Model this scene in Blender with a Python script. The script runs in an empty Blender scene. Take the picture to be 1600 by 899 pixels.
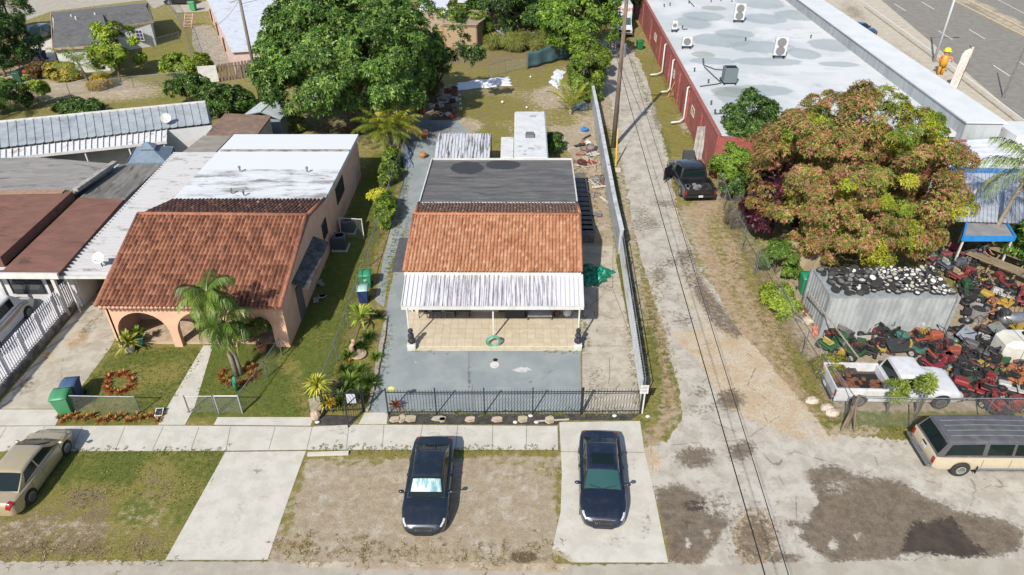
import bpy, math, random
import numpy as np
from mathutils import Vector, Matrix, Euler
from mathutils.geometry import delaunay_2d_cdt

# ------------------------------------------------------------------ camera, world, sun, exposure
SC = bpy.context.scene
COL = SC.collection
H_CAM, FPX, PITCH = 23.5, 1100.0, math.radians(34.0)
cam = bpy.data.cameras.new("camera"); cam_o = bpy.data.objects.new("camera", cam); COL.objects.link(cam_o)
cam_o.location = (0, 0, H_CAM); cam_o.rotation_euler = (math.radians(90) - PITCH, 0, 0)
cam.sensor_width = 36.0; cam.lens = 36.0 * FPX / 1600.0; cam.clip_start = 0.2; cam.clip_end = 3000
SC.camera = cam_o
SUN_EL, SUN_AZ = math.radians(42), math.radians(205)        # azimuth of the sun itself, clockwise from +Y
world = bpy.data.worlds.new("World"); SC.world = world; world.use_nodes = True
wn = world.node_tree.nodes; wl = world.node_tree.links
sky = wn.new("ShaderNodeTexSky"); sky.sky_type = 'NISHITA'; sky.sun_disc = False
sky.sun_elevation = SUN_EL; sky.sun_rotation = SUN_AZ; sky.air_density = 1.0; sky.dust_density = 1.0
wl.new(sky.outputs[0], wn["Background"].inputs[0]); wn["Background"].inputs[1].default_value = 0.13
sun = bpy.data.lights.new("sun", 'SUN'); sun.energy = 4.9; sun.angle = math.radians(0.55); sun.color = (1.0, 0.945, 0.86)
sun_o = bpy.data.objects.new("sun", sun); COL.objects.link(sun_o)
sd = Vector((math.sin(SUN_AZ) * math.cos(SUN_EL), math.cos(SUN_AZ) * math.cos(SUN_EL), math.sin(SUN_EL)))
sun_o.rotation_euler = sd.to_track_quat('Z', 'Y').to_euler()
SC.view_settings.view_transform = 'Standard'; SC.view_settings.look = 'None'
SC.view_settings.exposure = 0.5; SC.view_settings.gamma = 1.0
SC.render.engine = 'CYCLES'
SC.cycles.max_bounces = 5; SC.cycles.diffuse_bounces = 3; SC.cycles.glossy_bounces = 3; SC.cycles.transparent_max_bounces = 12
SC.cycles.use_denoising = True

# ------------------------------------------------------------------ photo pixel (1600x899) -> world point at height z
CP, SP = math.cos(PITCH), math.sin(PITCH)
def G(px, py, z=0.0):
    u, v = (px - 800.0) / FPX, (py - 449.5) / FPX
    d = (u, CP - v * SP, -SP - v * CP)
    t = (z - H_CAM) / d[2]
    return Vector((d[0] * t, d[1] * t, z))
def PX(p):
    x, y, z = p[0], p[1], p[2] - H_CAM
    d = y * CP - z * SP
    return (800 + FPX * x / d, 449.5 - FPX * (y * SP + z * CP) / d)
def GY(px, Y, z=0.0):                                         # point at known depth Y
    d = Y * CP + (H_CAM - z) * SP
    return Vector(((px - 800) / FPX * d, Y, z))
def sm(a, b, x):
    t = np.clip((np.asarray(x, float) - a) / (b - a), 0, 1); return t * t * (3 - 2 * t)

# ------------------------------------------------------------------ materials
def S(h, k=0.62):
    h = h.lstrip('#'); o = []
    for i in (0, 2, 4):
        c = int(h[i:i + 2], 16) / 255
        o.append((c / 12.92 if c <= .04045 else ((c + .055) / 1.055) ** 2.4) * k)
    return (o[0], o[1], o[2], 1)
class NT:
    def __init__(s, name):
        s.m = bpy.data.materials.new(name); s.m.use_nodes = True; s.t = s.m.node_tree
        s.b = s.t.nodes["Principled BSDF"]; s.out = s.t.nodes["Material Output"]
        s.tc = s.t.nodes.new("ShaderNodeTexCoord")
    def n(s, typ, **kw):
        x = s.t.nodes.new(typ)
        for k, v in kw.items(): setattr(x, k, v)
        return x
    def put(s, node, key, v):
        if hasattr(v, 'is_output') or isinstance(v, bpy.types.NodeSocket): s.t.links.new(v, node.inputs[key])
        else: node.inputs[key].default_value = v[:3] if (node.inputs[key].type == 'VECTOR' and len(v) == 4) else v
    def noise(s, scale, detail=5, rough=.6, vec=None, dist=0.0, sc3=None):
        x = s.n("ShaderNodeTexNoise"); x.inputs["Scale"].default_value = scale; x.inputs["Detail"].default_value = detail
        x.inputs["Roughness"].default_value = rough; x.inputs["Distortion"].default_value = dist
        v = vec or s.tc.outputs["Object"]
        if sc3:
            mp = s.n("ShaderNodeMapping"); mp.inputs["Scale"].default_value = sc3; s.t.links.new(v, mp.inputs[0]); v = mp.outputs[0]
        s.t.links.new(v, x.inputs["Vector"]); return x.outputs["Fac"]
    def ramp(s, fac, a, b, lo=0.0, hi=1.0):
        x = s.n("ShaderNodeMapRange"); x.interpolation_type = 'SMOOTHSTEP'
        x.inputs["From Min"].default_value = a; x.inputs["From Max"].default_value = b
        x.inputs["To Min"].default_value = lo; x.inputs["To Max"].default_value = hi
        s.put(x, "Value", fac); return x.outputs[0]
    def mix(s, fac, a, b, typ='MIX'):
        x = s.n("ShaderNodeMix", data_type='RGBA', blend_type=typ)
        s.put(x, 0, fac); s.put(x, 6, a); s.put(x, 7, b); return x.outputs[2]
    def math(s, op, a, b=0.0):
        x = s.n("ShaderNodeMath", operation=op); s.put(x, 0, a); s.put(x, 1, b); return x.outputs[0]
    def attr(s, name):
        x = s.n("ShaderNodeAttribute", attribute_name=name); return x
    def bump(s, h, strength=.3, dist=.02):
        x = s.n("ShaderNodeBump"); x.inputs["Strength"].default_value = strength; x.inputs["Distance"].default_value = dist
        s.put(x, "Height", h); s.t.links.new(x.outputs[0], s.b.inputs["Normal"])
    def col(s, c): s.put(s.b, "Base Color", c)
    def rough(s, r): s.put(s.b, "Roughness", r)
_mats = {}
def mat(name, c1, c2=None, scale=2.0, lo=.4, hi=.65, rough=.8, bump=0., bs=40., metal=0., coat=0., grain=.12, gs=60., sc3=None, spec=.5, c3=None, s3=.6):
    if name in _mats: return _mats[name]
    t = NT(name); c = S(c1) if isinstance(c1, str) else c1
    if c2 is not None:
        c2 = S(c2) if isinstance(c2, str) else c2
        c = t.mix(t.ramp(t.noise(scale, 6, .62, sc3=sc3), lo, hi), c, c2)
    if c3 is not None:
        c3 = S(c3) if isinstance(c3, str) else c3
        c = t.mix(t.ramp(t.noise(s3, 7, .65, dist=.6), .55, .68), c, c3)
    if grain:
        g = t.ramp(t.noise(gs, 3, .7), .25, .75, 1 - grain, 1 + grain)
        vm = t.n("ShaderNodeVectorMath", operation='SCALE'); t.put(vm, 0, c); t.put(vm, "Scale", g); c = vm.outputs[0]
    t.col(c); t.rough(rough); t.b.inputs["Metallic"].default_value = metal
    t.b.inputs["Coat Weight"].default_value = coat; t.b.inputs["Coat Roughness"].default_value = .03
    t.b.inputs["Specular IOR Level"].default_value = spec
    if bump: t.bump(t.noise(bs, 4, .6), bump)
    _mats[name] = t.m; return t.m
def glass(name, c=(.012, .018, .02, 1), rough=.04):
    if name in _mats: return _mats[name]
    t = NT(name); t.col(c); t.rough(rough); t.b.inputs["Coat Weight"].default_value = .5; t.b.inputs["Specular IOR Level"].default_value = .7
    _mats[name] = t.m; return t.m
def chain_mat():
    if 'chain_link_wire' in _mats: return _mats['chain_link_wire']
    t = NT('chain_link_wire'); t.col((.36, .37, .36, 1)); t.b.inputs["Metallic"].default_value = .4; t.rough(.5)
    uv = t.tc.outputs["UV"]
    sx = t.n("ShaderNodeSeparateXYZ"); t.t.links.new(uv, sx.inputs[0])
    def line(sgn):
        a = t.math('ADD' if sgn > 0 else 'SUBTRACT', sx.outputs[0], sx.outputs[1])
        f = t.math('FRACT', t.math('MULTIPLY', a, 12.0)); f = t.math('ABSOLUTE', t.math('SUBTRACT', f, .5))
        return t.math('GREATER_THAN', f, .463)
    al = t.math('MAXIMUM', line(1), line(-1))
    t.put(t.b, "Alpha", al); _mats['chain_link_wire'] = t.m; return t.m

# ------------------------------------------------------------------ mesh builder
class MB:
    def __init__(s): s.v = []; s.f = []; s.mi = []; s.uv = None
    def add(s, vs, fs, mi=0):
        o = len(s.v); s.v += [tuple(p) for p in vs]; s.f += [tuple(i + o for i in f) for f in fs]; s.mi += [mi] * len(fs); return s
    def box(s, c, d, rz=0., mi=0, R=None, taper=1.0):
        x, y, z = d[0] / 2, d[1] / 2, d[2] / 2
        M = R if R is not None else Matrix.Rotation(rz, 3, 'Z')
        vs = []
        for k in (-1, 1):
            q = taper if k > 0 else 1
            for (i, j) in ((-1, -1), (1, -1), (1, 1), (-1, 1)): vs.append(Vector(c) + M @ Vector((i * x * q, j * y * q, k * z)))
        return s.add(vs, [(0, 3, 2, 1), (4, 5, 6, 7), (0, 1, 5, 4), (1, 2, 6, 5), (2, 3, 7, 6), (3, 0, 4, 7)], mi)
    def bar(s, a, b, w, h=None, mi=0, up=(0, 0, 1)):
        a, b = Vector(a), Vector(b); h = h or w; d = (b - a)
        if d.length < 1e-6: return s
        d.normalize(); u = Vector(up)
        if abs(d.dot(u)) > .98: u = Vector((0, 1, 0))
        r = d.cross(u).normalized(); u = r.cross(d).normalized()
        vs = [p + r * (i * w / 2) + u * (j * h / 2) for p in (a, b) for (i, j) in ((-1, -1), (1, -1), (1, 1), (-1, 1))]
        return s.add(vs, [(3, 2, 1, 0), (4, 5, 6, 7), (0, 1, 5, 4), (1, 2, 6, 5), (2, 3, 7, 6), (3, 0, 4, 7)], mi)
    def tube(s, pts, r, n=6, mi=0, cap=True):
        pts = [Vector(p) for p in pts]; rr = r if hasattr(r, '__len__') else [r] * len(pts)
        vs = []; fs = []; prev = None
        for i, p in enumerate(pts):
            d = (pts[min(i + 1, len(pts) - 1)] - pts[max(i - 1, 0)])
            if d.length < 1e-7: d = Vector((0, 0, 1))
            d.normalize()
            u = prev if prev is not None else (Vector((0, 0, 1)) if abs(d.z) < .9 else Vector((1, 0, 0)))
            a = d.cross(u)
            if a.length < 1e-5: a = d.cross(Vector((0, 1, 0)))
            a.normalize(); b = a.cross(d).normalized(); prev = b
            for k in range(n):
                t = 2 * math.pi * k / n; vs.append(p + (a * math.cos(t) + b * math.sin(t)) * rr[i])
        for i in range(len(pts) - 1):
            for k in range(n):
                fs.append((i * n + k, i * n + (k + 1) % n, (i + 1) * n + (k + 1) % n, (i + 1) * n + k))
        if cap:
            fs.append(tuple(range(n - 1, -1, -1))); fs.append(tuple((len(pts) - 1) * n + k for k in range(n)))
        return s.add(vs, fs, mi)
    def cyl(s, a, b, r0, r1=None, n=16, mi=0):
        return s.tube([a, b], [r0, r0 if r1 is None else r1], n, mi)
    def lathe(s, c, prof, n=16, mi=0, axis='Z'):
        vs = []; fs = []
        for (r, z) in prof:
            for k in range(n):
                t = 2 * math.pi * k / n; p = (r * math.cos(t), r * math.sin(t), z)
                if axis == 'Y': p = (p[0], p[2], p[1])
                if axis == 'X': p = (p[2], p[0], p[1])
                vs.append(Vector(c) + Vector(p))
        m = len(prof)
        for i in range(m - 1):
            for k in range(n): fs.append((i * n + k, i * n + (k + 1) % n, (i + 1) * n + (k + 1) % n, (i + 1) * n + k))
        fs.append(tuple(range(n - 1, -1, -1))); fs.append(tuple((m - 1) * n + k for k in range(n)))
        return s.add(vs, fs, mi)
    def ball(s, c, r, n=10, m=7, mi=0, jit=0., rng=None):
        r = r if hasattr(r, '__len__') else (r, r, r); vs = []; fs = []
        for i in range(m + 1):
            ph = math.pi * i / m
            for k in range(n):
                t = 2 * math.pi * k / n; q = 1 + (rng.uniform(-jit, jit) if rng else 0)
                vs.append((c[0] + r[0] * math.sin(ph) * math.cos(t) * q, c[1] + r[1] * math.sin(ph) * math.sin(t) * q, c[2] + r[2] * math.cos(ph) * q))
        for i in range(m):
            for k in range(n): fs.append((i * n + k, (i + 1) * n + k, (i + 1) * n + (k + 1) % n, i * n + (k + 1) % n))
        return s.add(vs, fs, mi)
    def prism(s, poly, z0, z1, mi=0):                         # poly: list of (x,y) or (x,y,_), extruded in z
        n = len(poly); a = sum(poly[i][0] * poly[(i + 1) % n][1] - poly[(i + 1) % n][0] * poly[i][1] for i in range(n))
        if a < 0: poly = poly[::-1]
        vs = [(p[0], p[1], z0) for p in poly] + [(p[0], p[1], z1) for p in poly]
        return s.add(vs, [tuple(range(n - 1, -1, -1)), tuple(range(n, 2 * n))] + [(i, (i + 1) % n, n + (i + 1) % n, n + i) for i in range(n)], mi)
    def slab(s, top, th, mi=0):                               # top: 3-D polygon, thickened downwards
        n = len(top); top = [Vector(p) for p in top]
        nz = (top[1] - top[0]).cross(top[2] - top[0]).z
        if nz < 0: top = top[::-1]
        vs = [p - Vector((0, 0, th)) for p in top] + top
        return s.add(vs, [tuple(range(n - 1, -1, -1)), tuple(range(n, 2 * n))] + [(i, (i + 1) % n, n + (i + 1) % n, n + i) for i in range(n)], mi)
    def grid(s, P, mi=0):                                     # P[i][j] points
        n, m = len(P), len(P[0]); vs = [p for r in P for p in r]
        return s.add(vs, [(i * m + j, i * m + j + 1, (i + 1) * m + j + 1, (i + 1) * m + j) for i in range(n - 1) for j in range(m - 1)], mi)
    def build(s, name, mats, parent=None, smooth=False, angle=None, bevel=0., world=False):
        me = bpy.data.meshes.new(name)
        vs = s.v
        if world and parent is not None:
            inv = parent['_mw']; inv = Matrix([inv[0:4], inv[4:8], inv[8:12], inv[12:16]]).inverted()
            vs = [tuple(inv @ Vector(p)) for p in vs]
        me.from_pydata(vs, [], s.f)
        if not isinstance(mats, (list, tuple)): mats = [mats]
        for m in mats: me.materials.append(m)
        if len(mats) > 1: me.polygons.foreach_set('material_index', s.mi)
        if smooth or angle is not None: me.polygons.foreach_set('use_smooth', [True] * len(me.polygons))
        if s.uv is not None:
            l = me.uv_layers.new(name='UVMap')
            for i, lp in enumerate(me.loops): l.data[i].uv = s.uv[lp.vertex_index]
        me.update(); me.validate()
        if angle is not None: me.set_sharp_from_angle(angle=math.radians(angle))
        o = bpy.data.objects.new(name, me); COL.objects.link(o)
        if parent is not None: o.parent = parent
        elif world is False or True:
            pass
        if bevel > 0:
            b = o.modifiers.new('bevel', 'BEVEL'); b.width = bevel; b.segments = 1; b.limit_method = 'ANGLE'
        return o
def base_origin(o):                                           # move a single-mesh thing's origin to its base centre
    me = o.data; n = len(me.vertices); a = np.empty(n * 3); me.vertices.foreach_get('co', a); a = a.reshape(-1, 3)
    c = np.array([(a[:, 0].min() + a[:, 0].max()) / 2, (a[:, 1].min() + a[:, 1].max()) / 2, a[:, 2].min()])
    me.vertices.foreach_set('co', (a - c).ravel()); o.location = Vector(c) + o.location; me.update(); return o
_ids = []
def tag(o, label, cat, group=None):
    o['label'] = label; o['category'] = cat
    if group: o['group'] = group
    return o
def thing(name, label, cat, loc=(0, 0, 0), rz=0., group=None):
    o = bpy.data.objects.new(name, None); COL.objects.link(o); o.location = loc; o.rotation_euler = (0, 0, rz); o.empty_display_size = .3
    M = Matrix.Translation(loc) @ Matrix.Rotation(rz, 4, 'Z'); o['_mw'] = [x for r in M for x in r]; _ids.append(o)
    return tag(o, label, cat, group)
def single(name, mb, mats, label, cat, group=None, **kw):
    return tag(base_origin(mb.build(name, mats, **kw)), label, cat, group)
def struct(o, kind='structure'): o['kind'] = kind; return o
def dup(root, loc, rz=0., label=None, group=None, scale=None):
    r = root.copy(); COL.objects.link(r); r.location = loc; r.rotation_euler = (0, 0, rz)
    if scale: r.scale = scale
    if label: r['label'] = label
    if group: r['group'] = group
    for ch in list(root.children):
        c = ch.copy(); COL.objects.link(c); c.parent = r
        for g in ch.children:
            d = g.copy(); COL.objects.link(d); d.parent = c
    return r

# ------------------------------------------------------------------ leaf meshes by numpy
def fast_mesh(name, V, F4, mats, cols=None, parent=None, smooth=False):
    me = bpy.data.meshes.new(name); n = len(V); m = len(F4)
    me.vertices.add(n); me.vertices.foreach_set('co', np.asarray(V, np.float32).ravel())
    me.loops.add(m * 4); me.loops.foreach_set('vertex_index', np.asarray(F4, np.int32).ravel())
    me.polygons.add(m); me.polygons.foreach_set('loop_start', np.arange(0, 4 * m, 4, dtype=np.int32))
    me.polygons.foreach_set('loop_total', np.full(m, 4, np.int32))
    me.update(calc_edges=True)
    if cols is not None:
        a = me.color_attributes.new('tint', 'FLOAT_COLOR', 'POINT'); c = np.ones((n, 4), np.float32); c[:, :3] = cols; a.data.foreach_set('color', c.ravel())
    for x in (mats if isinstance(mats, (list, tuple)) else [mats]): me.materials.append(x)
    me.validate()
    o = bpy.data.objects.new(name, me); COL.objects.link(o)
    if parent is not None: o.parent = parent
    return o
def leaf_mat():
    if 'leaf' in _mats: return _mats['leaf']
    t = NT('leaf'); a = t.attr('tint').outputs['Color']
    t.col(a); t.rough(.45); t.b.inputs["Specular IOR Level"].default_value = .35
    tr = t.n("ShaderNodeBsdfTranslucent"); t.put(tr, 'Color', t.mix(.5, a, (.9, 1.0, .25, 1), 'MULTIPLY'))
    mx = t.n("ShaderNodeMixShader"); mx.inputs[0].default_value = .3
    t.t.links.new(t.b.outputs[0], mx.inputs[1]); t.t.links.new(tr.outputs[0], mx.inputs[2]); t.t.links.new(mx.outputs[0], t.out.inputs[0])
    _mats['leaf'] = t.m; return t.m
def unit(v): return v / np.maximum(np.linalg.norm(v, axis=-1, keepdims=True), 1e-9)
def rosettes(rs, C, N, ll, lw, per=6, droop=.3, cols=None):
    """C (n,3) centres, N (n,3) axes; returns verts, quads, colours of leaf rosettes"""
    n = len(C); N = unit(N); t = unit(np.cross(N, rs.normal(size=(n, 3)))); b = np.cross(N, t)
    V = []; K = []
    ll = np.broadcast_to(ll, (n,)); lw = np.broadcast_to(lw, (n,))
    for k in range(per):
        a = 2 * np.pi * k / per + rs.uniform(-.5, .5, n); el = rs.uniform(-.25, .9, n)
        d = unit((t * np.cos(a)[:, None] + b * np.sin(a)[:, None]) * np.cos(el)[:, None] + N * np.sin(el)[:, None])
        s = unit(np.cross(d, N + rs.normal(size=(n, 3)) * .35)); L = (ll * rs.uniform(.7, 1.25, n))[:, None]; W = lw[:, None] * .5
        p0 = C; p1 = C + d * L * .5; p2 = C + d * L; p2 = p2 - np.array([0, 0, 1.]) * L * droop * .5
        V.append(np.stack([p0, p1 - s * W, p2, p1 + s * W], 1))
        if cols is not None:
            j = (1 + rs.uniform(-.16, .16, n))[:, None]; K.append(np.repeat((cols * j)[:, None, :], 4, 1))
    V = np.concatenate(V).reshape(-1, 3); F = np.arange(len(V)).reshape(-1, 4)
    return V, F, (np.concatenate(K).reshape(-1, 3) if cols is not None else None)
def pick(rs, pal, w, n):
    pal = np.array([S(p)[:3] if isinstance(p, str) else p for p in pal]); w = np.array(w, float); return pal[rs.choice(len(pal), n, p=w / w.sum())]
def crown(name, parent, seed, c, R, pal, w, nclump=90, per_clump=90, cr=(.8, 1.5), leaf=(.26, .09), per=6, low=-.55, patch=None, lump=.18, fill=.12):
    """uneven crown: clumps over a bumpy ellipsoid, leaf rosettes over each clump"""
    rs = np.random.RandomState(seed); c = np.array(c, float); R = np.array(R, float)
    d = unit(rs.normal(size=(nclump * 3, 3))); d = d[d[:, 2] > low][:nclump]; n = len(d)
    ph = rs.uniform(0, 6, 6)
    f = 1 + lump * (np.sin(d[:, 0] * 4 + ph[0]) * np.sin(d[:, 1] * 4.5 + ph[1]) + .6 * np.sin(d[:, 2] * 7 + d[:, 0] * 5 + ph[2]))
    rad = np.where(rs.rand(n) < fill, rs.uniform(.35, .7, n), rs.uniform(.78, 1.0, n)) * f
    cc = c + d * R * rad[:, None]; rr = rs.uniform(cr[0], cr[1], n)
    m = n * per_clump; idx = np.repeat(np.arange(n), per_clump)
    e = unit(rs.normal(size=(m, 3)) + d[idx] * .9 + np.array([0, 0, .35])); q = rs.uniform(.6, 1.05, m)
    P = cc[idx] + e * (rr[idx] * q)[:, None] * np.array([1, 1, .8])
    tone = rs.uniform(.78, 1.2, n)[idx]
    cols = pick(rs, pal, w, m) * tone[:, None]
    if patch is not None: cols = patch(rs, P, cols, cc, idx, pal)
    N = e + d[idx] * .4 + np.array([0, 0, .3])
    V, F, K = rosettes(rs, P, N, leaf[0], leaf[1], per, cols=cols)
    if parent is not None: V = V - np.array(parent.location)
    return fast_mesh(name, V, F, leaf_mat(), K, parent)

# ------------------------------------------------------------------ ground sheets: fine tessellation carrying painted wear masks
def inpoly(P, poly):
    x, y = P[:, 0], P[:, 1]; r = np.zeros(len(P), bool); n = len(poly)
    for i in range(n):
        x0, y0 = poly[i]; x1, y1 = poly[(i + 1) % n]
        c = ((y0 > y) != (y1 > y)); t = (x1 - x0) * (y - y0) / ((y1 - y0) if y1 != y0 else 1e-9) + x0; r ^= c & (x < t)
    return r
def sdf(P, poly):
    d = np.full(len(P), 1e9); n = len(poly)
    for i in range(n):
        a = np.array(poly[i], float); b = np.array(poly[(i + 1) % n], float); ab = b - a
        t = np.clip(((P - a) @ ab) / max(ab @ ab, 1e-9), 0, 1); d = np.minimum(d, np.linalg.norm(P - a - t[:, None] * ab, axis=1))
    return np.where(inpoly(P, poly), -d, d)
def chan(P, items, base=0.):
    """items: ('e',x,y,rx,ry,val[,deg]) soft ellipse  |  ('p',[(x,y)..],val,width) soft polygon; later items win by val sign"""
    v = np.full(len(P), base, float)
    for it in items:
        if it[0] == 'e':
            _, x, y, rx, ry, val = it[:6]; a = math.radians(it[6]) if len(it) > 6 else 0
            dx, dy = P[:, 0] - x, P[:, 1] - y; u = (dx * math.cos(a) + dy * math.sin(a)) / rx; w = (-dx * math.sin(a) + dy * math.cos(a)) / ry
            k = np.clip(1.5 - np.sqrt(u * u + w * w), 0, 1)
        else:
            _, poly, val, wd = it; k = np.clip(.5 - sdf(P, poly) / wd, 0, 1)
        v = v * (1 - k) + val * k
    return v
def sheet(name, poly, z, step, m, chans=None, rough=0., seed=0, uvw=None):
    """poly in photo pixels; laid flat at height z in the world"""
    rs = np.random.RandomState(seed + 11)
    B = []
    n = len(poly)
    for i in range(n):
        a = np.array(poly[i], float); b = np.array(poly[(i + 1) % n], float); k = max(1, int(np.linalg.norm(b - a) / (step * (.6 if rough else 1.6))))
        nrm = np.array([-(b - a)[1], (b - a)[0]]); nrm = nrm / max(np.linalg.norm(nrm), 1e-6)
        for j in range(k):
            p = a + (b - a) * j / k
            if rough: p = p + nrm * rs.normal() * rough
            B.append(p)
    B = np.array(B)
    x0, y0 = B.min(0); x1, y1 = B.max(0)
    gx, gy = np.meshgrid(np.arange(x0 + step, x1, step), np.arange(y0 + step, y1, step * .8)); I = np.stack([gx.ravel(), gy.ravel()], 1)
    I = I + rs.uniform(-.25, .25, I.shape) * step
    I = I[sdf(I, [tuple(b) for b in B]) < -step * .3] if len(I) else I
    allp = np.concatenate([B, I]) if len(I) else B
    W = [G(p[0], p[1], z) for p in allp]
    co = [Vector((p.x, p.y)) for p in W]
    vs, es, fs, ov, oe, of = delaunay_2d_cdt(co, [], [list(range(len(B)))], 1, 1e-5, True)
    WB = [(w.x, w.y) for w in W[:len(B)]]
    cen = np.array([[sum(vs[i].x for i in f) / len(f), sum(vs[i].y for i in f) / len(f)] for f in fs]); keep = inpoly(cen, WB); fs = [f for f, k in zip(fs, keep) if k]
    me = bpy.data.meshes.new(name)
    me.from_pydata([(v.x, v.y, 0) for v in vs], [], fs); me.materials.append(m)
    if me.polygons and me.polygons[0].normal.z < 0: me.flip_normals()
    src = [allp[o[0]] if len(o) and o[0] < len(allp) else PX((v.x, v.y, z)) for o, v in zip(ov, vs)]
    src = np.array(src, float)
    if chans:
        a = me.color_attributes.new('wear', 'FLOAT_COLOR', 'POINT'); c = np.ones((len(vs), 4), np.float32); c[:, :3] = 0
        for k, (items, base) in enumerate(chans): c[:, k] = chan(src, items, base)
        a.data.foreach_set('color', c.ravel())
    me.update(); o = bpy.data.objects.new(name, me); COL.objects.link(o); o.location = (0, 0, z); return struct(o)
# ------------------------------------------------------------------ ground materials
def ground_mat():
    t = NT('ground_soil_and_grass'); w = t.n("ShaderNodeSeparateColor"); t.t.links.new(t.attr('wear').outputs['Color'], w.inputs[0])
    n1, n2, n3, n4 = t.noise(.55, 5, .6), t.noise(3.2, 5, .65), t.noise(14, 4, .7), t.noise(55, 3, .75)
    def plus(a, *ns):
        for (n, k) in ns: a = t.math('ADD', a, t.math('MULTIPLY', t.math('SUBTRACT', n, .5), k))
        return a
    lush = plus(w.outputs[1], (n1, 1.2), (n2, 1.3), (n3, .7))
    g = t.mix(t.ramp(lush, .12, .45), S('8f7e60'), S('938a4c')); g = t.mix(t.ramp(lush, .5, .95), g, S('6b7535'))
    g = t.mix(t.ramp(t.noise(7, 5, .7), .6, .75), g, S('8a8f48'))
    d = t.mix(t.ramp(n2, .35, .65), S('c2b297'), S('b09f86')); d = t.mix(t.ramp(t.noise(1.1, 6, .7, dist=.5), .5, .66), d, S('cfc4b1'))
    d = t.mix(t.math('MULTIPLY', t.ramp(t.noise(17, 5, .85), .62, .74), .6), d, S('84745e'))
    wm = t.ramp(plus(t.attr('wear').outputs['Alpha'], (n2, .8), (n3, .6)), .35, .7); d = t.mix(t.math('MULTIPLY', wm, .62), d, t.mix(t.ramp(t.noise(1.6, 7, .8), .35, .65), S('c9ad88'), S('a3876a')))
    gm = t.ramp(plus(w.outputs[0], (n2, .9), (n3, .8), (n4, .3)), .40, .60)
    c = t.mix(gm, d, g)
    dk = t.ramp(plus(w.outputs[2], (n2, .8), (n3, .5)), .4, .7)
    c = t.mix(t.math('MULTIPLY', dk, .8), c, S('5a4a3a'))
    fine = t.math('MULTIPLY', t.ramp(t.noise(24, 3, .8), .3, .7, .6, 1.4), t.math('MULTIPLY', t.ramp(n3, .3, .7, .72, 1.26), t.ramp(t.noise(2.1, 6, .75), .3, .7, .84, 1.14)))
    soft = t.math('ADD', t.math('MULTIPLY', fine, .42), .58); k_ = t.math('ADD', soft, t.math('MULTIPLY', gm, t.math('SUBTRACT', fine, soft)))
    vm = t.n("ShaderNodeVectorMath", operation='SCALE'); t.put(vm, 0, c); t.put(vm, "Scale", k_)
    t.col(vm.outputs[0]); t.rough(.95); t.b.inputs["Specular IOR Level"].default_value = .15
    t.bump(t.math('ADD', n4, n3), .7, .05); return t.m
def paved_mat(name, c1, c2, stain, dust, rough=.85, crack=0., scale=1.2, grain=.1, wet=None):
    t = NT(name); w = t.n("ShaderNodeSeparateColor"); t.t.links.new(t.attr('wear').outputs['Color'], w.inputs[0])
    n1, n2, n3 = t.noise(scale, 6, .65, dist=.3), t.noise(5, 6, .7), t.noise(28, 4, .7)
    c = t.mix(t.ramp(n1, .38, .62), S(c1), S(c2))
    c = t.mix(t.math('MULTIPLY', t.ramp(t.noise(9, 6, .8), .6, .74), .35), c, S(stain))
    def m(ch, k2=.6, k3=.35):
        a = t.math('ADD', w.outputs[ch], t.math('MULTIPLY', t.math('SUBTRACT', n2, .5), k2)); a = t.math('ADD', a, t.math('MULTIPLY', t.math('SUBTRACT', n3, .5), k3)); return a
    c = t.mix(t.ramp(m(1, 1.0, .7), .42, .58), c, t.mix(t.ramp(t.noise(11, 6, .85), .40, .70), t.mix(t.ramp(t.noise(.9, 5, .7, dist=.5), .4, .6), S(dust), S('d6c9b2')), S('a8957a')))
    sc = t.mix(t.ramp(t.noise(2.3, 8, .82, dist=.15), .38, .62), S(stain), S('56483a')); sc = t.mix(t.ramp(t.noise(30, 4, .8), .58, .68), sc, S('b3a68f'))
    c = t.mix(t.math('MULTIPLY', t.ramp(m(0, 1.7, 1.4), .36, .70), .88), c, sc)
    wt = t.ramp(m(2, 1.2, .5), .38, .62); c = t.mix(wt, c, t.mix(t.ramp(t.noise(1.3, 6, .7), .35, .65), S(wet or '5c5146'), S(wet or '4a4139')))
    if crack:
        v = t.n("ShaderNodeTexVoronoi", feature='DISTANCE_TO_EDGE'); v.inputs["Scale"].default_value = .3
        off = t.n("ShaderNodeVectorMath", operation='ADD'); t.put(off, 0, t.tc.outputs["Object"]); nn = t.n("ShaderNodeTexNoise"); nn.inputs["Scale"].default_value = 1.1; nn.inputs["Detail"].default_value = 8; nn.inputs["Roughness"].default_value = .75; t.put(off, 1, nn.outputs["Color"]); t.t.links.new(off.outputs[0], v.inputs["Vector"])
        cr = t.math('MULTIPLY', t.math('LESS_THAN', v.outputs[0], .006), t.ramp(n1, .45, .6)); c = t.mix(t.math('MULTIPLY', cr, crack), c, S('4a443c'))
    f = t.ramp(n3, .25, .75, 1 - grain, 1 + grain); vm = t.n("ShaderNodeVectorMath", operation='SCALE'); t.put(vm, 0, c); t.put(vm, "Scale", f)
    t.col(vm.outputs[0]); t.put(t.b, "Roughness", t.ramp(wt, 0, 1, rough, .12 if wet is None else .3)); t.b.inputs["Specular IOR Level"].default_value = .25
    t.bump(n3, .25, .01); return t.m

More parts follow.
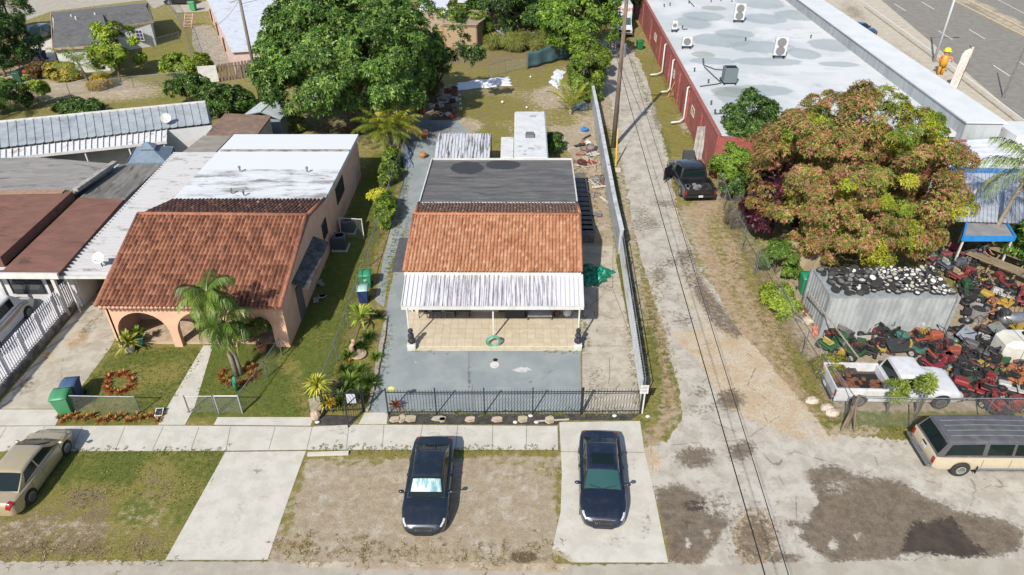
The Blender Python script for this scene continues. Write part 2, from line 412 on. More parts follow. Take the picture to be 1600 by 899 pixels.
# ------------------------------------------------------------------ ground: one sheet to the horizon, fine where the photo looks
GR = [  # grass cover
 ('p', [(-50,700),(352,703),(262,878),(-50,880)], .97, 6),
 ('e',60,830,180,35,.55), ('e',230,800,60,40,.6), ('e',120,760,60,26,.75),
 ('p', [(480,706),(875,706),(880,760),(862,880),(420,880)], .02, 6),
 ('p', [(478,702),(872,702),(874,716),(474,718)], .8, 8), ('e',468,745,10,40,.6,18), ('e',450,810,14,50,.6,18), ('e',470,850,50,28,.42),
 ('e',872,770,10,60,.6), ('e',700,865,140,14,.3), ('e',800,720,60,12,.45), ('e',540,722,40,10,.5), ('e',770,735,30,8,.36), ('e',520,790,60,20,.33), ('e',575,760,14,8,.45), ('e',560,835,26,16,.4), ('e',590,720,20,10,.55), ('e',850,735,18,16,.5), ('e',760,870,60,8,.4),
 ('p', [(160,540),(345,540),(245,665),(88,665)], 1, 8), ('p', [(330,540),(440,540),(520,380),(585,240),(640,230),(606,330),(515,600),(495,655),(290,655)], 1, 8),
 ('p', [(560,470),(604,500),(590,600),(565,650),(500,650),(510,600)], .75, 8),
 ('p', [(1005,640),(915,300),(880,120),(945,90),(985,330),(1005,450),(1040,560),(1060,640),(1010,720)], .35, 14),
 ('p', [(950,200),(1008,590),(1022,640),(1000,640),(930,200)], .95, 10), ('e',1010,640,20,30,.7), ('e',1020,560,8,60,.75,-10),('e',1040,480,14,70,.15,-12),
 ('p', [(985,85),(1035,100),(1075,200),(1090,240),(1045,240),(1010,150)], .75, 12),
 ('e',1045,215,25,18,.9), ('e',1030,120,14,30,.9), ('e',1075,190,16,18,.3),
 ('p', [(1060,330),(1125,300),(1200,440),(1300,620),(1330,660),(1600,665),(1600,695),(1290,690),(1190,600),(1110,440)], .36, 12), ('e',1120,380,10,40,.52,-20), ('e',1150,470,8,40,.5,-26), ('e',1215,560,8,36,.5,-26),
 ('e',1150,345,30,30,.6), ('e',1180,440,16,60,.6,-20), ('e',1262,590,14,70,.75,-24), ('e',1310,660,26,18,.7), ('p', [(1300,630),(1500,640),(1600,640),(1600,680),(1420,690),(1320,680)], .8, 8), ('e',1340,672,40,8,.25),
 ('p', [(700,60),(880,60),(905,95),(820,120),(700,130),(640,110)], .92, 14), ('p', [(690,130),(920,95),(925,180),(860,170),(860,240),(800,240),(660,205)], .55, 16),
 ('e',760,170,50,16,.95), ('e',840,125,50,12,.95), ('e',770,215,20,16,.9), ('e',870,150,30,16,.15), ('e',720,195,26,10,.1), ('e',880,190,20,20,.6),
 ('p', [(860,200),(925,200),(965,400),(905,400),(900,250)], .12, 10),
 ('e',690,170,20,25,0.), ('e',640,190,50,22,.0),
 ('p', [(0,180),(300,155),(400,140),(440,120),(440,150),(330,160),(0,192)], .9, 10), ('e',250,90,45,45,.9), ('e',130,140,110,14,.2), ('e',60,120,50,18,.1), ('e',280,110,20,50,.95),
 ('p', [(1230,500),(1600,440),(1600,640),(1320,640)], .0, 20), ('e',1310,600,25,60,.4),
 ('p', [(1190,380),(1260,380),(1290,520),(1240,500)], .45, 14),
]
GL = [  # lushness
 ('p', [(-50,700),(352,703),(262,878),(-50,880)], .62, 6), ('e',200,730,90,30,.95), ('e',330,730,30,60,.85,15), ('e',60,840,170,34,.12), ('e',150,790,60,30,.2), ('e',250,760,30,40,.3),('e',290,800,16,40,.7,20), ('e',210,800,30,24,.75), ('e',180,845,20,12,.6),
 ('p', [(160,540),(345,540),(245,665),(88,665)], .78, 8), ('p', [(330,540),(440,540),(520,380),(585,240),(640,230),(606,330),(515,600),(495,655),(290,655)], .95, 8), ('e',230,590,50,20,.55), ('e',460,590,14,40,.6,-20), ('e',480,640,10,14,.4),
 ('e',790,85,110,22,.2), ('e',1060,200,40,40,.55), ('e',300,150,160,14,.6), ('e',250,95,40,40,.55),('e',1030,560,20,120,.75,-10), ('e',975,400,14,200,.9,-6), ('e',1360,655,100,16,.8),
]
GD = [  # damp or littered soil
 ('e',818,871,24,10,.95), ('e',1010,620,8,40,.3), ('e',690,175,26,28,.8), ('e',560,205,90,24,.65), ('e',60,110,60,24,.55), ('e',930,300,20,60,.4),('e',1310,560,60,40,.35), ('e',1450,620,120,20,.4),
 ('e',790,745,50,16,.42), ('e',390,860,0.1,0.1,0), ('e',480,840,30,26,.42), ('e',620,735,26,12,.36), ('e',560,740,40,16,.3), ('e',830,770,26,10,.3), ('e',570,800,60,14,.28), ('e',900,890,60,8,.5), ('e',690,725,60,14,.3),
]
GW = [('p', [(1062,300),(1130,310),(1205,440),(1320,660),(1290,690),(1190,600),(1110,440)], .85, 20), ('p', [(1000,400),(1030,480),(1062,620),(1030,720),(1008,700),(1015,600)], .8, 16), ('e',860,880,60,10,.6), ('e',700,868,100,14,.45), ('e',930,290,16,60,.6), ('e',1000,150,300,90,.3), ('e',450,850,50,20,.6)]
def build_ground():
    rs = np.random.RandomState(3)
    outer = [(-1200, -60), (1200, -60), (1200, 1500), (-1200, 1500)]
    gx, gy = np.meshgrid(np.arange(-60, 1665, 6.), np.arange(-40, 935, 5.)); I = np.stack([gx.ravel(), gy.ravel()], 1); I += rs.uniform(-1.2, 1.2, I.shape)
    W = [G(p[0], p[1], 0) for p in I]
    co = [Vector(p) for p in outer] + [Vector((p.x, p.y)) for p in W]
    vs, es, fs, ov, oe, of = delaunay_2d_cdt(co, [], [[0, 1, 2, 3]], 1, 1e-5, True)
    me = bpy.data.meshes.new('ground'); me.from_pydata([(v.x, v.y, 0) for v in vs], [], fs); me.materials.append(ground_mat())
    if me.polygons[0].normal.z < 0: me.flip_normals()
    P = np.array([I[o[0] - 4] if (len(o) and o[0] >= 4) else (-5000, -5000) for o in ov], float)
    a = me.color_attributes.new('wear', 'FLOAT_COLOR', 'POINT'); c = np.ones((len(vs), 4), np.float32)
    c[:, 0] = chan(P, GR, .6); c[:, 1] = chan(P, GL, .45); c[:, 2] = chan(P, GD, 0.); c[:, 3] = chan(P, GW, .1); a.data.foreach_set('color', c.ravel())
    me.update(); o = bpy.data.objects.new('ground', me); COL.objects.link(o); struct(o)
build_ground()

M_CONC = paved_mat('pale_concrete', 'd8d3c7', 'cbc6b9', '958e80', 'b9ac94', grain=.08)
M_OLDC = paved_mat('old_concrete', 'c9c1b0', 'b4ab99', '857a68', 'b59a72', grain=.12, crack=.6)
M_PATIO = paved_mat('painted_patio', 'a1a8a7', '939c9d', '66716f', 'a9b2b4', grain=.05, scale=.7, wet='d8d8d4')
M_ALLEY = paved_mat('worn_pavement', 'cbc4b7', 'b6aea0', '7d6d59', 'cbb595', grain=.16, crack=.5)
M_STREET = paved_mat('street_asphalt', 'bdb5a6', 'b0a898', '968c7a', 'b39f82', grain=.14)
M_HWY = paved_mat('highway_asphalt', '989389', '8b867d', '6c6b69', 'b3a894', grain=.1)
M_FAB = mat('weed_fabric', '3a3735', '55504a', 3, rough=.9, bump=.5)

z1, z2, z3 = .004, .008, .012
sheet('street', [(-80,878),(262,876),(430,878),(870,880),(900,884),(1045,880),(1300,876),(1680,868),(1700,1150),(-160,1150)], z1, 9, M_STREET,
      [([('p',[(420,880),(900,884),(900,880),(420,876)],.4,6)], .05), ([('p',[(440,876),(900,878),(880,896),(480,888)],.8,10), ('p',[(0,876),(260,876),(250,884),(0,886)],.6,5)], .0), ([], 0)], rough=1.3)
# alley and the broken apron in front of the yard
AL = [(940,60),(962,60),(988,78),(1003,100),(1018,150),(1040,225),(1058,330),(1075,370),(1098,430),(1113,445),(1150,512),(1200,565),(1262,640),(1296,680),(1440,690),(1680,690),(1680,880),(1600,872),(1300,878),(1090,884),(1048,880),
      (1034,810),(1012,740),(1004,700),(1040,690),(1066,655),(1062,610),(1046,560),(1043,525),(1030,490),(1012,440),(1000,400),(985,330),(972,255),(960,180),(938,100)]
AST = [('p',[(1260,733),(1286,715),(1333,743),(1413,755),(1446,780),(1493,800),(1566,813),(1600,830),(1589,860),(1546,870),(1300,876),(1266,853),(1227,816),(1262,816),(1275,780)],.98,15),
       ('e',1268,782,10,9,.1), ('e',1302,852,8,10,.25), ('e',1450,868,40,5,.1), ('e',1340,838,4,9,.3), ('e',1420,800,60,20,.85), ('e',1310,760,30,14,.6), ('e',1240,830,14,6,.1),
       ('p',[(1026,766),(1059,756),(1092,773),(1126,793),(1139,813),(1119,846),(1093,882),(1046,879),(1030,813)],.98,15), ('e',1105,835,8,8,.4), ('e',1075,850,4,10,.25), ('e',1120,790,30,20,.5),
       ('e',1087,715,28,15,.9), ('e',1110,712,10,8,.6), ('e',1141,625,20,15,.9), ('e',1160,706,20,16,.85), ('e',1100,640,34,10,.45), ('e',1180,842,34,44,.75), ('e',1225,872,26,8,.8), ('e',1095,612,12,10,.6),
       ('p',[(1055,395),(1083,385),(1100,440),(1130,480),(1170,520),(1150,530),(1118,512),(1090,470),(1070,430)],.72,10), ('e',1080,425,14,20,.5), ('e',1030,430,12,20,.6), ('e',1050,410,14,8,.6), ('e',1040,450,12,8,.4), ('e',1010,350,24,10,.6), ('e',1040,318,20,7,.6), ('e',1005,340,12,20,.5), ('e',1070,360,18,24,.4),
       ('e',1030,175,10,28,.6), ('e',1000,160,10,6,.4), ('e',975,172,16,4,.5), ('e',1010,95,12,26,.5), ('e',1050,280,8,24,.45), ('e',990,280,16,3,.5),
       ('e',1070,500,18,12,.5), ('e',1240,720,60,14,.12), ('e',960,110,20,14,.3)]
AGR = [('p',[(1050,522),(1085,516),(1112,510),(1165,512),(1215,545),(1262,610),(1310,690),(1240,684),(1190,664),(1140,640),(1108,590),(1085,556),(1062,540)],.92,18),
       ('e',1065,340,18,60,.5,-16), ('p',[(1060,380),(1085,400),(1112,445),(1150,512),(1085,516),(1062,470)],.5,20), ('e',1030,560,20,60,.5), ('e',1160,680,60,16,.45), ('e',1180,842,36,46,.85), ('e',1300,800,40,40,.45), ('e',1480,820,60,14,.5), ('e',1080,870,30,10,.7), ('e',1270,668,40,20,.5), ('e',1015,720,16,26,.9), ('e',1046,860,12,30,.8)]
AWT = [('p',[(1406,862),(1426,813),(1450,816),(1486,806),(1516,843),(1550,866),(1500,872),(1430,864)],1,26), ('e',1085,790,26,12,.6)]
sheet('alley', AL, z1 + .004, 6, M_ALLEY, [(AST, .23), (AGR, .16), (AWT, 0)], rough=1.6)
# street edge joint strip
SIDE = [(-60,666),(88,666),(262,666),(490,666),(607,664),(1000,664),(1003,658),(880,658),(868,703),(480,703),(352,705),(-60,706)]
sheet('sidewalk', [(-80,667),(245,665),(487,667),(545,664),(600,664),(871,666),(872,703),(480,703),(352,704.5),(-80,706)], z3, 8, M_CONC, [([('e',540,672,24,10,.4), ('e',300,690,40,8,.26), ('e',700,675,60,8,.3), ('e',100,690,50,8,.28)], .15), ([], 0), ([], 0)])
sheet('driveway', [(352,706.5),(478,705),(462,748),(440,810),(418,875),(258,875),(300,800)], z3, 8, M_CONC, [([('e',402,735,10,8,.5), ('e',375,800,8,40,.3,20), ('e',410,780,6,50,.28,14), ('e',345,850,40,10,.26)], .15), ([], 0), ([], 0)])
sheet('driveway.001', [(874,660),(1000,658),(1007,706),(1022,770),(1044,879),(892,879),(862,861),(876,800),(878,740)], z3, 8, M_CONC, [([('e',1010,820,6,22,.5), ('e',960,845,30,10,.34), ('e',905,800,10,40,.26), ('e',985,730,8,30,.28)], .14), ([('p',[(858,850),(890,866),(905,884),(855,884)],.7,8)], 0), ([], 0)])
sheet('driveway_apron', [(340,652),(490,652),(485,665.5),(334,664)], z3, 8, M_CONC, [([], .12)] + [([], 0)] * 2)
sheet('front_path', [(333,540),(318,540),(262,635),(247,664),(289,664),(304,636)], z3, 7, M_CONC, [([('e',300,590,14,20,.25)], 0), ([('e',310,570,10,20,.3)], 0), ([], 0)])
sheet('path_landing', [(-80,640),(98,640),(86,666),(-80,665.5)], z3, 8, M_CONC, [([], .12)] + [([], 0)] * 2)
sheet('gate_landing', [(570,645),(606,645),(604,663),(560,663)], z3, 6, M_CONC, [([('e',590,650,10,5,.3)], 0), ([], 0), ([], 0)])
sheet('side_driveway', [(-60,639),(-8,639),(20,606),(62,556),(118,488),(146,458),(208,458),(175,540),(136,593),(98,639)], z2, 7, M_OLDC,
      [([('e',40,600,30,12,.5,-40), ('e',140,510,30,10,.5,-40)], .1), ([('e',120,530,24,12,.8,-30), ('e',75,560,20,16,.55), ('e',150,500,10,8,.7)], .1), ([], 0)])
sheet('patio', [(580,602),(600,500),(612,440),(640,330),(672,250),(700,250),(700,470),(640,487),(638,548),(907,548),(908,645),(577,645)], z3, 6, M_PATIO,
      [([('e',600,240,30,20,.5), ('e',630,340,14,50,.55), ('e',733,590,3,20,.6), ('e',830,595,6,3,.6), ('e',860,580,5,3,.6), ('e',640,560,8,5,.4), ('e',760,545,30,4,.3), ('e',620,420,12,12,.3)], .08), ([('e',650,475,10,8,.5), ('e',615,370,8,40,.35)], 0), ([('e',815,578,16,5,.75), ('e',650,566,6,3,.5)], 0)])
sheet('side_slab', [(910,548),(905,540),(908,470),(905,385),(958,385),(975,470),(993,560),(1000,645),(910,645)], z3, 7, M_OLDC,
      [([('e',930,600,16,30,.45), ('e',985,560,8,60,.4,-8), ('e',950,450,20,5,.5), ('e',960,500,10,40,.3), ('e',950,610,4,20,.4)], .2), ([('e',940,540,20,40,.2)], .1), ([], 0)])
sheet('back_patio', [(636,252),(645,200),(660,188),(714,188),(735,207),(735,250),(700,270),(672,330),(640,336),(608,420),(600,480),(586,470),(600,400),(618,330)], z2, 7, M_PATIO, [([('e',680,205,30,12,.6), ('e',630,300,10,60,.5), ('e',598,430,10,40,.4)], .22), ([('e',690,210,30,14,.5)], .1), ([], 0)])
sheet('yard_floor', [(-80,470),(0,455),(110,455),(120,470),(18,600),(-80,640)], z2, 12, mat('white_paint_floor', 'e2e2e4', 'd2d3d6', 1.2, grain=.05), None)
sheet('scrapyard_floor', [(1500,400),(1545,395),(1680,470),(1680,600),(1560,560),(1530,470)], z2, 9, paved_mat('yard_concrete', 'b79c78', 'a98e6b', '80684c', 'b59a76'), [([('e',1560,430,20,8,.4)], .15), ([], .2), ([], 0)])
sheet('weed_barrier', [(500,648),(560,650),(545,666),(490,664)], z2, 8, M_FAB)
sheet('weed_barrier.001', [(607,647),(1000,647),(985,657),(880,657),(870,664),(607,663)], z2, 8, M_FAB)
# upper left street, drives
sheet('back_street', [(-80,-30),(330,-30),(335,-4),(262,4),(240,14),(228,0),(80,18),(36,34),(-80,40)], z2, 10, M_STREET, [([], .1)] * 1 + [([], 0)] * 2)
sheet('back_driveway', [(42,40),(78,36),(84,80),(90,96),(44,96)], z2 + .003, 8, M_CONC, [([('e',60,30,14,4,.5)], 0), ([], 0), ([], 0)])
sheet('back_driveway.001', [(262,4),(330,2),(326,18),(276,20)], z2 + .003, 8, M_OLDC, [([], .1)] * 3)
sheet('side_yard_floor', [(300,40),(330,40),(345,60),(372,98),(318,104),(300,70)], z2 + .002, 8, M_OLDC, [([('e',330,90,10,20,.5)], .5), ([('e',322,45,10,4,.8)], .1), ([], 0)])
sheet('far_yard_floor', [(745,35),(790,35),(795,55),(725,70),(735,50)], z2 + .002, 8, mat('far_concrete', 'b4b8c4', 'a4a7b0', 2), None)
# highway
sheet('highway', [(1330,-60),(2300,-60),(2300,600),(1900,430),(1600,192),(1345,2)], z1, 16, M_HWY, [([], .2), ([('p',[(1480,-10),(1600,55),(1680,110),(1680,80),(1600,36),(1510,-10)],.8,8)], 0), ([], 0)])
sheet('verge_pavement', [(1290,-40),(1330,-40),(1600,190),(1900,430),(1800,470),(1600,275),(1495,160),(1270,-10)], z2, 10, paved_mat('verge_concrete', 'd0c6b4', 'c2b7a3', 'a3967f', 'bba98c'), [([('e',1335,20,26,14,.6,38), ('e',1420,90,60,10,.4,40)], .1), ([('e',1420,95,60,12,.4,40)], .15), ([], 0)])
def strip(name, pts, w, z, m):
    b = MB(); P = [G(x, y, z) for x, y in pts]
    for i in range(len(P) - 1):
        d = (P[i + 1] - P[i]).normalized(); s = Vector((-d.y, d.x, 0)) * w / 2
        b.add([P[i] - s, P[i + 1] - s, P[i + 1] + s, P[i] + s], [(0, 1, 2, 3)])
    return b
WL = mat('road_paint', 'eae8e2', 'd5d2ca', 6, grain=.1, rough=.7)
b = MB()
for seg in ([(1345,0),(1410,46),(1500,112),(1600,188),(1800,340)],): b.v += []; q = strip('', seg, .16, z3, WL); b.add(q.v, q.f)
for (x0, y0, x1, y1) in ((1397,6,1415,17),(1440,3,1460,15),(1466,48,1488,62),(1514,46,1539,61),(1552,102,1578,119),(1640,166,1672,190),(1590,95,1622,115)): q = strip('', [(x0, y0), (x1, y1)], .16, z3, WL); b.add(q.v, q.f)
q = strip('', [(1556,-2),(1600,21),(1700,75)], .14, z3, WL); b.add(q.v, q.f)
struct(b.build('road_markings', WL))
# joints in the walks
b = MB(); JZ = z3 + .003
JM = mat('joint_grime', '6c675d', '8a8478', 8, grain=.2)
for (x0, y0, x1, y1) in ((600,664,597,703),(660,664,654,703),(715,664,712,703),(770,665,769,703),(823,665,822,703),(545,665,541,703),(488,667,479,703),(195,667,180,704),(255,667,238,704),(311,667,298,704),(360,667,353,704),(10,667,-12,704),(70,667,52,704),(128,667,113,704),(430,667,420,703)): q = strip('', [(x0, y0), (x1, y1)], .022, JZ, JM); b.add(q.v, q.f)
for pts in ([(352,705),(478,703.5)], [(874,706),(1006,707)], [(872,666),(872.5,703)], [(910,541),(990,541)], [(733,549),(732,600)], [(738,600),(740,645)], [(-80,666),(245,664.8)], [(334,665),(486,666.3)], [(259,877),(419,877)], [(893,881),(1045,881)],
            [(958,385),(957,450),(991,541)], [(952,560),(953,580),(951,600)], [(905,440),(966,440)]): q = strip('', pts, .03, JZ, JM); b.add(q.v, q.f)
struct(b.build('pavement_joints', JM))
# highway median kerb
b = MB()
for seg in ([(1478,-4),(1600,58),(1700,112)], [(1500,-4),(1600,46),(1700,100)]):
    P = [G(x, y, 0) for x, y in seg]
    for i in range(len(P) - 1): b.bar(P[i] + Vector((0, 0, .08)), P[i + 1] + Vector((0, 0, .08)), .3, .16)
struct(b.build('median_kerb', mat('kerb', 'dcc9a4', 'c7b48e', 2)))
b = MB(); P = [G(x, y, 0) for x, y in [(1352,12),(1500,122),(1600,200),(1800,360)]]
for i in range(len(P) - 1): b.bar(P[i] + Vector((0, 0, .07)), P[i + 1] + Vector((0, 0, .07)), .3, .14)
struct(b.build('road_kerb', mat('kerb_grey', 'c4bba9', 'b0a795', 2)))
# ------------------------------------------------------------------ building helpers
def WX(px, py, X):
    u, v = (px - 800.0) / FPX, (py - 449.5) / FPX; t = X / u; return Vector((X, t * (CP - v * SP), H_CAM - t * (SP + v * CP)))
def WY(px, py, Y):
    u, v = (px - 800.0) / FPX, (py - 449.5) / FPX; t = Y / (CP - v * SP); return Vector((u * t, Y, H_CAM - t * (SP + v * CP)))
def RP(pts, z): return [G(x, y, z) for x, y in pts]
def bil(A, B, C, D, u, v): return (A * (1 - u) + B * u) * (1 - v) + (D * (1 - u) + C * u) * v
def tile_roof(name, A, B, C, D, ncol, nrow, amp, parent, seed, pal, dark=None, step=.035):
    """A,B front edge; D,C back edge. barrel tiles running up the slope"""
    rs = np.random.RandomState(seed); nrm = (B - A).cross(D - A).normalized()
    if nrm.z < 0: nrm = -nrm
    k = 8; V = []; C_ = []; nu = ncol * k + 1
    tint = np.array([S(p)[:3] for p in pal])
    per = tint[rs.choice(len(tint), (nrow, ncol + 1))] * rs.uniform(.9, 1.08, (nrow, ncol + 1, 1)); jit = rs.normal(0, .009, (nrow, ncol + 1)) + np.where(rs.rand(nrow, ncol + 1) < .02, .03, 0)
    for r in range(nrow):
        for e in (0, 1):
            v = (r + (0 if e == 0 else 1.0)) / nrow
            for i in range(nu):
                u = i / (nu - 1); ph = (u * ncol) % 1.0; c = min(int(u * ncol), ncol - 1)
                dd = abs(ph - .5); h = amp * math.sqrt(max(0, 1 - (dd / .36) ** 2)) if dd < .34 else -amp * .55; h += jit[r][c]
                P = bil(A, B, C, D, u, min(v + (.25 / nrow if e == 1 else 0), 1.0)); P = P + nrm * (h + (step if e == 0 else 0.0) + .01)
                V.append(P); q = per[r][c] * (.62 if h < amp * .15 else 1.0) if False else per[r][c]
                C_.append(q)
    F = []
    for r in range(nrow):
        o0 = (2 * r) * nu; o1 = (2 * r + 1) * nu
        for i in range(nu - 1): F.append((o0 + i, o0 + i + 1, o1 + i + 1, o1 + i))
    # butt faces of each course
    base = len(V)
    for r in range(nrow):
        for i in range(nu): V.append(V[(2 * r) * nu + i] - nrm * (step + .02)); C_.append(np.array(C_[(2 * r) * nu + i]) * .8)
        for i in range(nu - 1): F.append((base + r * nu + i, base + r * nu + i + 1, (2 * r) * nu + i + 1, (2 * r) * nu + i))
    V = np.array([tuple(p) for p in V]); V = V - np.array(parent.location)
    return fast_mesh(name, V, F, clay_mat(), np.array(C_), parent)
def clay_mat():
    if 'clay' in _mats: return _mats['clay']
    t = NT('clay_tile'); a = t.attr('tint').outputs['Color']
    c = t.mix(t.math('MULTIPLY', t.ramp(t.noise(.9, 6, .65), .45, .7), .45), a, t.mix(1.0, a, (.72, .6, .52, 1), 'MULTIPLY'))
    c = t.mix(t.math('MULTIPLY', t.ramp(t.noise(4.5, 5, .75), .58, .75), .5), c, S('6b4a3a'))
    c = t.mix(t.math('MULTIPLY', t.ramp(t.noise(9, 5, .75), .62, .75), .25), c, S('cfa68a'))
    t.col(c); t.rough(.8); t.b.inputs["Specular IOR Level"].default_value = .3; _mats['clay'] = t.m; return t.m
def corrugated(A, B, C, D, n, amp, prof='rib', th=.03):
    """ribs run from edge AB to edge DC; returns MB of a panel with real thickness"""
    b = MB(); nrm = (B - A).cross(D - A).normalized()
    if nrm.z < 0: nrm = -nrm
    us = []
    for i in range(n):
        if prof == 'rib': us += [(i + 0., 0), (i + .78, 0), (i + .80, 1), (i + .96, 1), (i + .98, 0)]
        else: us += [(i + j / 6, .5 - .5 * math.cos(2 * math.pi * j / 6)) for j in range(6)]
    us.append((n, 0)); P = []
    for v in (0, .5, 1): P.append([bil(A, B, C, D, u / n, v) + nrm * h * amp for u, h in us])
    b.grid(P); b.grid([[p - nrm * th for p in r][::-1] for r in P])
    return b
def gable_wall(b, X, pts, th=.2, mi=0):                       # polygon in the YZ plane extruded along x
    n = len(pts); vs = [(X - th / 2, y, z) for y, z in pts] + [(X + th / 2, y, z) for y, z in pts]
    b.add(vs, [tuple(range(n)), tuple(range(2 * n - 1, n - 1, -1))] + [(i, n + i, n + (i + 1) % n, (i + 1) % n) for i in range(n)], mi)
def facade(b, x0, x1, Y, th, z0, z1, holes, mi=0):            # wall in the XZ plane with round-headed or square openings standing on z0
    top = []; pts = [(x0, z0)]
    for (a, c, zt, arch) in sorted(holes):
        pts.append((a, z0))
        if arch:
            r = (c - a) / 2; zc = zt - r; pts.append((a, zc))
            for k in range(1, 16): t = math.pi * (1 - k / 16); pts.append(((a + c) / 2 + r * math.cos(t), zc + r * math.sin(t)))
            pts.append((c, zc))
        else: pts += [(a, zt), (c, zt)]
        pts.append((c, z0))
    pts += [(x1, z0), (x1, z1), (x0, z1)]
    n = len(pts); vs = [(x, Y - th / 2, z) for x, z in pts] + [(x, Y + th / 2, z) for x, z in pts]
    b.add(vs, [tuple(range(n)), tuple(range(2 * n - 1, n - 1, -1))] + [(i, n + i, n + (i + 1) % n, (i + 1) % n) for i in range(n)], mi)
def window(parent, c, w, h, axis, glassm, framem, bars=(1, 1), name='window', depth=.06):
    """axis 'x+','x-','y-' : outward normal; window part > frame sub-part"""
    R = {'y-': 0, 'x+': math.pi / 2, 'x-': -math.pi / 2, 'y+': math.pi}[axis]; M = Matrix.Translation(c) @ Matrix.Rotation(R, 4, 'Z')
    b = MB(); b.box((0, -.012, 0), (w, .02, h)); b.v = [tuple(M @ Vector(p)) for p in b.v]
    o = b.build(name, glassm, parent, world=True)
    f = MB(); t = .06
    for z in (-h / 2, h / 2): f.box((0, -.03, z), (w + t, depth, t))
    for x in (-w / 2, w / 2): f.box((x, -.03, 0), (t, depth - .006, h - t))
    for i in range(1, bars[0] + 1): f.box((-w / 2 + w * i / (bars[0] + 1), -.032, 0), (t * .6, depth * .6, h - t))
    for i in range(1, bars[1] + 1): f.box((0, -.034, -h / 2 + h * i / (bars[1] + 1)), (w - t, depth * .6, t * .6))
    inv = parent['_mw']; inv = Matrix([inv[0:4], inv[4:8], inv[8:12], inv[12:16]]).inverted()
    f.v = [tuple(inv @ (M @ Vector(p))) for p in f.v]
    f.build('frame', framem, o); return o
GLS = glass('window_glass', (.03, .035, .04, 1)); WHT = mat('white_paint', 'e6e4df', 'd6d3cb', 2, rough=.5, grain=.05)
ALU = mat('white_aluminium', 'e3e3e6', 'cfd0d4', 3, rough=.45, grain=.06, c3='a8a7a8', s3=2)
DARK = mat('dark_interior', '2e2b2a', rough=.9); STEEL = mat('galvanised_steel', '9fa2a3', '878a8c', 5, rough=.45, metal=.5)
BLACK = mat('black_iron', '2a2b2f', '35363a', 8, rough=.45, grain=.1); RUBBER = mat('rubber', '2c2b2a', '3a3835', 8, rough=.9)

# ------------------------------------------------------------------ central bungalow
def pitched_fascia(b, A, B, w=.05, h=.18): b.bar(A - Vector((0, 0, h / 2 + .0)), B - Vector((0, 0, h / 2)), w, h)
CL = thing('bungalow', 'low bungalow with orange barrel tile front roof and black flat rear roof', 'house', (-.95, 38, 0))
A, B_ = G(631, 425, 2.95), G(908, 426, 2.95); D, C_ = G(647, 336, 4.15), G(906, 336.5, 4.15)
pal_new = ['b98868', 'b07c5c', 'b48162', 'a57254', 'c09476']
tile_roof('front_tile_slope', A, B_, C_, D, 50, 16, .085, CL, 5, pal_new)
E, F_ = G(655, 318, 3.62), G(902, 318, 3.62)
tile_roof('rear_tile_slope', F_, E, D, C_, 50, 7, .04, CL, 6, ['cd9c7a', 'c48f6c', 'd2a486'], step=.02)
b = MB(); b.tube([D + Vector((-.03, 0, .06)), C_ + Vector((.03, 0, .06))], .1, 8)
for P, Q in ((A, D), (B_, C_), (E, D), (F_, C_)): b.tube([P + Vector((0, 0, .05)), Q + Vector((0, 0, .06))], .09, 8)
b.build('ridge_caps', mat('ridge_clay', 'bd7f5c', 'a96c4c', 5), CL, world=True, smooth=True)
bt = BLACKROOF = None
def flat_roof_mat(name, base, light, dark, sc3=(.35, 2.2, 1)):
    t = NT(name); c = t.mix(t.ramp(t.noise(1.6, 6, .7, sc3=sc3), .38, .66), S(base), S(light)); c = t.mix(t.ramp(t.noise(.9, 6, .65, dist=.4, sc3=sc3), .55, .68), c, S(dark))
    g = t.ramp(t.noise(40, 3, .7), .25, .75, .88, 1.12); vm = t.n("ShaderNodeVectorMath", operation='SCALE'); t.put(vm, 0, c); t.put(vm, "Scale", g); t.col(vm.outputs[0]); t.rough(.85); return t
tb = flat_roof_mat('black_roll_roofing', '5c5b5b', '777573', '4b4a4b')
FR = [G(655, 319, 3.5), G(902, 319, 3.5), G(893, 250, 3.35), G(675, 250, 3.35)]
# two wet black patches belong to this membrane
geo = tb.tc.outputs["Object"]
def patch_mask(t, c, rx, ry):
    mp = t.n("ShaderNodeMapping"); mp.inputs["Location"].default_value = (-c[0] / rx, -c[1] / ry, 0); mp.inputs["Scale"].default_value = (1 / rx, 1 / ry, 0); t.t.links.new(t.tc.outputs["Object"], mp.inputs[0])
    ln = t.n("ShaderNodeVectorMath", operation='LENGTH'); t.t.links.new(mp.outputs[0], ln.inputs[0])
    return t.ramp(t.math('ADD', ln.outputs["Value"], t.math('MULTIPLY', t.noise(1.5, 4, .6), .5)), 1.15, 1.32, 1, 0)
cc = tb.b.inputs["Base Color"].links[0].from_socket
for (px, py, rx, ry) in ((731, 262, 1.15, 1.1), (786, 257, 1.25, .8)):
    P = G(px, py, 3.4); cc = tb.mix(patch_mask(tb, (P.x + .95, P.y - 38), rx, ry), cc, S('3a3a3f'))
tb.col(cc)
MB().slab(FR, .22).build('flat_roof', tb.m, CL, world=True)
b = MB()
for i in (0, 1, 2, 3): b.bar(FR[i] + Vector((0, 0, .02)), FR[(i + 1) % 4] + Vector((0, 0, .02)), .07, .2)
b.build('roof_edge_trim', WHT, CL, world=True)
b = MB(); wl, wr = A.x + .25, B_.x - .35; yf, yb = 32.35, FR[2].y - .25
b.box(((wl + wr) / 2, yf, 1.42), (wr - wl, .2, 2.84))
gable_wall(b, wl, [(yf - .1, 0), (yb, 0), (yb, 3.1), (39, 3.3), (36.3, 3.95), (yf - .1, 2.8)]); gable_wall(b, wr, [(yf - .1, 0), (yb, 0), (yb, 3.1), (39, 3.3), (36.3, 3.95), (yf - .1, 2.8)])
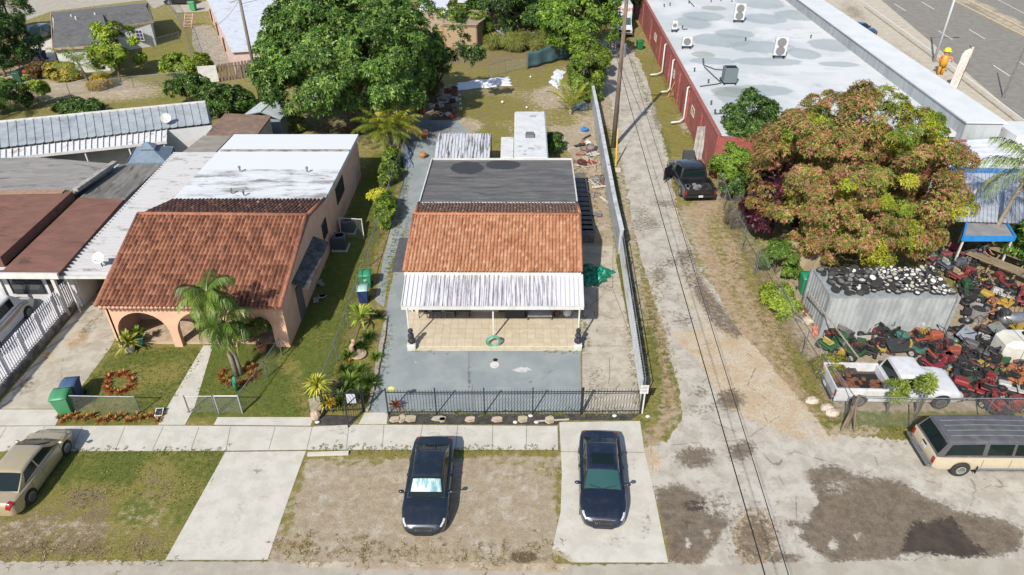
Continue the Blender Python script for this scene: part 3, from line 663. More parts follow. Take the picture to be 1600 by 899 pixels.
b.box(((wl + wr) / 2, yb, 1.55), (wr - wl, .2, 3.1)); b.box(((wl + wr) / 2, 38, 2.7), (wr - wl - .2, 11, .1))
b.build('wall', mat('cream_stucco', 'd9d4cb', 'cfc9bd', 3), CL, world=True)
b = MB(); b.bar(A + Vector((0, -.03, -.12)), B_ + Vector((0, -.03, -.12)), .05, .22); b.build('fascia', WHT, CL, world=True)
for x in (-4.6, -2.5, 1.9): window(CL, (x, yf - .1, 1.5), 1.1, .95, 'y-', GLS, WHT)
b = MB(); b.box((-.3, yf - .14, 1.02), (.95, .05, 2.04)); b.build('door', mat('door_brown', '6e5545', rough=.5), CL, world=True)
AW = [G(612, 424, 2.2), G(630, 424, 2.5), G(639, 372, 2.55), G(624, 372, 2.25)]
MB().slab(AW, .06).build('side_awning', mat('dark_awning', '4a4b4d', '5a5b5d', 4), CL, world=True)
b = MB(); w0 = G(627, 437, 2.0); b.box((wl - .2, 32.8, 1.1), (.3, .6, 2.2)); b.build('side_wall_return', mat('cream_stucco', 'd9d4cb'), CL, world=True)
# front patio cover (aluminium pans on posts)
PA, PB, PC, PD = G(627, 480, 2.42), G(912, 480, 2.42), G(910, 430, 2.78), G(634, 430, 2.78)
PCV = thing('patio_cover', 'white aluminium pan roof on thin white posts over the tiled front patio', 'patio cover', ((PA.x + PB.x) / 2, 30.6, 0))
def streak_mat(name, base, dirt, sc3, amt=(.5, .62)):
    t = NT(name); n = t.noise(2.2, 6, .7, sc3=sc3); m = t.ramp(n, *amt); c = t.mix(m, S(base), S(dirt)); t.col(t.mix(t.ramp(t.noise(25, 4, .75), .6, .8), c, S('9a979a'))); t.rough(.55); return t.m
t = NT('mildewed_pan'); sx = t.n("ShaderNodeSeparateXYZ"); t.t.links.new(t.tc.outputs["Object"], sx.inputs[0])
inner = t.ramp(t.math('ABSOLUTE', t.math('ADD', sx.outputs[0], .15)), 3.3, 3.6, 1, 0)
stk = t.ramp(t.noise(3.3, 4, .7, sc3=(3.6, .05, 1)), .44, .58); mot = t.ramp(t.noise(10, 5, .8, sc3=(1.6, .5, 1)), .3, .65, .4, .85)
t.col(t.mix(t.math('MULTIPLY', t.math('MULTIPLY', inner, stk), mot), S('e6e4e8'), S('726a6e'))); t.rough(.5); M_PAN = t.m
corrugated(PA, PB, PC, PD, 40, .06).build('pan_roof', M_PAN, PCV, world=True)
b = MB(); b.bar(PA + Vector((0, -.05, -.02)), PB + Vector((0, -.05, -.02)), .1, .17); b.bar(PA, PD, .05, .14); b.bar(PB, PC, .05, .14); b.build('gutter', WHT, PCV, world=True)
for (px, py) in ((641, 537), (771, 528), (902, 537)):
    P = G(px, py, .12); b = MB(); b.box((P.x, P.y, 1.28), (.075, .075, 2.3)); b.build('post', WHT, PCV, world=True)
# porch slab of beige tiles
t = NT('beige_tiles'); br = t.n("ShaderNodeTexBrick", offset=0.0); br.inputs["Scale"].default_value = 1.0; br.inputs["Brick Width"].default_value = .42; br.inputs["Row Height"].default_value = .42; br.inputs["Mortar Size"].default_value = .012
br.inputs["Color1"].default_value = S('dacdb4'); br.inputs["Color2"].default_value = S('cfc1a6'); br.inputs["Mortar"].default_value = S('b9a688'); t.t.links.new(t.tc.outputs["Object"], br.inputs[0])
t.col(t.mix(t.ramp(t.noise(3, 6, .75), .5, .7), br.outputs[0], S('e6d9bf'))); t.rough(.6)
b = MB(); b.slab(RP([(638, 541), (905, 541), (903, 487), (638, 487)], .11), .11); o = b.build('front_porch_slab', t.m); struct(o)
b = MB(); b.slab(RP([(636, 547), (906, 547), (905.2, 542), (637.5, 542)], .06), .06); o = b.build('front_porch_step', mat('step_cream', 'd9d0b6', 'c7bda0', 4)); struct(o)

# metal lean-to behind, camper trailer
q = [G(679, 249, 2.3), G(765, 249, 2.3), G(767, 209, 2.5), G(683, 209, 2.5)]
LT = thing('lean_to_roof', 'small ribbed metal roof with rust streaks behind the black flat roof', 'canopy', tuple((q[0] + q[2]) / 2 * Vector((1, 1, 0)) if False else ((q[0].x + q[2].x) / 2, (q[0].y + q[2].y) / 2, 0)))
corrugated(*q, 17, .07).build('ribbed_panel', streak_mat('streaked_tin', 'd8dbe0', '6b6763', (3.0, .15, 1), (.5, .6)), LT, world=True)
b = MB()
for p in q: b.box((p.x * .995, p.y, p.z / 2 - .04), (.08, .08, p.z - .08))
b.build('post', STEEL, LT, world=True)
z = 2.9; q = RP([(803, 247), (857, 247), (852, 174), (804, 174)], z)
TR = thing('camper_trailer', 'white camper trailer with square roof vent parked behind the bungalow', 'camper trailer', ((q[0].x + q[1].x) / 2, (q[0].y + q[2].y) / 2, 0))
TRM = mat('trailer_white', 'e4e5e4', 'd8dad9', 1.5, rough=.6, c3='bfc1bf', s3=1.2)
MB().slab(q, 2.35).build('body', TRM, TR, world=True, bevel=.1)
q2 = RP([(782, 246), (802.6, 246), (803.2, 214), (783, 214)], 2.6); MB().slab(q2, 2.0).build('slide_out', TRM, TR, world=True, bevel=.05)
c = G(828, 213, z); b = MB(); b.box((c.x, c.y, z + .12), (.7, .75, .24), taper=.85); b.build('roof_vent', mat('vent_grey', '6f6f70'), TR, world=True)
for (px, py, s) in ((812, 230, .15), (829, 233, .2), (819, 242, .1), (832, 183, .25)):
    c = G(px, py, z); b = MB(); b.box((c.x, c.y, z + .04), (s * 2, s, .08)); b.build('roof_fitting', mat('fitting', 'a9adb0'), TR, world=True)
for dy in (-1.2, 1.2):
    for sx_ in (-1, 1): b = MB(); b.lathe((TR.location.x + sx_ * 1.05, TR.location.y + dy, .35), [(.2, -.1), (.35, -.1), (.35, .1), (.2, .1)], 14, axis='X'); b.build('wheel', RUBBER, TR, world=True)

# ------------------------------------------------------------------ pink house on the left
PH = thing('pink_house', 'peach stucco house with red barrel tile roof and arched front porch', 'house', (-16.4, 38, 0))
A, B_ = G(150, 479, 2.95), G(437, 482, 2.95); D, C_ = G(217, 336, 4.25), G(480, 338, 4.25)
pal_old = ['9d6a52', '8f5e48', 'a8755b', '845744', '97654e', '7a4f3d']
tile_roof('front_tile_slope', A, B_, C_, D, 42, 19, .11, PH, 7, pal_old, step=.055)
E, F_ = G(268, 312, 3.55), G(507, 312, 3.55)
tile_roof('rear_tile_slope', F_, E, D, C_, 40, 7, .05, PH, 8, ['ad745a', 'a06a50', 'b87f64', '8f5c46'], step=.02)
b = MB(); b.tube([D + Vector((-.03, 0, .08)), C_ + Vector((.05, 0, .08))], .12, 8)
for P, Q in ((B_, C_), (F_, C_), (A, D)): b.tube([P + Vector((0, 0, .06)), Q + Vector((0, 0, .08))], .11, 8)
b.build('ridge_caps', mat('ridge_old', 'a86e52', '8a553f', 5), PH, world=True, smooth=True)
FR = [G(268, 313, 3.42), G(507, 313, 3.42), G(560, 210, 3.35), G(366, 210, 3.35)]
t = flat_roof_mat('white_roof_paint', 'd9dcdf', 'e6e8ea', '8f8d88', (.5, 1.6, 1)); cc = t.b.inputs["Base Color"].links[0].from_socket
bandm = t.n("ShaderNodeSeparateXYZ"); t.t.links.new(t.tc.outputs["Object"], bandm.inputs[0])
clean = t.ramp(bandm.outputs[1], 6.1, 6.25)
soot = t.math('MULTIPLY', t.ramp(t.noise(.8, 7, .7, sc3=(.4, 1.3, 1)), .48, .66), .8)
cc = t.mix(soot, cc, S('77736c')); t.col(t.mix(clean, cc, S('e4e7ea')))
MB().slab(FR, .25).build('flat_roof', t.m, PH, world=True)
P0, P1 = G(345, 236, 3.38), G(546, 236, 3.38); b = MB(); b.bar(P0, P1, .25, .14); b.build('roof_step', mat('roof_grime', 'a9a69f', '6f6b64', 2), PH, world=True)
for (px, py) in ((375, 267), (362, 302), (381, 305), (480, 268), (405, 322)):
    c = G(px, py, 3.5); b = MB(); b.cyl(c, c + Vector((0, 0, .25)), .06, n=8); b.ball(c + Vector((0, 0, .26)), .1, 8, 5); b.build('vent_pipe', STEEL, PH, world=True)
PINK = mat('peach_stucco', 'efc0a2', 'e8b698', 1.5, rough=.9, c3='dba88c', s3=1.2, grain=.05); PINK2 = PINK
xl, xr = -20.75, -11.85; b = MB()
yf = 29.35
hz = [(WY(181, 500, yf).x, WY(262, 500, yf).x, 2.25, True), (WY(272, 500, yf).x + .1, WY(352, 500, yf).x, 2.25, True), (WY(362, 500, yf).x, WY(424, 500, yf).x, 2.3, True)]
facade(b, xl, xr - .1, yf, .3, .0, 2.82, hz)
gable_wall(b, xr, [(yf - .15, 0), (50.4, 0), (50.4, 3.15), (39.7, 3.3), (36.2, 4.05), (yf - .15, 2.8)], .2); gable_wall(b, xl, [(yf - .15, 0), (50.4, 0), (50.4, 3.15), (39.7, 3.3), (36.2, 4.05), (yf - .15, 2.8)], .2)
b.box(((xl + xr) / 2, 31.6, 1.4), (xr - xl - .2, .2, 2.8)); b.box(((xl + xr) / 2, 50.4, 1.55), (xr - xl, .2, 3.1)); b.box(((xl + xr) / 2, 40.5, 2.85), (xr - xl - .2, 17.5, .1))
b.build('wall', PINK, PH, world=True)
b = MB()                                                       # scalloped soffit trim under the eave
for i in range(42): x = A.x + .1 + (B_.x - A.x - .2) * (i + .5) / 42; b.cyl((x, yf - .62, 2.86), (x, yf - .3, 2.9), .1, n=8)
b.build('eave_course', mat('eave_pink', 'dca98f', 'c48d74', 4), PH, world=True, smooth=True)
b = MB(); b.box(((xl + xr) / 2, 30.5, .06), (xr - xl - .3, 2.1, .12)); b.build('porch_floor', mat('porch_tile', 'cbb59a', 'b59c80', 3), PH, world=True)
b = MB(); b.box((-15.0, 31.46, 1.05), (.95, .06, 2.1)); b.build('door', mat('white_door', 'd9d6d0', rough=.5), PH, world=True)
window(PH, (-18.9, 31.48, 1.45), 1.5, 1.1, 'y-', GLS, WHT); window(PH, (-13.2, 31.48, 1.45), 1.2, 1.1, 'y-', GLS, WHT)
w = WX(530, 293, xr + .1); window(PH, (xr + .1, w.y, 2.2), 2.2, 1.1, 'x+', GLS, mat('dark_bars', '3d3a38'), (7, 1))
w = WX(497, 360, xr + .1); window(PH, (xr + .1, 38.6, 1.9), 1.0, 1.0, 'x+', GLS, mat('dark_bars', '3d3a38'), (3, 1))
aw = [(xr + .1, 31.2, 2.75), (xr + .1, 36.2, 2.75), (xr + .95, 36.2, 2.35), (xr + .95, 31.2, 2.35)]
MB().slab(aw, .05).build('side_awning', mat('dark_awning2', '3c3b3b', '6a6764', 3), PH, world=True)
b = MB(); b.box((xr + .13, 32.0, 1.05), (.06, .95, 2.1)); b.build('side_door', mat('iron_grille_door', '5b5a58', '787470', 14), PH, world=True)
b = MB(); b.box((xr + .1, 30.2, 2.45), (.03, .0, .0)); 
gq = [G(120, 462, 0)]
# corrugated carport roof between the houses
q = [G(93, 433, 2.55), G(172, 433, 2.55), G(334, 241, 2.75), G(272, 241, 2.75)]
q[1] = Vector((q[1].x - .0, q[1].y, 2.55)); q[2] = Vector((-20.75, q[2].y, 2.75)); q[1] = Vector((-20.95, q[1].y, 2.55)); q[0] = Vector((q[0].x, q[0].y, 2.55))
CR = thing('carport_roof', 'long white ribbed aluminium roof filling the gap beside the red tiled house', 'carport', (-22.0, 40, 0))
t = streak_mat('carport_pan', 'cfcfd1', '8d8a86', (.3, 1.2, 1), (.54, .68))
corrugated(q[0], q[3], q[2], q[1], 48, .16).build('ribbed_panel', t, CR, world=True)
b = MB(); b.bar(q[0] + Vector((0, -.04, 0)), q[1] + Vector((0, -.04, 0)), .08, .16); b.bar(q[0], q[3], .06, .2); b.build('edge_gutter', WHT, CR, world=True)
for i in range(5): y = q[0].y + .3 + i * 4.6; x = q[0].x + (q[3].x - q[0].x) * (y - q[0].y) / (q[3].y - q[0].y) + .12; b = MB(); b.box((x, y, 1.2), (.08, .08, 2.4)); b.build('post', WHT, CR, world=True)
# gate wall under the carport
g0, g1 = G(108, 478, 0), G(172, 472, 0); g1 = G(166, 464, 0)
GT = thing('carport_gate', 'tall beige panel gate with dark frame closing the carport front', 'gate', ((g0.x + g1.x) / 2, 34.2, 0))
y = 34.6; xa, xb = -24.0, -21.0; b = MB(); b.box(((xa + xb) / 2, y, 1.15), (xb - xa, .05, 2.1)); b.build('panel', mat('beige_panel', 'cfc3aa', 'bfb298', 2), GT, world=True)
b = MB()
for i in range(5): b.box((xa + (xb - xa) * i / 4, y - .04, 1.15), (.06, .06, 2.2))
for zz in (.1, 1.15, 2.2): b.box(((xa + xb) / 2, y - .045, zz), (xb - xa, .05, .06))
b.build('gate_frame', mat('dark_bars', '3d3a38'), GT, world=True)

# ------------------------------------------------------------------ neighbour with brown roofs (far left)
NH = thing('brown_roof_house', 'white house with rust brown flat roofs in front and weathered grey roofs behind', 'house', (-28, 42, 0))
zb = 2.85
MBR = flat_roof_mat('brown_roofing', '7c5647', '8d6152', '5d463c', (.5, 1.2, 1)).m; GRR = flat_roof_mat('grey_roofing', '8e8a84', 'a09c96', '5f5b56', (.5, 2.0, 1)).m; DGR = flat_roof_mat('dark_streaked_roofing', '6d6a64', '8c8881', '45423e', (1.8, .35, 1)).m
def roof_part(name, pts, z, th, m): return MB().slab(RP(pts, z), th).build(name, m, NH, world=True)
roof_part('brown_front_roof', [(-120,428),(2,426),(90,429),(193,312),(123,309),(8,408),(-120,520)][:5] + [(5,422)], zb, .2, MBR)
roof_part('brown_left_roof', [(-130,400),(0,402),(113,299),(0,301),(-130,303)], zb + .45, .6, MBR)
roof_part('grey_rear_roof', [(-130,297.5),(0,297),(115,295.5),(176,256),(60,246),(-130,249)], zb + .48, .4, GRR)
roof_part('dark_rear_roof', [(125,308),(195,311),(254,257),(186,257)], zb, .25, DGR)
b = MB()
for P, Q in ((G(118,297,zb+.5), G(180,254,zb+.5)),): b.bar(P, Q, .35, .22)
b.build('roof_parapet', mat('parapet_grey', 'b3afa8', '8d8880', 3), NH, world=True)
P, Q = G(-120, 430, zb - .05), G(91, 431.5, zb - .05); b = MB(); b.bar(P, Q, .12, .34); b.build('fascia', WHT, NH, world=True)
P, Q = G(-10, 302, zb + .45), G(100, 300, zb + .47); b = MB(); b.bar(P + Vector((0, .0, .03)), Q + Vector((0, 0, .03)), .5, .05); b.build('ridge_flashing', mat('ridge_tan', 'b09078', '9a7c66', 3), NH, world=True)
b = MB(); yf = 36.0
ring = RP([(-125,428),(88,431),(186,320),(250,262),(180,250),(-125,252)], 0); ring = [Vector((p.x, p.y, 0)) for p in (G(-125,428,zb), G(86,430,zb), G(186,318,zb), G(248,262,zb), G(180,252,zb), G(-125,252,zb))]
ring[0].y += 1.2; ring[1].y += 1.2
for i in range(len(ring)):
    P, Q = ring[i], ring[(i + 1) % len(ring)]; b.bar(P + Vector((0, 0, 1.3)), Q + Vector((0, 0, 1.3)), .2, 2.6)
b.build('wall', mat('white_wall', 'dedede', 'd0d0d2', 1.5), NH, world=True)
fy = ring[1].y - .12
for x in (-30.5, -27.3): window(NH, (x, fy, 1.55), 1.8, 1.2, 'y-', GLS, DARK)
b = MB(); b.box((-25.6, fy - .02, 1.15), (.95, .05, 2.1)); b.build('door', DARK, NH, world=True)
for x in (-24.95, -27.9): b = MB(); b.box((x, G(0, 430, zb).y + .15, 1.35), (.18, .18, 2.6)); b.build('porch_post', WHT, NH, world=True)

# ------------------------------------------------------------------ long metal roofed building, its awning, gazebo
z = 3.2; q = [G(-130, 263, 2.7), G(262, 203, 2.7), G(322, 160, 3.3), G(-130, 205, 3.3)]; q[1] = G(328, 192, 2.75)
LM = thing('metal_roof_building', 'long building with pale corrugated metal roof and satellite dish at its right end', 'building', ((q[0].x + q[1].x) / 2, 55, 0))
TIN = mat('weathered_tin', 'b3b9bc', 'a0a6aa', 1.5, rough=.5, c3='8b9195', s3=.8)
A_, B__, C__, D__ = G(-130, 246, 2.85), G(328, 193, 2.85), G(321, 160, 3.3), G(-130, 204, 3.3)
corrugated(A_, B__, C__, D__, 34, .05).build('metal_roof', TIN, LM, world=True)
b = MB()
ft = [Vector((p.x, p.y, 0)) for p in (A_, B__, C__, D__)]
for i in range(4):
    P, Q = ft[i], ft[(i + 1) % 4]; mz = 1.32; b.bar(P + Vector((0, .25 if i in (0,) else 0, mz)), Q + Vector((0, .25 if i in (0,) else 0, mz)), .2, 2.64)
b.build('wall', mat('white_wall', 'dedede', 'd0d0d2'), LM, world=True)
P, Q = D__, C__; b = MB(); b.bar(P + Vector((0, .03, .05)), Q + Vector((0, .03, .05)), .12, .14); b.build('roof_edge', WHT, LM, world=True)
q = [G(0, 249, 2.35), G(261, 222, 2.35), G(262, 199, 2.75), G(-10, 226, 2.75)]; q[0] = G(-60, 256, 2.35); q[3] = G(-60, 231, 2.75)
AWN = thing('ribbed_awning', 'bright white ribbed awning along the front of the long metal roof', 'awning', ((q[0].x + q[1].x) / 2, q[0].y, 0))
corrugated(*q, 34, .09).build('ribbed_panel', mat('bright_pan', 'e8e9ec', 'dcdde0', 4, rough=.45, c3='b7a894', s3=1.5), AWN, world=True)
b = MB(); b.bar(q[0] + Vector((0, -.05, 0)), q[1] + Vector((0, -.05, 0)), .1, .2); b.build('gutter', WHT, AWN, world=True)
for k in (.1, .35, .58, .8, .98): P = q[0].lerp(q[1], k); b = MB(); b.box((P.x, P.y + .05, 1.1), (.09, .09, 2.2)); b.build('post', WHT, AWN, world=True)
# blue-grey gazebo with a vented top
c = G(238, 252, 0); gz = [G(198, 257, 2.3), G(262, 256, 2.3), G(271, 231, 2.3), G(212, 231, 2.3)]; cen = sum(gz, Vector()) / 4; top = cen + Vector((0, 0, .9))
GZ = thing('gazebo', 'blue grey canvas gazebo with a small raised vent top', 'gazebo', (cen.x, cen.y, 0)); CANV = mat('canvas_blue_grey', '7d8fa0', '71828f', 3)
b = MB(); m_ = [p.lerp(top, .7) for p in gz]
for i in range(4): b.add([gz[i], gz[(i + 1) % 4], m_[(i + 1) % 4], m_[i]], [(0, 1, 2, 3)])
for i in range(4): b.bar(gz[i], gz[(i + 1) % 4], .03, .2)
b.build('canopy', CANV, GZ, world=True)
b = MB(); m2 = [p.lerp(top, .62) + Vector((0, 0, .16)) for p in gz]
for i in range(4): b.add([m2[i], m2[(i + 1) % 4], top + Vector((0, 0, .2))], [(0, 1, 2)])
b.build('vent_top', CANV, GZ, world=True)
for p in gz: b = MB(); b.box((p.x, p.y, 1.15), (.08, .08, 2.3)); b.build('post', BLACK, GZ, world=True)
# two low lean-to roofs behind the white roof
def shed(name, label, cat, top, zt, th, roofm, wallm, hips=None):
    T = [G(x, y, zz) for (x, y, zz) in top]; c = sum(T, Vector()) / len(T); o = thing(name, label, cat, (c.x, c.y, 0))
    MB().slab(T, th).build('roof', roofm, o, world=True)
    b = MB(); ins = [p.lerp(c, .06) for p in T]
    b.v = []; n = len(ins); vs = [(p.x, p.y, 0) for p in ins] + [(p.x, p.y, p.z - th - .005) for p in ins]
    b.add(vs, [(i, (i + 1) % n, n + (i + 1) % n, n + i) for i in range(n)]); b.build('wall', wallm, o, world=True); return o
BRS = flat_roof_mat('brown_shed_roof', '7d6656', '92796a', '584a40', (1, 1, 1)).m
shed('shed', 'brown flat roofed shed next to the little gabled grey shed', 'shed', [(322,210,2.6),(403,209,2.6),(424,181,2.7),(352,177,2.7)], 2.6, .12, BRS, WHT)
shed('lean_to', 'patched grey and brown flat roof beside the top of the ribbed carport', 'lean-to', [(285,238,2.5),(336,239,2.5),(362,212,2.55),(318,212,2.55)], 2.5, .12, flat_roof_mat('patched_roof', '8d867c', 'a39c92', '7a5f4c', (.6, 2, 1)).m, WHT)
ga = [G(380,181,2.1), G(441,186,2.1), G(458,165,2.1), G(402,163,2.1)]; ga = [G(380,180,2.1), G(438,187,2.1), G(457,166,2.1), G(408,159,2.1)]
c = sum(ga, Vector()) / 4; GS = thing('gabled_shed', 'small pale metal shed with a ridged roof and grey walls', 'shed', (c.x, c.y, 0))
r0 = (ga[0] + ga[1]) / 2 + Vector((0, 0, .45)); r1 = (ga[3] + ga[2]) / 2 + Vector((0, 0, .45)); b = MB()
b.add([ga[0], r0, r1, ga[3]], [(0, 1, 2, 3)]); b.add([r0, ga[1], ga[2], r1], [(0, 1, 2, 3)]); b.add([p - Vector((0, 0, .05)) for p in (ga[0], r0, r1, ga[3])], [(3, 2, 1, 0)]); b.add([p - Vector((0, 0, .05)) for p in (r0, ga[1], ga[2], r1)], [(3, 2, 1, 0)])
b.tube([r0 + Vector((0, 0, .03)), r1 + Vector((0, 0, .03))], .05, 6); b.build('roof', mat('pale_tin', 'c9d3d4', 'b3bec0', 2, rough=.45, c3='b89a84', s3=.9), GS, world=True)
b = MB(); f = [Vector((p.x, p.y, 0)).lerp(Vector((c.x, c.y, 0)), .08) for p in ga]
for i in range(4): P, Q = f[i], f[(i + 1) % 4]; b.bar(P + Vector((0, 0, 1)), Q + Vector((0, 0, 1)), .06, 2.0)
b.build('wall', mat('shed_bluegrey', '8d9aa5', '808c96', 3), GS, world=True)
b = MB(); b.box((f[0].lerp(f[1], .5).x, f[0].lerp(f[1], .5).y - .07, .9), (.8, .04, 1.7), rz=math.atan2(f[1].y - f[0].y, f[1].x - f[0].x)); b.build('door', mat('shed_door', '5e6a74'), GS, world=True)

# ------------------------------------------------------------------ upper left house
def polyhouse(name, label, cat, roof, zr, wallm, roofm, over=.35, th=.15, windows=()):
    T = [G(x, y, zz) for (x, y, zz) in roof]; c = sum(T, Vector()) / len(T); o = thing(name, label, cat, (c.x, c.y, 0))
    return o, T, c
o, T, c = polyhouse('grey_roof_house', 'white house with dark grey shingle roof behind two leafy yard trees', 'house', [(83,76,2.9),(173,72,2.9),(171,42,2.9),(238,36,2.9),(232,5,2.9),(82,22,2.9)], 2.9, None, None)
GH_ = o; SH = flat_roof_mat('grey_shingle', '63615f', '747270', '514f4e', (1, 1, 1)).m
r1, r2 = G(80, 22, 3.9), G(231, 5, 3.9); r1 = G(84, 30, 3.9); r2 = G(228, 10, 3.9); rr = G(160, 21, 3.9)
a0, a1, a2, a3, a4, a5 = G(82,76,2.8), G(173,70,2.8), G(172,44,2.8), G(240,33,2.8), G(231,4,2.8), G(79,20,2.8)
b = MB()
for f in ([a0, a1, rr, r1], [a2, a3, r2, rr], [a1, a2, rr], [r1, rr, a5], [rr, r2, a4, a5]): b.add(f, [tuple(range(len(f)))]); b.add([p - Vector((0, 0, .12)) for p in f], [tuple(range(len(f)))[::-1]])
b.build('roof', SH, o, world=True)
b = MB()
for P, Q in ((a0, a1), (a1, a2), (a2, a3), (a3, a4), (a4, a5), (a5, a0)): b.bar(P - Vector((0, 0, .1)), Q - Vector((0, 0, .1)), .08, .22)
b.build('fascia', mat('tan_fascia', 'c2a68a', 'b3977b', 3), o, world=True)
cc_ = Vector((c.x, c.y, 0)); b = MB(); ring = [Vector((p.x, p.y, 0)) for p in (a0, a1, a2, a3, a4, a5)]; ring = [p + (cc_ - p).normalized() * .45 for p in ring]
for i in range(6): P, Q = ring[i], ring[(i + 1) % 6]; b.bar(P + Vector((0, 0, 1.35)), Q + Vector((0, 0, 1.35)), .2, 2.7)
b.build('wall', mat('offwhite_wall', 'e6e8e0', 'dadcd4', 2), o, world=True)
m = ring[2].lerp(ring[3], .62); window(o, (m.x, m.y - .16, 1.5), 1.5, 1.2, 'y-', mat('violet_glass', '4a4666', rough=.2), WHT, (3, 2))
m = ring[2].lerp(ring[3], .08); window(o, (m.x, m.y - .16, 1.5), .8, 1.3, 'y-', GLS, WHT, (0, 1))
for (px, py) in ((150, 27), (113, 30), (120, 33)): P = G(px, py, 3.6); b = MB(); b.cyl(P, P + Vector((0, 0, .5)), .1, n=8); b.build('vent_pipe', WHT, o, world=True)

# ------------------------------------------------------------------ pink house with a white roof, top
T = [G(361, 78, 3.0), G(470, 72, 3.0), G(470, -40, 3.0), G(318, -14, 3.0)]
c = sum(T, Vector()) / 4; WP = thing('white_roof_house', 'pink walled house with bluish white flat roof behind the wooden fence', 'house', (c.x, c.y, 0))
MB().slab(T, .3).build('roof', flat_roof_mat('bluish_white_roof', 'cfd4de', 'dde1e8', 'b4bac6', (1, 1, 1)).m, WP, world=True)
b = MB(); ring = [Vector((p.x, p.y, 0)) for p in T]; ring = [p + (Vector((c.x, c.y, 0)) - p).normalized() * .4 for p in ring]
for i in range(4): P, Q = ring[i], ring[(i + 1) % 4]; b.bar(P + Vector((0, 0, 1.35)), Q + Vector((0, 0, 1.35)), .2, 2.7)
b.build('wall', mat('soft_pink', 'e3c6be', 'd7b9b0', 2), WP, world=True)
m = ring[0].lerp(ring[1], .3); window(WP, (m.x, m.y - .14, 1.6), 1.6, 1.0, 'y-', GLS, WHT)
for k in (.2, .45, .7): m = ring[3].lerp(ring[0], k); b = MB(); b.box((m.x - .12, m.y, 1.2), (.08, 1.0, 1.6)); b.build('shutter', mat('tan_shutter', 'c8a27e'), WP, world=True)

# ------------------------------------------------------------------ far centre house group (partly behind trees)
T = [G(692, 38, 2.7), G(745, 39, 2.7), G(762, 26, 2.7), G(728, 9, 2.7), G(688, 14, 2.7)]
c = sum(T, Vector()) / 5; o = thing('tan_roof_house', 'low house with tan gravel roof and orange gable end at the back', 'house', (c.x, c.y, 0))
MB().slab(T, .2).build('roof', flat_roof_mat('tan_gravel', 'a3937f', 'b5a48e', '8b7c6b', (1, 1, 1)).m, o, world=True)
b = MB()
for i in range(5): P, Q = T[i], T[(i + 1) % 5]; P, Q = [Vector((p.x, p.y, 0)).lerp(Vector((c.x, c.y, 0)), .06) for p in (P, Q)]; b.bar(P + Vector((0, 0, 1.22)), Q + Vector((0, 0, 1.22)), .2, 2.44); b.bar(T[i] + Vector((0, 0, .06)), T[(i + 1) % 5] + Vector((0, 0, .06)), .25, .14)
b.build('wall', mat('tan_wall', 'b59a7c'), o, world=True)
g0, g1, g2, g3 = G(690,36,2.3), G(726,33,2.3), G(706,14,2.4), G(684,18,2.4); rd0 = (g0 + g1) / 2 + Vector((0, 0, .8)); rd1 = (g2 + g3) / 2 + Vector((0, 0, .8)); b = MB()
b.add([g0, rd0, rd1, g3], [(0, 1, 2, 3)]); b.add([rd0, g1, g2, rd1], [(0, 1, 2, 3)]); o2 = thing('striped_gable_roof', 'white striped gabled canopy attached before the tan roofed house', 'canopy', (g0.x, g0.y, 0)); b.build('roof', streak_mat('striped_tin', 'dcdde4', '9a9aa6', (3, .3, 1)), o2, world=True)
b = MB(); b.add([g0, g1, rd0], [(0, 1, 2)]); b.box(((g0.x + g1.x) / 2, g0.y + .1, 1.1), ((g1.x - g0.x) * .96, .1, 2.2)); b.build('gable_wall', mat('orange_wall', 'c98a4e', 'b57a44', 3), o2, world=True)
for (nm, lab, pts, z, col_) in (('white_roof_building', 'small white flat roofed building at the top edge behind the big mango', [(655,14),(695,14),(705,-4),(660,-8)], 3, 'dfe1ea'), ('white_roof_building', 'white roofed building at the top edge right of the tan roof', [(715,2),(790,4),(800,-22),(720,-22)], 3, 'e2e2e6'), ('grey_roof_building', 'grey roofed building at the top edge between the two left streets', [(330,-30),(460,-30),(470,-55),(330,-55)], 3, 'b9bcc4')):
    T = RP(pts, z); c = sum(T, Vector()) / 4; o = thing(nm, lab, 'building', (c.x, c.y, 0)); MB().slab(T, .2).build('roof', mat('roof_' + col_, col_, rough=.6), o, world=True)
    b = MB(); ins = [p.lerp(c, .04) for p in T]; b.prism([(p.x, p.y) for p in ins], 0, z - .205); b.build('wall', mat('wall_tan_far', 'b9a692', 'a7947f', 3), o, world=True)

# ------------------------------------------------------------------ red walled commercial building with the big white roof
ZR = 3.3; xw = 15.15
yw0, yw1 = 50.2, 150
NB = thing('commercial_building', 'long red brick commercial building with a huge white coated flat roof', 'building', (26, 90, 0))
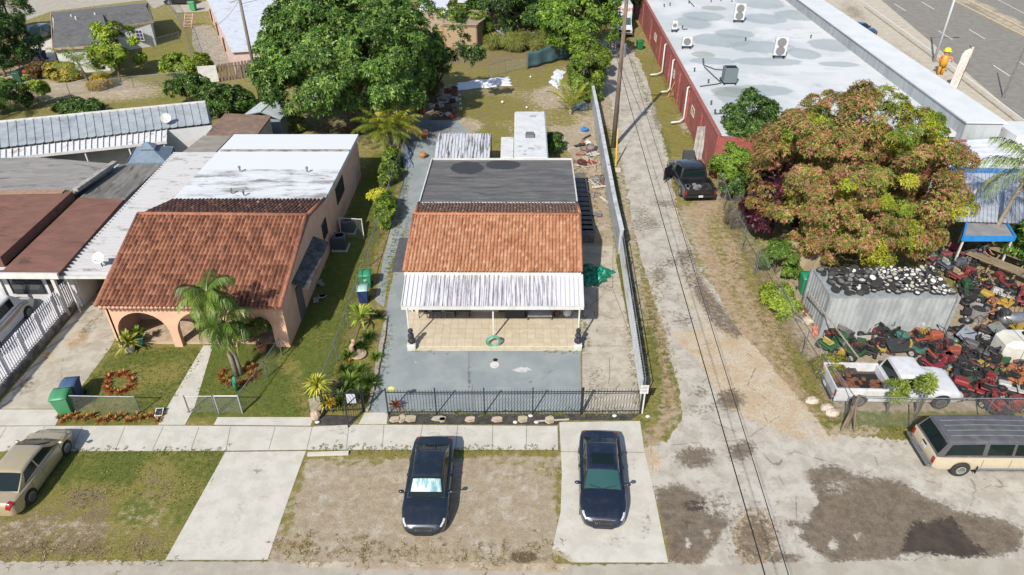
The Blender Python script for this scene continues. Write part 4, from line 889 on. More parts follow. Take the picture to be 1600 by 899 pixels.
# parapet line on the far side
pa, pb = G(1462, 160, 4.4), G(1250, 0, 4.4); xr_in = 33.4
t = NT('coated_roof'); c1 = t.mix(t.ramp(t.noise(.12, 4, .5, dist=.8), .42, .6), S('ccd1d2'), S('dfe2e2')); c1 = t.mix(t.ramp(t.noise(.5, 6, .6), .55, .75), c1, S('bcc3c5')); sx_ = t.n('ShaderNodeSeparateXYZ'); t.t.links.new(t.tc.outputs['Object'], sx_.inputs[0]); fr_ = t.math('LESS_THAN', t.math('FRACT', t.math('MULTIPLY', sx_.outputs[1], .55)), .025); c1 = t.mix(t.math('MULTIPLY', fr_, .35), c1, S('a4abad')); c1 = t.mix(t.math('MULTIPLY', t.ramp(t.noise(7, 6, .85), .58, .72), .4), c1, S('a7aca8'))
for (px, py, rx, ry) in ((1105,62,3.2,2.8),(1170,28,2.5,2.6),(1125,52,2.2,2.0),(1170,72,3.5,2.3),(1275,68,2.3,2.5),(1230,22,3.5,2.8),(1095,95,2.2,1.2),(1145,150,2.3,2.6),(1180,95,3.5,1.4),(1235,82,1.6,2.0),(1075,25,2.5,2.4),(1170,140,3.0,1.5),(1160,2,3,4),(1060,35,2,3),(1290,98,2,.9)):
    P = G(px, py, ZR); mk = patch_mask(t, (P.x - 26, P.y - 90), rx, ry); c1 = t.mix(t.math('MULTIPLY', mk, .62), c1, S('9ba6aa'))
for (px, py, rx, ry) in ((1125,143,1.6,1.4),(1080,85,1.2,1.2),(1090,12,1.6,1.3)):
    P = G(px, py, ZR); c1 = t.mix(t.math('MULTIPLY', patch_mask(t, (P.x - 26, P.y - 90), rx, ry), .5), c1, S('8d9180'))
t.col(c1); t.rough(.8); t.b.inputs['Specular IOR Level'].default_value = .15; M_COAT = t.m
b = MB(); b.prism([(xw + .05, yw0), (xr_in, yw0 + 1.5), (xr_in, 160), (xw + .05, 160)], ZR - .35, ZR); b.build('flat_roof', M_COAT, NB, world=True)
# front: the building stops behind the mango tree
b = MB(); b.box((xw, (yw0 + 160) / 2, ZR / 2 + .05), (.22, 160 - yw0, ZR + .12)); b.box(((xw + xr_in) / 2, yw0, ZR / 2), (xr_in - xw, .25, ZR))
t = NT('red_brick_wall'); br = t.n("ShaderNodeTexBrick"); br.inputs["Scale"].default_value = 1.; br.inputs["Brick Width"].default_value = .4; br.inputs["Row Height"].default_value = .2; br.inputs["Mortar Size"].default_value = .012
sw = t.n("ShaderNodeSeparateXYZ"); t.t.links.new(t.tc.outputs["Object"], sw.inputs[0]); cb = t.n("ShaderNodeCombineXYZ"); t.t.links.new(t.math('ADD', sw.outputs[0], sw.outputs[1]), cb.inputs[0]); t.t.links.new(sw.outputs[2], cb.inputs[1]); t.t.links.new(cb.outputs[0], br.inputs[0])
br.inputs["Color1"].default_value = S('b5625a'); br.inputs["Color2"].default_value = S('a3544c'); br.inputs["Mortar"].default_value = S('8a5048')
t.col(t.mix(t.ramp(t.noise(.8, 6, .7), .5, .7), br.outputs[0], S('bf7a6c'))); t.rough(.85); REDW = t.m
b.build('wall', REDW, NB, world=True)
b = MB(); b.box((xw, (yw0 + 160) / 2, ZR + .14), (.32, 160 - yw0, .06)); b.build('coping', mat('coping_red', 'a8635a', '96564e', 3), NB, world=True)
for i, y in enumerate((56, 62, 67, 73, 80, 88, 96, 105)): b = MB(); b.box((xw - .16, y, 1.5), (.14, .5, 3.0)); b.build('pilaster', REDW, NB, world=True)
for (y, w_, zz) in ((59.5, 1.2, 1.9), (70.5, 1.4, 1.9), (84, 1.4, 1.9)): window(NB, (xw - .115, y, zz), w_, .7, 'x-', GLS, mat('cream_frame', 'd9c7b8'), (1, 0))
b = MB(); b.box((xw - .13, 64.5, 1.05), (.06, 1.0, 2.1)); b.build('door', mat('red_door', '8f443c'), NB, world=True)
for (y, off) in ((61.8, .5), (75.8, .6), (70.2, .35)):
    b = MB(); x = xw - .2; b.tube([(x, y, 3.3), (x - .15, y, 3.25), (x - .15, y, .5), (x - .15, y, .35), (x - .15 - off, y - .6, .3), (x - off - .9, y - .8, .3)], .075, 8); b.build('downpipe', mat('pvc_white', 'e6e1dc'), NB, world=True, smooth=True)
# tall parapet wall on the road side
R_ = Matrix.Rotation(math.radians(-2.05), 4, 'Z'); piv = Vector((15.15, 49, 0))
b = MB(); b.box((xr_in + .15, 105, 2.2), (.3, 108, 4.4)); b.box((xr_in + 2.6, 105, 2.15), (.3, 108, 4.3)); b.box((xr_in + 1.35, 51.1, 2.15), (2.7, .3, 4.3)); b.build('parapet_wall', mat('grey_parapet', 'bfc4c6', 'acb1b4', 2, sc3=(1, 1, .2)), NB, world=True)
b = MB(); b.box((xr_in + 1.4, 105, 4.42), (3.0, 108.4, .1)); b.build('parapet_cap', mat('cap_white', 'e6e9e9', 'dcdfdf', .5, rough=.7), NB, world=True)
b = MB(); rs = random.Random(4)
for (px, py) in ((1022,9),(1051,5),(1085,3),(1100,1),(1013,11),(1117,2),(1044,45),(1243,58),(1143,63),(1109,127),(1091,130),(1113,178),(1098,164),(1105,178),(1068,112),(1080,97),(1081,101)):
    P = G(px, py, ZR); b = MB(); b.cyl(P, P + Vector((0, 0, .3)), .06, n=6); b.ball(P + Vector((0, 0, .3)), .1, 6, 4); b.build('roof_vent', mat('dark_fitting', '4c5054'), NB, world=True)
for pts in ([(1081,101),(1100,108),(1122,109)], [(1079,135),(1105,131),(1128,124),(1132,120)], [(1045,46),(1052,45)], [(1105,178),(1130,176)], [(1060,10),(1052,2)], [(1083,104),(1095,115),(1110,128)]):
    b = MB(); b.tube([G(x, y, ZR + .06) for x, y in pts], .05, 6); b.build('roof_conduit', mat('dark_fitting', '4c5054'), NB, world=True)
NB.rotation_euler = (0, 0, math.radians(-2.05)); NB.location = piv + Vector((.38, 0, 0)) + R_.to_3x3() @ (Vector((26, 90, 0)) - piv)
# lower buildings right of the mango tree
LB = thing('low_annex', 'low annex with pale coated roof and grey parapet beside the highway pavement', 'building', (34, 50, 0))
q = [G(1462, 226, 2.7), G(1575, 222, 2.7), G(1568, 210, 2.7), G(1505, 163, 2.7), G(1455, 165, 2.7)]
MB().slab(q, .3).build('flat_roof', mat('annex_roof', 'd6dde1', 'c4ccd1', .8, rough=.6, c3='b4bec4', s3=.5), LB, world=True)
b = MB(); P, Q = G(1504, 148, 3.6), G(1578, 200, 3.6); b.bar(Vector((P.x, P.y, 1.8)), Vector((Q.x, Q.y, 1.8)), .3, 3.6)
P, Q = q[0], q[1]; b.bar(Vector((P.x, P.y, 1.2)), Vector((Q.x, Q.y, 1.2)), .2, 2.38); b.build('parapet_wall', mat('grey_parapet', 'bfc4c6'), LB, world=True)
b = MB(); P, Q = G(1502, 147, 3.63), G(1580, 200, 3.63); b.bar(P, Q, .4, .07); b.build('parapet_cap', mat('cap_white', 'dfe8ec'), LB, world=True)
for (px, py, s) in ((1478, 185, 1.2),): P = G(px, py, 2.7); b = MB(); b.box((P.x, P.y, 2.95), (1.4, 1.6, .45)); b.build('skylight_box', WHT, LB, world=True)
P = G(1512, 211, 2.7); b = MB(); rs = random.Random(2)
for k in range(7): b.box((P.x - 1.1 + k * .36, P.y + rs.uniform(-.08, .08), 2.78), (.3, .4, .14), rz=rs.uniform(-.3, .3))
b.build('roof_debris', mat('dark_fitting', '4c5054'), LB, world=True)
WB_ = thing('white_panel_roof_building', 'building with white seamed roof panels and a bright blue fascia', 'building', (32, 44, 0))
q = [G(1470, 262, 2.9), G(1720, 270, 2.9), G(1720, 205, 3.2), G(1480, 222, 3.2)]
corrugated(q[0], q[3], q[2], q[1], 6, .05, th=.1).build('seamed_roof', mat('seam_white', 'e0e4ea', 'd2d7de', 1, rough=.5), WB_, world=True)
b = MB(); b.bar(q[0] + Vector((0, -.05, -.12)), q[1] + Vector((0, -.05, -.12)), .1, .42); b.build('blue_fascia', mat('blue_paint', '3f86cf', '3a7cc4', 3, rough=.4), WB_, world=True)
b = MB(); ring = [Vector((p.x, p.y, 0)) for p in q]; b.prism([(p.x * .995, p.y + (.3 if i < 2 else -.2)) for i, p in enumerate(ring)], 0, 2.5); b.build('wall', mat('pale_blue_wall', 'b9c4d4'), WB_, world=True)
b = MB(); P = G(1590, 205, 3.6); b.box((P.x + 2, P.y, 1.9), (6, 3.0, 3.8)); b.build('white_tower_block', mat('cap_white', 'dfe8ec'), WB_, world=True)
q = [G(1462, 345, 2.6), G(1625, 350, 2.6), G(1625, 271, 2.75), G(1470, 271, 2.75)]
CC = thing('canopy_roof', 'pale ribbed canopy roof in dappled shade below the blue fascia', 'canopy', ((q[0].x + q[2].x) / 2, (q[0].y + q[2].y) / 2, 0))
corrugated(*q, 26, .06).build('ribbed_panel', mat('canopy_pan', 'c9ced8', 'b4bac6', 2, rough=.5), CC, world=True)
b = MB()
for k in (0, .5, 1): P = q[0].lerp(q[1], k); Q = q[3].lerp(q[2], k); b.box((P.x, P.y, 1.25), (.1, .1, 2.5)); b.box((Q.x, Q.y, 1.3), (.1, .1, 2.6))
b.build('post', STEEL, CC, world=True)
q = [G(1505, 372, 2.35), G(1586, 372, 2.35), G(1562, 333, 2.5), G(1513, 335, 2.5)]
c = sum(q, Vector()) / 4; CB = thing('blue_edged_canopy', 'grey flat canopy with bright blue edges above the wooden bleachers', 'canopy', (c.x, c.y, 0))
MB().slab(q, .1).build('roof', mat('grey_membrane', '9a999a', '88878a', 1.5), CB, world=True)
b = MB()
for i in range(4): P, Q = q[i], q[(i + 1) % 4]; b.bar(P + Vector((0, 0, -.05)), Q + Vector((0, 0, -.05)), .12, .32)
b.build('blue_trim', mat('blue_bright', '2f93df', '2a86cf', 3, rough=.4), CB, world=True)
for p in q: P = p.lerp(c, .06); b = MB(); b.box((P.x, P.y, 1.1), (.09, .09, 2.2)); b.build('post', WHT, CB, world=True)

# ------------------------------------------------------------------ storage container
q = [G(1299, 464, 2.6), G(1500, 466, 2.6), G(1453, 400, 2.6), G(1284, 420, 2.6)]; q[2] = Vector((q[1].x - .0, q[3].y, 2.6)); q[3] = Vector((q[0].x + .0, q[3].y, 2.6))
KX0, KX1, KY0, KY1 = q[0].x, q[1].x, q[0].y, q[3].y
KT = thing('storage_container', 'grey steel storage container with hundreds of small wheels piled on its roof', 'container', ((KX0 + KX1) / 2, (KY0 + KY1) / 2, 0))
KM = NT('grey_container_paint'); n_ = KM.noise(1.3, 6, .65, sc3=(1, 1, .6)); c1 = KM.mix(KM.ramp(n_, .4, .62), S('b9bcbb'), S('a0a4a4')); c1 = KM.mix(KM.ramp(KM.noise(2.2, 5, .6, sc3=(.8, 1, 1.4)), .62, .68), c1, S('d5d8d9')); KM.col(c1); KM.rough(.5)
b = MB(); w = 2.6
for (x0, y0, x1, y1) in ((KX0, KY0, KX1, KY0), (KX1, KY0, KX1, KY1), (KX1, KY1, KX0, KY1), (KX0, KY1, KX0, KY0)):
    L = math.hypot(x1 - x0, y1 - y0); n = int(L / .28); dx, dy = (x1 - x0) / L, (y1 - y0) / L; nx, ny = dy, -dx; pr = []
    for i in range(n):
        for (f, h) in ((0, 0), (.25, 0), (.35, -.02), (.75, -.02), (.85, 0)): s_ = (i + f) * L / n; pr.append((x0 + dx * s_ + nx * h, y0 + dy * s_ + ny * h))
    pr.append((x1, y1)); b.grid([[(p[0], p[1], .15) for p in pr], [(p[0], p[1], 2.5) for p in pr]])
b.build('corrugated_wall', KM.m, KT, world=True)
b = MB(); b.prism([(KX0, KY0), (KX1, KY0), (KX1, KY1), (KX0, KY1)], 2.5, 2.6); b.prism([(KX0, KY0), (KX1, KY0), (KX1, KY1), (KX0, KY1)], .0, .15)
for (x, y) in ((KX0, KY0), (KX1, KY0), (KX1, KY1), (KX0, KY1)): b.box((x, y, 1.3), (.16, .16, 2.63))
b.build('frame', mat('grey_frame', 'a2a8aa', '8d9496', 3, c3='8a6f5e'), KT, world=True)
# ------------------------------------------------------------------ vegetation
BARK = mat('bark', '7a6a58', '5c4f41', 6, rough=.95, bump=.6, bs=20); GREYBARK = mat('palm_bark', 'a59a86', '857a68', 5, sc3=(1, 1, 4), rough=.9)
def trunk(name, parent, base, tops, r, seed, m=BARK):
    rs = random.Random(seed); b = MB(); base = Vector(base)
    fork = base.lerp(sum((Vector(t) for t in tops), Vector()) / len(tops), .3); fork.x = base.x * .6 + fork.x * .4; fork.y = base.y * .6 + fork.y * .4
    b.tube([base, base.lerp(fork, .5) + Vector((rs.uniform(-.1, .1), rs.uniform(-.1, .1), 0)), fork], [r * 1.25, r, r * .85], 8)
    for t in tops:
        t = Vector(t); m1 = fork.lerp(t, .4) + Vector((rs.uniform(-.4, .4), rs.uniform(-.4, .4), rs.uniform(.1, .5))); b.tube([fork, m1, t], [r * .6, r * .38, r * .12], 6)
        for k in range(2): e = m1.lerp(t, .5) + Vector((rs.uniform(-1, 1), rs.uniform(-1, 1), rs.uniform(-.2, .8))) * (t - fork).length * .25; b.tube([m1, e], [r * .22, r * .06], 5)
    return b.build(name, m, parent, smooth=True, world=True)
def tree(name, label, base, c, R, pal, w, seed, cat='tree', group=None, trunk_r=.2, ntop=7, **kw):
    o = thing(name, label, cat, (base[0], base[1], 0), 0, group); rs = random.Random(seed); tops = []
    for k in range(ntop): a = 2 * math.pi * k / ntop + rs.uniform(-.3, .3); q = rs.uniform(.3, .75); tops.append((c[0] + R[0] * q * math.cos(a), c[1] + R[1] * q * math.sin(a), c[2] + R[2] * rs.uniform(-.1, .5)))
    trunk('trunk', o, (base[0], base[1], -.05), tops, trunk_r, seed); crown('crown', o, seed, c, R, pal, w, **kw); return o
GRN = ['5f8030', '47662a', '76964a', '35501f']; YG = ['9bb33a', '86a034', '6f8a2e', 'b4c24e']
# big green mango, left rear
g = G(560, 215); tree('mango_tree', 'huge round dark green mango tree towering over the sheds', (-14.2, 60), (-14.0, 61.5, 6.2), (7.5, 7.3, 5.7), ['678c38', '50752c', '84a548', '3f5e24', 'a0ba5c'], [4, 4, 3, 2, 1.5], 11, trunk_r=.45, ntop=10,
     nclump=250, per_clump=115, cr=(.8, 1.35), fill=.22, leaf=(.3, .11), low=-.62, lump=.1)
# red tipped mango, right
def redpatch(rs, P, cols, cc, idx, pal):
    rng = np.random.RandomState(5); n = len(cc); kind = np.zeros(n, int)
    h = np.sin(cc[:, 0] * .9 + 1.3) * np.cos(cc[:, 1] * .8 + .4) + .5 * np.sin(cc[:, 2] * 1.4 + cc[:, 0]) + rng.normal(0, .25, n)
    kind[h < -1.0] = 1
    g1 = np.array([[S('a8b52c')[:3], S('7f9a2c')[:3], S('93a838')[:3], S('c9c83e')[:3]][rng.randint(4)] for _ in range(n)])
    pxy = np.array([PX(q) for q in cc])
    for (a, b_, r_) in ((1312,122,26),(1398,150,34),(1420,200,34),(1405,225,30),(1462,215,24),(1480,190,18),(1500,340,22),(1480,380,22),(1370,400,26),(1240,215,18),(1330,300,20),(1340,145,18)): kind[(np.hypot(pxy[:, 0] - a, pxy[:, 1] - b_) < r_) & (cc[:, 1] < 41)] = 1
    k = kind[idx] == 1; cols = cols.copy(); sel = k & (rs.rand(len(P)) < .85); cols[sel] = g1[idx][sel] * rs.uniform(.75, 1.15, (sel.sum(), 1))
    return cols
tree('flowering_mango_tree', 'broad mango tree covered in pinkish brown bloom beside the scrapyard', (21.6, 38.5), (20.85, 39.4, 4.9), (6.25, 6.0, 5.3), ['c2825e', 'b27a52', 'cc9c7a', 'a8964c', '86943c', 'b8ac58', '64782f'], [3.6, 3.0, 3.2, 3.8, 5, 3.2, 3.6], 21, trunk_r=.4, ntop=9,
     nclump=430, per_clump=100, cr=(.45, .85), leaf=(.17, .055), per=6, low=-.6, lump=.03, patch=redpatch, fill=.28)
# others at the back
c = WY(700, 82, 66); tree('open_crowned_tree', 'thin dark tree with an open crown at the right edge of the huge mango', G(681, 158), c, (2.9, 2.2, 2.4), GRN, [2, 3, 1, 3], 31, nclump=30, per_clump=40, cr=(.5, .9), leaf=(.26, .1), trunk_r=.1, fill=.3)
c = WY(722, 52, 90); tree('round_shrub', 'clipped bright green shrub in front of the tan roofed house', (c.x, c.y), (c.x, c.y, 1.8), (3.3, 2.2, 2.0), YG + GRN, [1, 2, 2, 1, 2, 2, 1, 1], 32, cat='shrub', nclump=30, per_clump=50, cr=(.6, 1), leaf=(.3, .12), low=-.3, trunk_r=.08)
for i, (px, py, Y, R, lab, pal, w) in enumerate((
   (800, 4, 96, (6.5, 5, 5.5), 'dark spreading tree at the top edge behind the dry lawn', GRN, [3, 3, 1, 3]),
   (850, 25, 92, (6, 4.5, 5.0), 'dark tree with a bare branch beside the bright green one', GRN, [2, 3, 1, 4]),
   (905, 22, 82, (4.0, 3.5, 5.4), 'bright green leafy tree left of the wooden pole top', ['7d9f33', '668a2c', '94b444', '4c6a22'], [3, 3, 2, 1]),
   (770, -14, 108, (6, 5, 6), 'tree at the top edge between the white roofed building and dark tree', GRN, [3, 3, 2, 2]),
   (950, -12, 100, (4.5, 4, 6), 'dark tree at the top edge left of the box truck', GRN, [2, 3, 1, 4]))):
    c = WY(px, py, Y); c.z = max(c.z, R[2] * .75); tree('tree', lab, (c.x, c.y), c, R, pal, w, 41 + i, nclump=75, per_clump=60, cr=(.8, 1.4), leaf=(.38, .16), trunk_r=.25)
c = WY(918, 100, 68); tree('vine_covered_tree', 'tall narrow tree draped in yellow green vines beside the alley wall', (c.x, c.y), (c.x, c.y, 2.8), (1.4, 1.5, 3.2), YG + GRN, [3, 3, 2, 1, 2, 2, 1, 1], 51, nclump=60, per_clump=55, cr=(.4, .7), leaf=(.28, .09), low=-.8, trunk_r=.15)
# climbing vines on the slanting trunk
def shrub(name, label, px, py, R, pal, w, seed, cat='shrub', z=None, n=22, per=45, leaf=(.2, .08), cr=(.25, .5), group=None, base=None, low=-.35):
    B = G(px, py); c = (B.x, B.y, z if z is not None else R[2] * .85)
    o = thing(name, label, cat, (B.x, B.y, 0), 0, group); b = MB(); rs = random.Random(seed)
    for k in range(5): b.tube([(B.x, B.y, 0), (B.x + rs.uniform(-.4, .4) * R[0], B.y + rs.uniform(-.4, .4) * R[1], c[2])], [.03, .012], 5)
    b.build('stem', BARK, o, world=True); crown('crown', o, seed, c, R, pal, w, nclump=n, per_clump=per, cr=cr, leaf=leaf, low=low); return o
shrub('shrub', 'tall dark green shrub at the corner of the white coated roof', 1157, 262, (1.9, 1.5, 2.3), GRN, [3, 3, 2, 2], 61, z=3.6, n=45, per=55, leaf=(.22, .09), cr=(.45, .8))
shrub('shrub', 'bright green shrub right of the black pickup by the blue tarp', 1136, 292, (1.25, 1.0, 1.3), ['8fae3c', '73962e', 'a5bf50'], [2, 3, 1], 62, z=1.9, n=30, per=50, leaf=(.2, .08), cr=(.35, .6))
shrub('shrub', 'loose green shrub below the bright one, overhanging the alley fence', 1148, 318, (.9, .8, 1.1), GRN, [3, 3, 2, 1], 63, n=18)
shrub('dry_brush_pile', 'tangled pile of dry grey brush on the alley fence', 1168, 360, (1.3, 1.5, 1.2), ['8f7f72', '7a6a60', 'a2948a'], [1, 1, 1], 64, cat='brush pile', n=26, per=55, leaf=(.3, .02), cr=(.35, .6))
shrub('burgundy_shrub', 'dark burgundy leaved shrub between the dry brush and the red tipped mango', 1200, 372, (1.6, 1.4, 2.2), ['4a2630', '5c2a38', '3a2028', '8c2f45'], [3, 2, 3, .6], 65, z=2.3, n=34, per=50, leaf=(.26, .14), cr=(.5, .8))
shrub('shrub', 'bushy green shrub behind the grey alley fence near the tan panel', 1212, 428, (1.1, 1.0, 1.1), ['6f8c34', '587a2a', '86a040'], [2, 2, 1], 66, n=24)
shrub('shrub', 'yellow green shrub leaning on the fence left of the green bin', 1214, 482, (.7, 1.2, .75), YG, [3, 3, 1, 3], 67, n=24)
shrub('shrub', 'leafy shrub at the right edge beside the bleachers', 1602, 425, (1.3, 1.4, 1.9), ['6f9436', '55782a', '88aa48'], [2, 2, 1], 68, z=1.8, n=36, per=50, cr=(.4, .7))
shrub('shrub', 'orange tipped shrub at the right edge above the bleachers', 1604, 352, (.9, .9, 1.3), ['a8784a', '8a8a3a', '6f8030'], [2, 2, 2], 69, z=2.2, n=22)
for i, (px, py, h, lab) in enumerate(((1385, 648, 1.5, 'leafy shoot in front of the white truck bed'), (1430, 655, 1.9, 'tall leafy shoot in front of the white truck cab'))):
    shrub('sapling', lab, px, py, (.28, .25, .6), ['9fb04c', '86993e', 'b0bc5c'], [2, 3, 1], 71 + i, cat='sapling', z=h, n=9, per=12, leaf=(.28, .06), cr=(.12, .3), group='saplings growing through the front chain link fence')
shrub('shrub', 'low weedy bush at the left end of the white truck bed', 1296, 590, (.45, .6, .45), ['a5a046', '8c8a3c', '7a7434'], [2, 3, 1], 75, n=18)
shrub('tree_foliage', 'yellow leafed branch end hanging over the wheel pile', 1376, 452, (.95, .8, .9), ['b8b83c', '93a034', '7f8c30', 'a8824a'], [3, 2, 2, 1], 76, cat='branch', z=3.6, n=20, per=45)
# upper left yards
c = G(150, 138); tree('leafy_tree', 'bright yellow green tree in front of the grey roofed house', G(188, 128), G(193, 118) + Vector((0, 0, 2.7)), (2.5, 2.0, 2.3), ['a9be3a', '84a032', '5f7c2a', 'c5d04a'], [3, 3, 2, 1], 81, nclump=34, per_clump=50, cr=(.5, .85), leaf=(.32, .14), trunk_r=.1)
tree('sapling', 'small bright green tree standing alone by the low chain fence', G(64, 170), G(64, 166) + Vector((0, 0, 1.8)), (.9, .8, 1.1), YG, [1, 1, 1, 1], 82, cat='sapling', nclump=14, per_clump=40, cr=(.3, .5), leaf=(.22, .09), trunk_r=.04)
tree('dark_tree', 'dark shaded tree at the left edge above the metal roof', G(8, 120), G(8, 110) + Vector((0, 0, 2.6)), (3.4, 3.6, 2.8), GRN, [2, 3, 1, 3], 83, nclump=50, per_clump=55, cr=(.6, 1), leaf=(.36, .12), trunk_r=.15)
tree('dark_tree', 'dark tree in the top left corner beside the driveway', G(14, 62), G(12, 52) + Vector((0, 0, 3)), (3.2, 3, 3.0), GRN, [3, 3, 2, 2], 84, nclump=40, per_clump=55, cr=(.6, 1), leaf=(.4, .12), trunk_r=.15)
for i, (px, py, R, lab, pal) in enumerate(((292, 118, (2.6, 1.6, 1.2), 'weedy yellow green thicket beside the long chain fence', YG), (305, 165, (2.2, 1.5, 1.5), 'green bush behind the right end of the metal roof', GRN), (345, 180, (2.0, 1.6, 1.4), 'dark bush between the metal roof and the brown shed', GRN), (375, 172, (1.2, 1.2, 1.1), 'dark narrow bush at the foot of the left utility pole', GRN),
      (100, 125, (1.2, 1.0, .8), 'yellow flowering bush left of the coconut palm', ['c8b84a', 'a89c3c', 'd8cc6a']), (160, 138, (1.0, .8, .5), 'small golden bush at the foot of the coconut palm', ['d8b030', 'b89a2c']), (70, 122, (1.2, .8, .8), 'brown twiggy bush in the shaded yard', ['8c6a3c', '6f5c34']), (130, 175, (1.8, 1.0, .5), 'dark low hedge behind the metal roof', GRN),
      (20, 172, (1.6, 1.6, 1.4), 'dark bush at the left edge below the dark tree', GRN), (456, 205, (.9, .8, .7), 'pale cream and green variegated plant beside the gabled shed', ['c5c47a', 'a0a85c', '7a8848']), (430, 200, (.8, .8, .7), 'dark potted greenery beside the gabled shed', GRN))):
    shrub('bush', lab, px, py, R, pal, [1] * len(pal), 90 + i, cat='bush', n=int(14 + R[0] * 10), per=40, leaf=(.3, .1), cr=(.35, .6))
for i, (px, py, R) in enumerate(((815, 78, (5.5, 1.2, .9)), (700, 190, (.1, .1, .1)))[:1]): shrub('tall_grass_clump', 'long fringe of tall grass along the dark trees behind the dry lawn', px, py, R, ['8f9a4c', '7a8a3e', 'a8a458'], [1, 1, 1], 110, cat='grass', n=60, per=50, leaf=(.6, .04), cr=(.4, .7))
shrub('brown_shrub', 'brown leafed shrub under the huge mango beside the golden palm', 648, 165, (2.2, 1.6, 1.9), ['8a7440', '6f6434', '56602c'], [2, 2, 2], 111, n=34, per=45, leaf=(.3, .1), cr=(.5, .8))
shrub('vine', 'yellow green vine over the wall top beside the young coconut palm', 935, 118, (1.1, 2.2, 1.2), YG, [2, 2, 2, 1], 112, cat='vine', z=1.6, n=30, leaf=(.24, .08))
shrub('shrub', 'leafy shrub growing through the chain fence beside the painted driveway', 604, 345, (.4, 1.5, .9), YG + GRN, [2, 2, 1, 1, 1, 1, 1, 1], 113, n=28, per=40, leaf=(.2, .06))
shrub('vine', 'green vines over the chain fence above the grey driveway', 612, 272, (.4, 2.5, .8), YG + GRN, [2, 1, 2, 1, 2, 2, 1, 1], 114, cat='vine', n=34, per=40, leaf=(.22, .07))
shrub('yellow_plant', 'bright yellow leafed plant on the chain fence beside the driveway', 594, 330, (.55, .5, .35), ['e0d84a', 'c8c840', 'b8c048'], [3, 2, 1], 115, cat='plant', z=1.2, n=14, per=40, leaf=(.18, .1), cr=(.14, .25))
shrub('bush', 'low green weeds beside the white camper trailer', 866, 235, (.5, 1.2, .7), GRN, [1, 1, 1, 1], 116, cat='bush', n=14)
# palms
def frond_mesh(rs, B, az, el, L, droop, nl, ll, lw, pal, V, F, C, hang=.5, stiff=.0):
    d = np.array([math.cos(az), math.sin(az), 0.]); pts = []; p = np.array(B, float); e = el
    N = 12
    for i in range(N + 1):
        pts.append(p.copy()); dirv = d * math.cos(e) + np.array([0, 0, math.sin(e)]); p = p + dirv * L / N; e -= droop / N * (.5 + i / N)
    pts = np.array(pts); side = np.array([-math.sin(az), math.cos(az), 0.])
    col = pal[rs.randint(len(pal))]
    for i in range(N):                                        # midrib
        o = len(V); w = .03 * (1 - i / N) + .008
        for q, s in ((pts[i], -w), (pts[i], w), (pts[i + 1], w), (pts[i + 1], -w)): V.append(q + side * s); C.append(col * 1.15)
        F.append((o, o + 1, o + 2, o + 3))
    for k in range(nl):
        t = .14 + .86 * (k + .5) / nl; x = t * N; i = min(int(x), N - 1); q = pts[i] * (1 - (x - i)) + pts[i + 1] * (x - i); tg = unit((pts[i + 1] - pts[i])[None])[0]
        for sg in (-1, 1):
            l = ll * (math.sin(math.pi * min(1, t * .85 + .12)) ** .6) * rs.uniform(.8, 1.15); dv = unit((side * sg * rs.uniform(.75, 1.0) + tg * (.75 + stiff) + np.array([0, 0, rs.uniform(-.15, .25)]))[None])[0]
            m = q + dv * l * .5; e2 = q + dv * l + np.array([0, 0, -1]) * l * hang * rs.uniform(.6, 1.3); up = unit(np.cross(dv, tg)[None])[0]; wv = tg * lw * .5
            o = len(V); cc = col * rs.uniform(.72, 1.2)
            for z in (q, m - wv, e2, m + wv): V.append(z); C.append(cc)
            F.append((o, o + 1, o + 2, o + 3))
def palm(name, label, base, top, L, nf, nl, ll, lw, pal, seed, el=(-.2, 1.2), droop=1.3, r=.12, hang=.5, cat='palm tree', extra=(), tr=True, az=None):
    o = thing(name, label, cat, (base[0], base[1], 0)); rs = np.random.RandomState(seed); pal = [np.array(S(p)[:3]) for p in pal]
    heads = [(base, top)] + list(extra)
    for (bs, tp) in heads:
        bs, tp = Vector(bs), Vector(tp); bs.z = -.02
        if tr:
            b = MB(); mid = bs.lerp(tp, .5) + Vector((0, 0, .1)); b.tube([bs, bs.lerp(mid, .5), mid, tp], [r * 1.5, r * 1.1, r, r * .8], 10); b.build('trunk', GREYBARK, o, smooth=True, world=True)
        for k in range(nf):
            V, F, C = [], [], []; a = (az[0] + (az[1] - az[0]) * k / nf if az else 2 * math.pi * k * .381966 + rs.uniform(-.2, .2)); e = el[0] + (el[1] - el[0]) * (k + .5) / nf
            frond_mesh(rs, tp, a, e, L * rs.uniform(.85, 1.1), droop * rs.uniform(.8, 1.2), nl, ll, lw, pal, V, F, C, hang)
            fast_mesh('frond', np.array(V) - np.array(o.location), np.array(F), leaf_mat(), np.array(C), o)
    return o
b0 = G(371, 587); t1 = WY(322, 458, 26.9); t2 = WY(350, 505, 27.2)
palm('front_palm', 'shaggy twin trunked palm leaning over the front lawn of the pink house', b0, t1, 1.5, 22, 24, .55, .065, ['6c8a34', '547228', '86a044', 'a8b458'], 201, el=(-.9, 1.15), droop=1.5, r=.1, hang=.8, extra=[(b0 + Vector((.15, .1, 0)), t2)])
b0 = G(612, 236); palm('golden_cane_palm', 'golden green clustering palm at the back corner of the grey driveway', b0, b0 + Vector((-.3, 0, 1.6)), 2.6, 20, 24, .6, .07, ['a8b03e', '8f9c38', 'c4bc4c', '7a8c36'], 202, el=(.1, 1.45), droop=1.5, r=.09, extra=[(b0 + Vector((.5, .4, 0)), b0 + Vector((.6, .5, 1.9))), (b0 + Vector((-.7, .6, 0)), b0 + Vector((-.9, .7, 1.8)))])
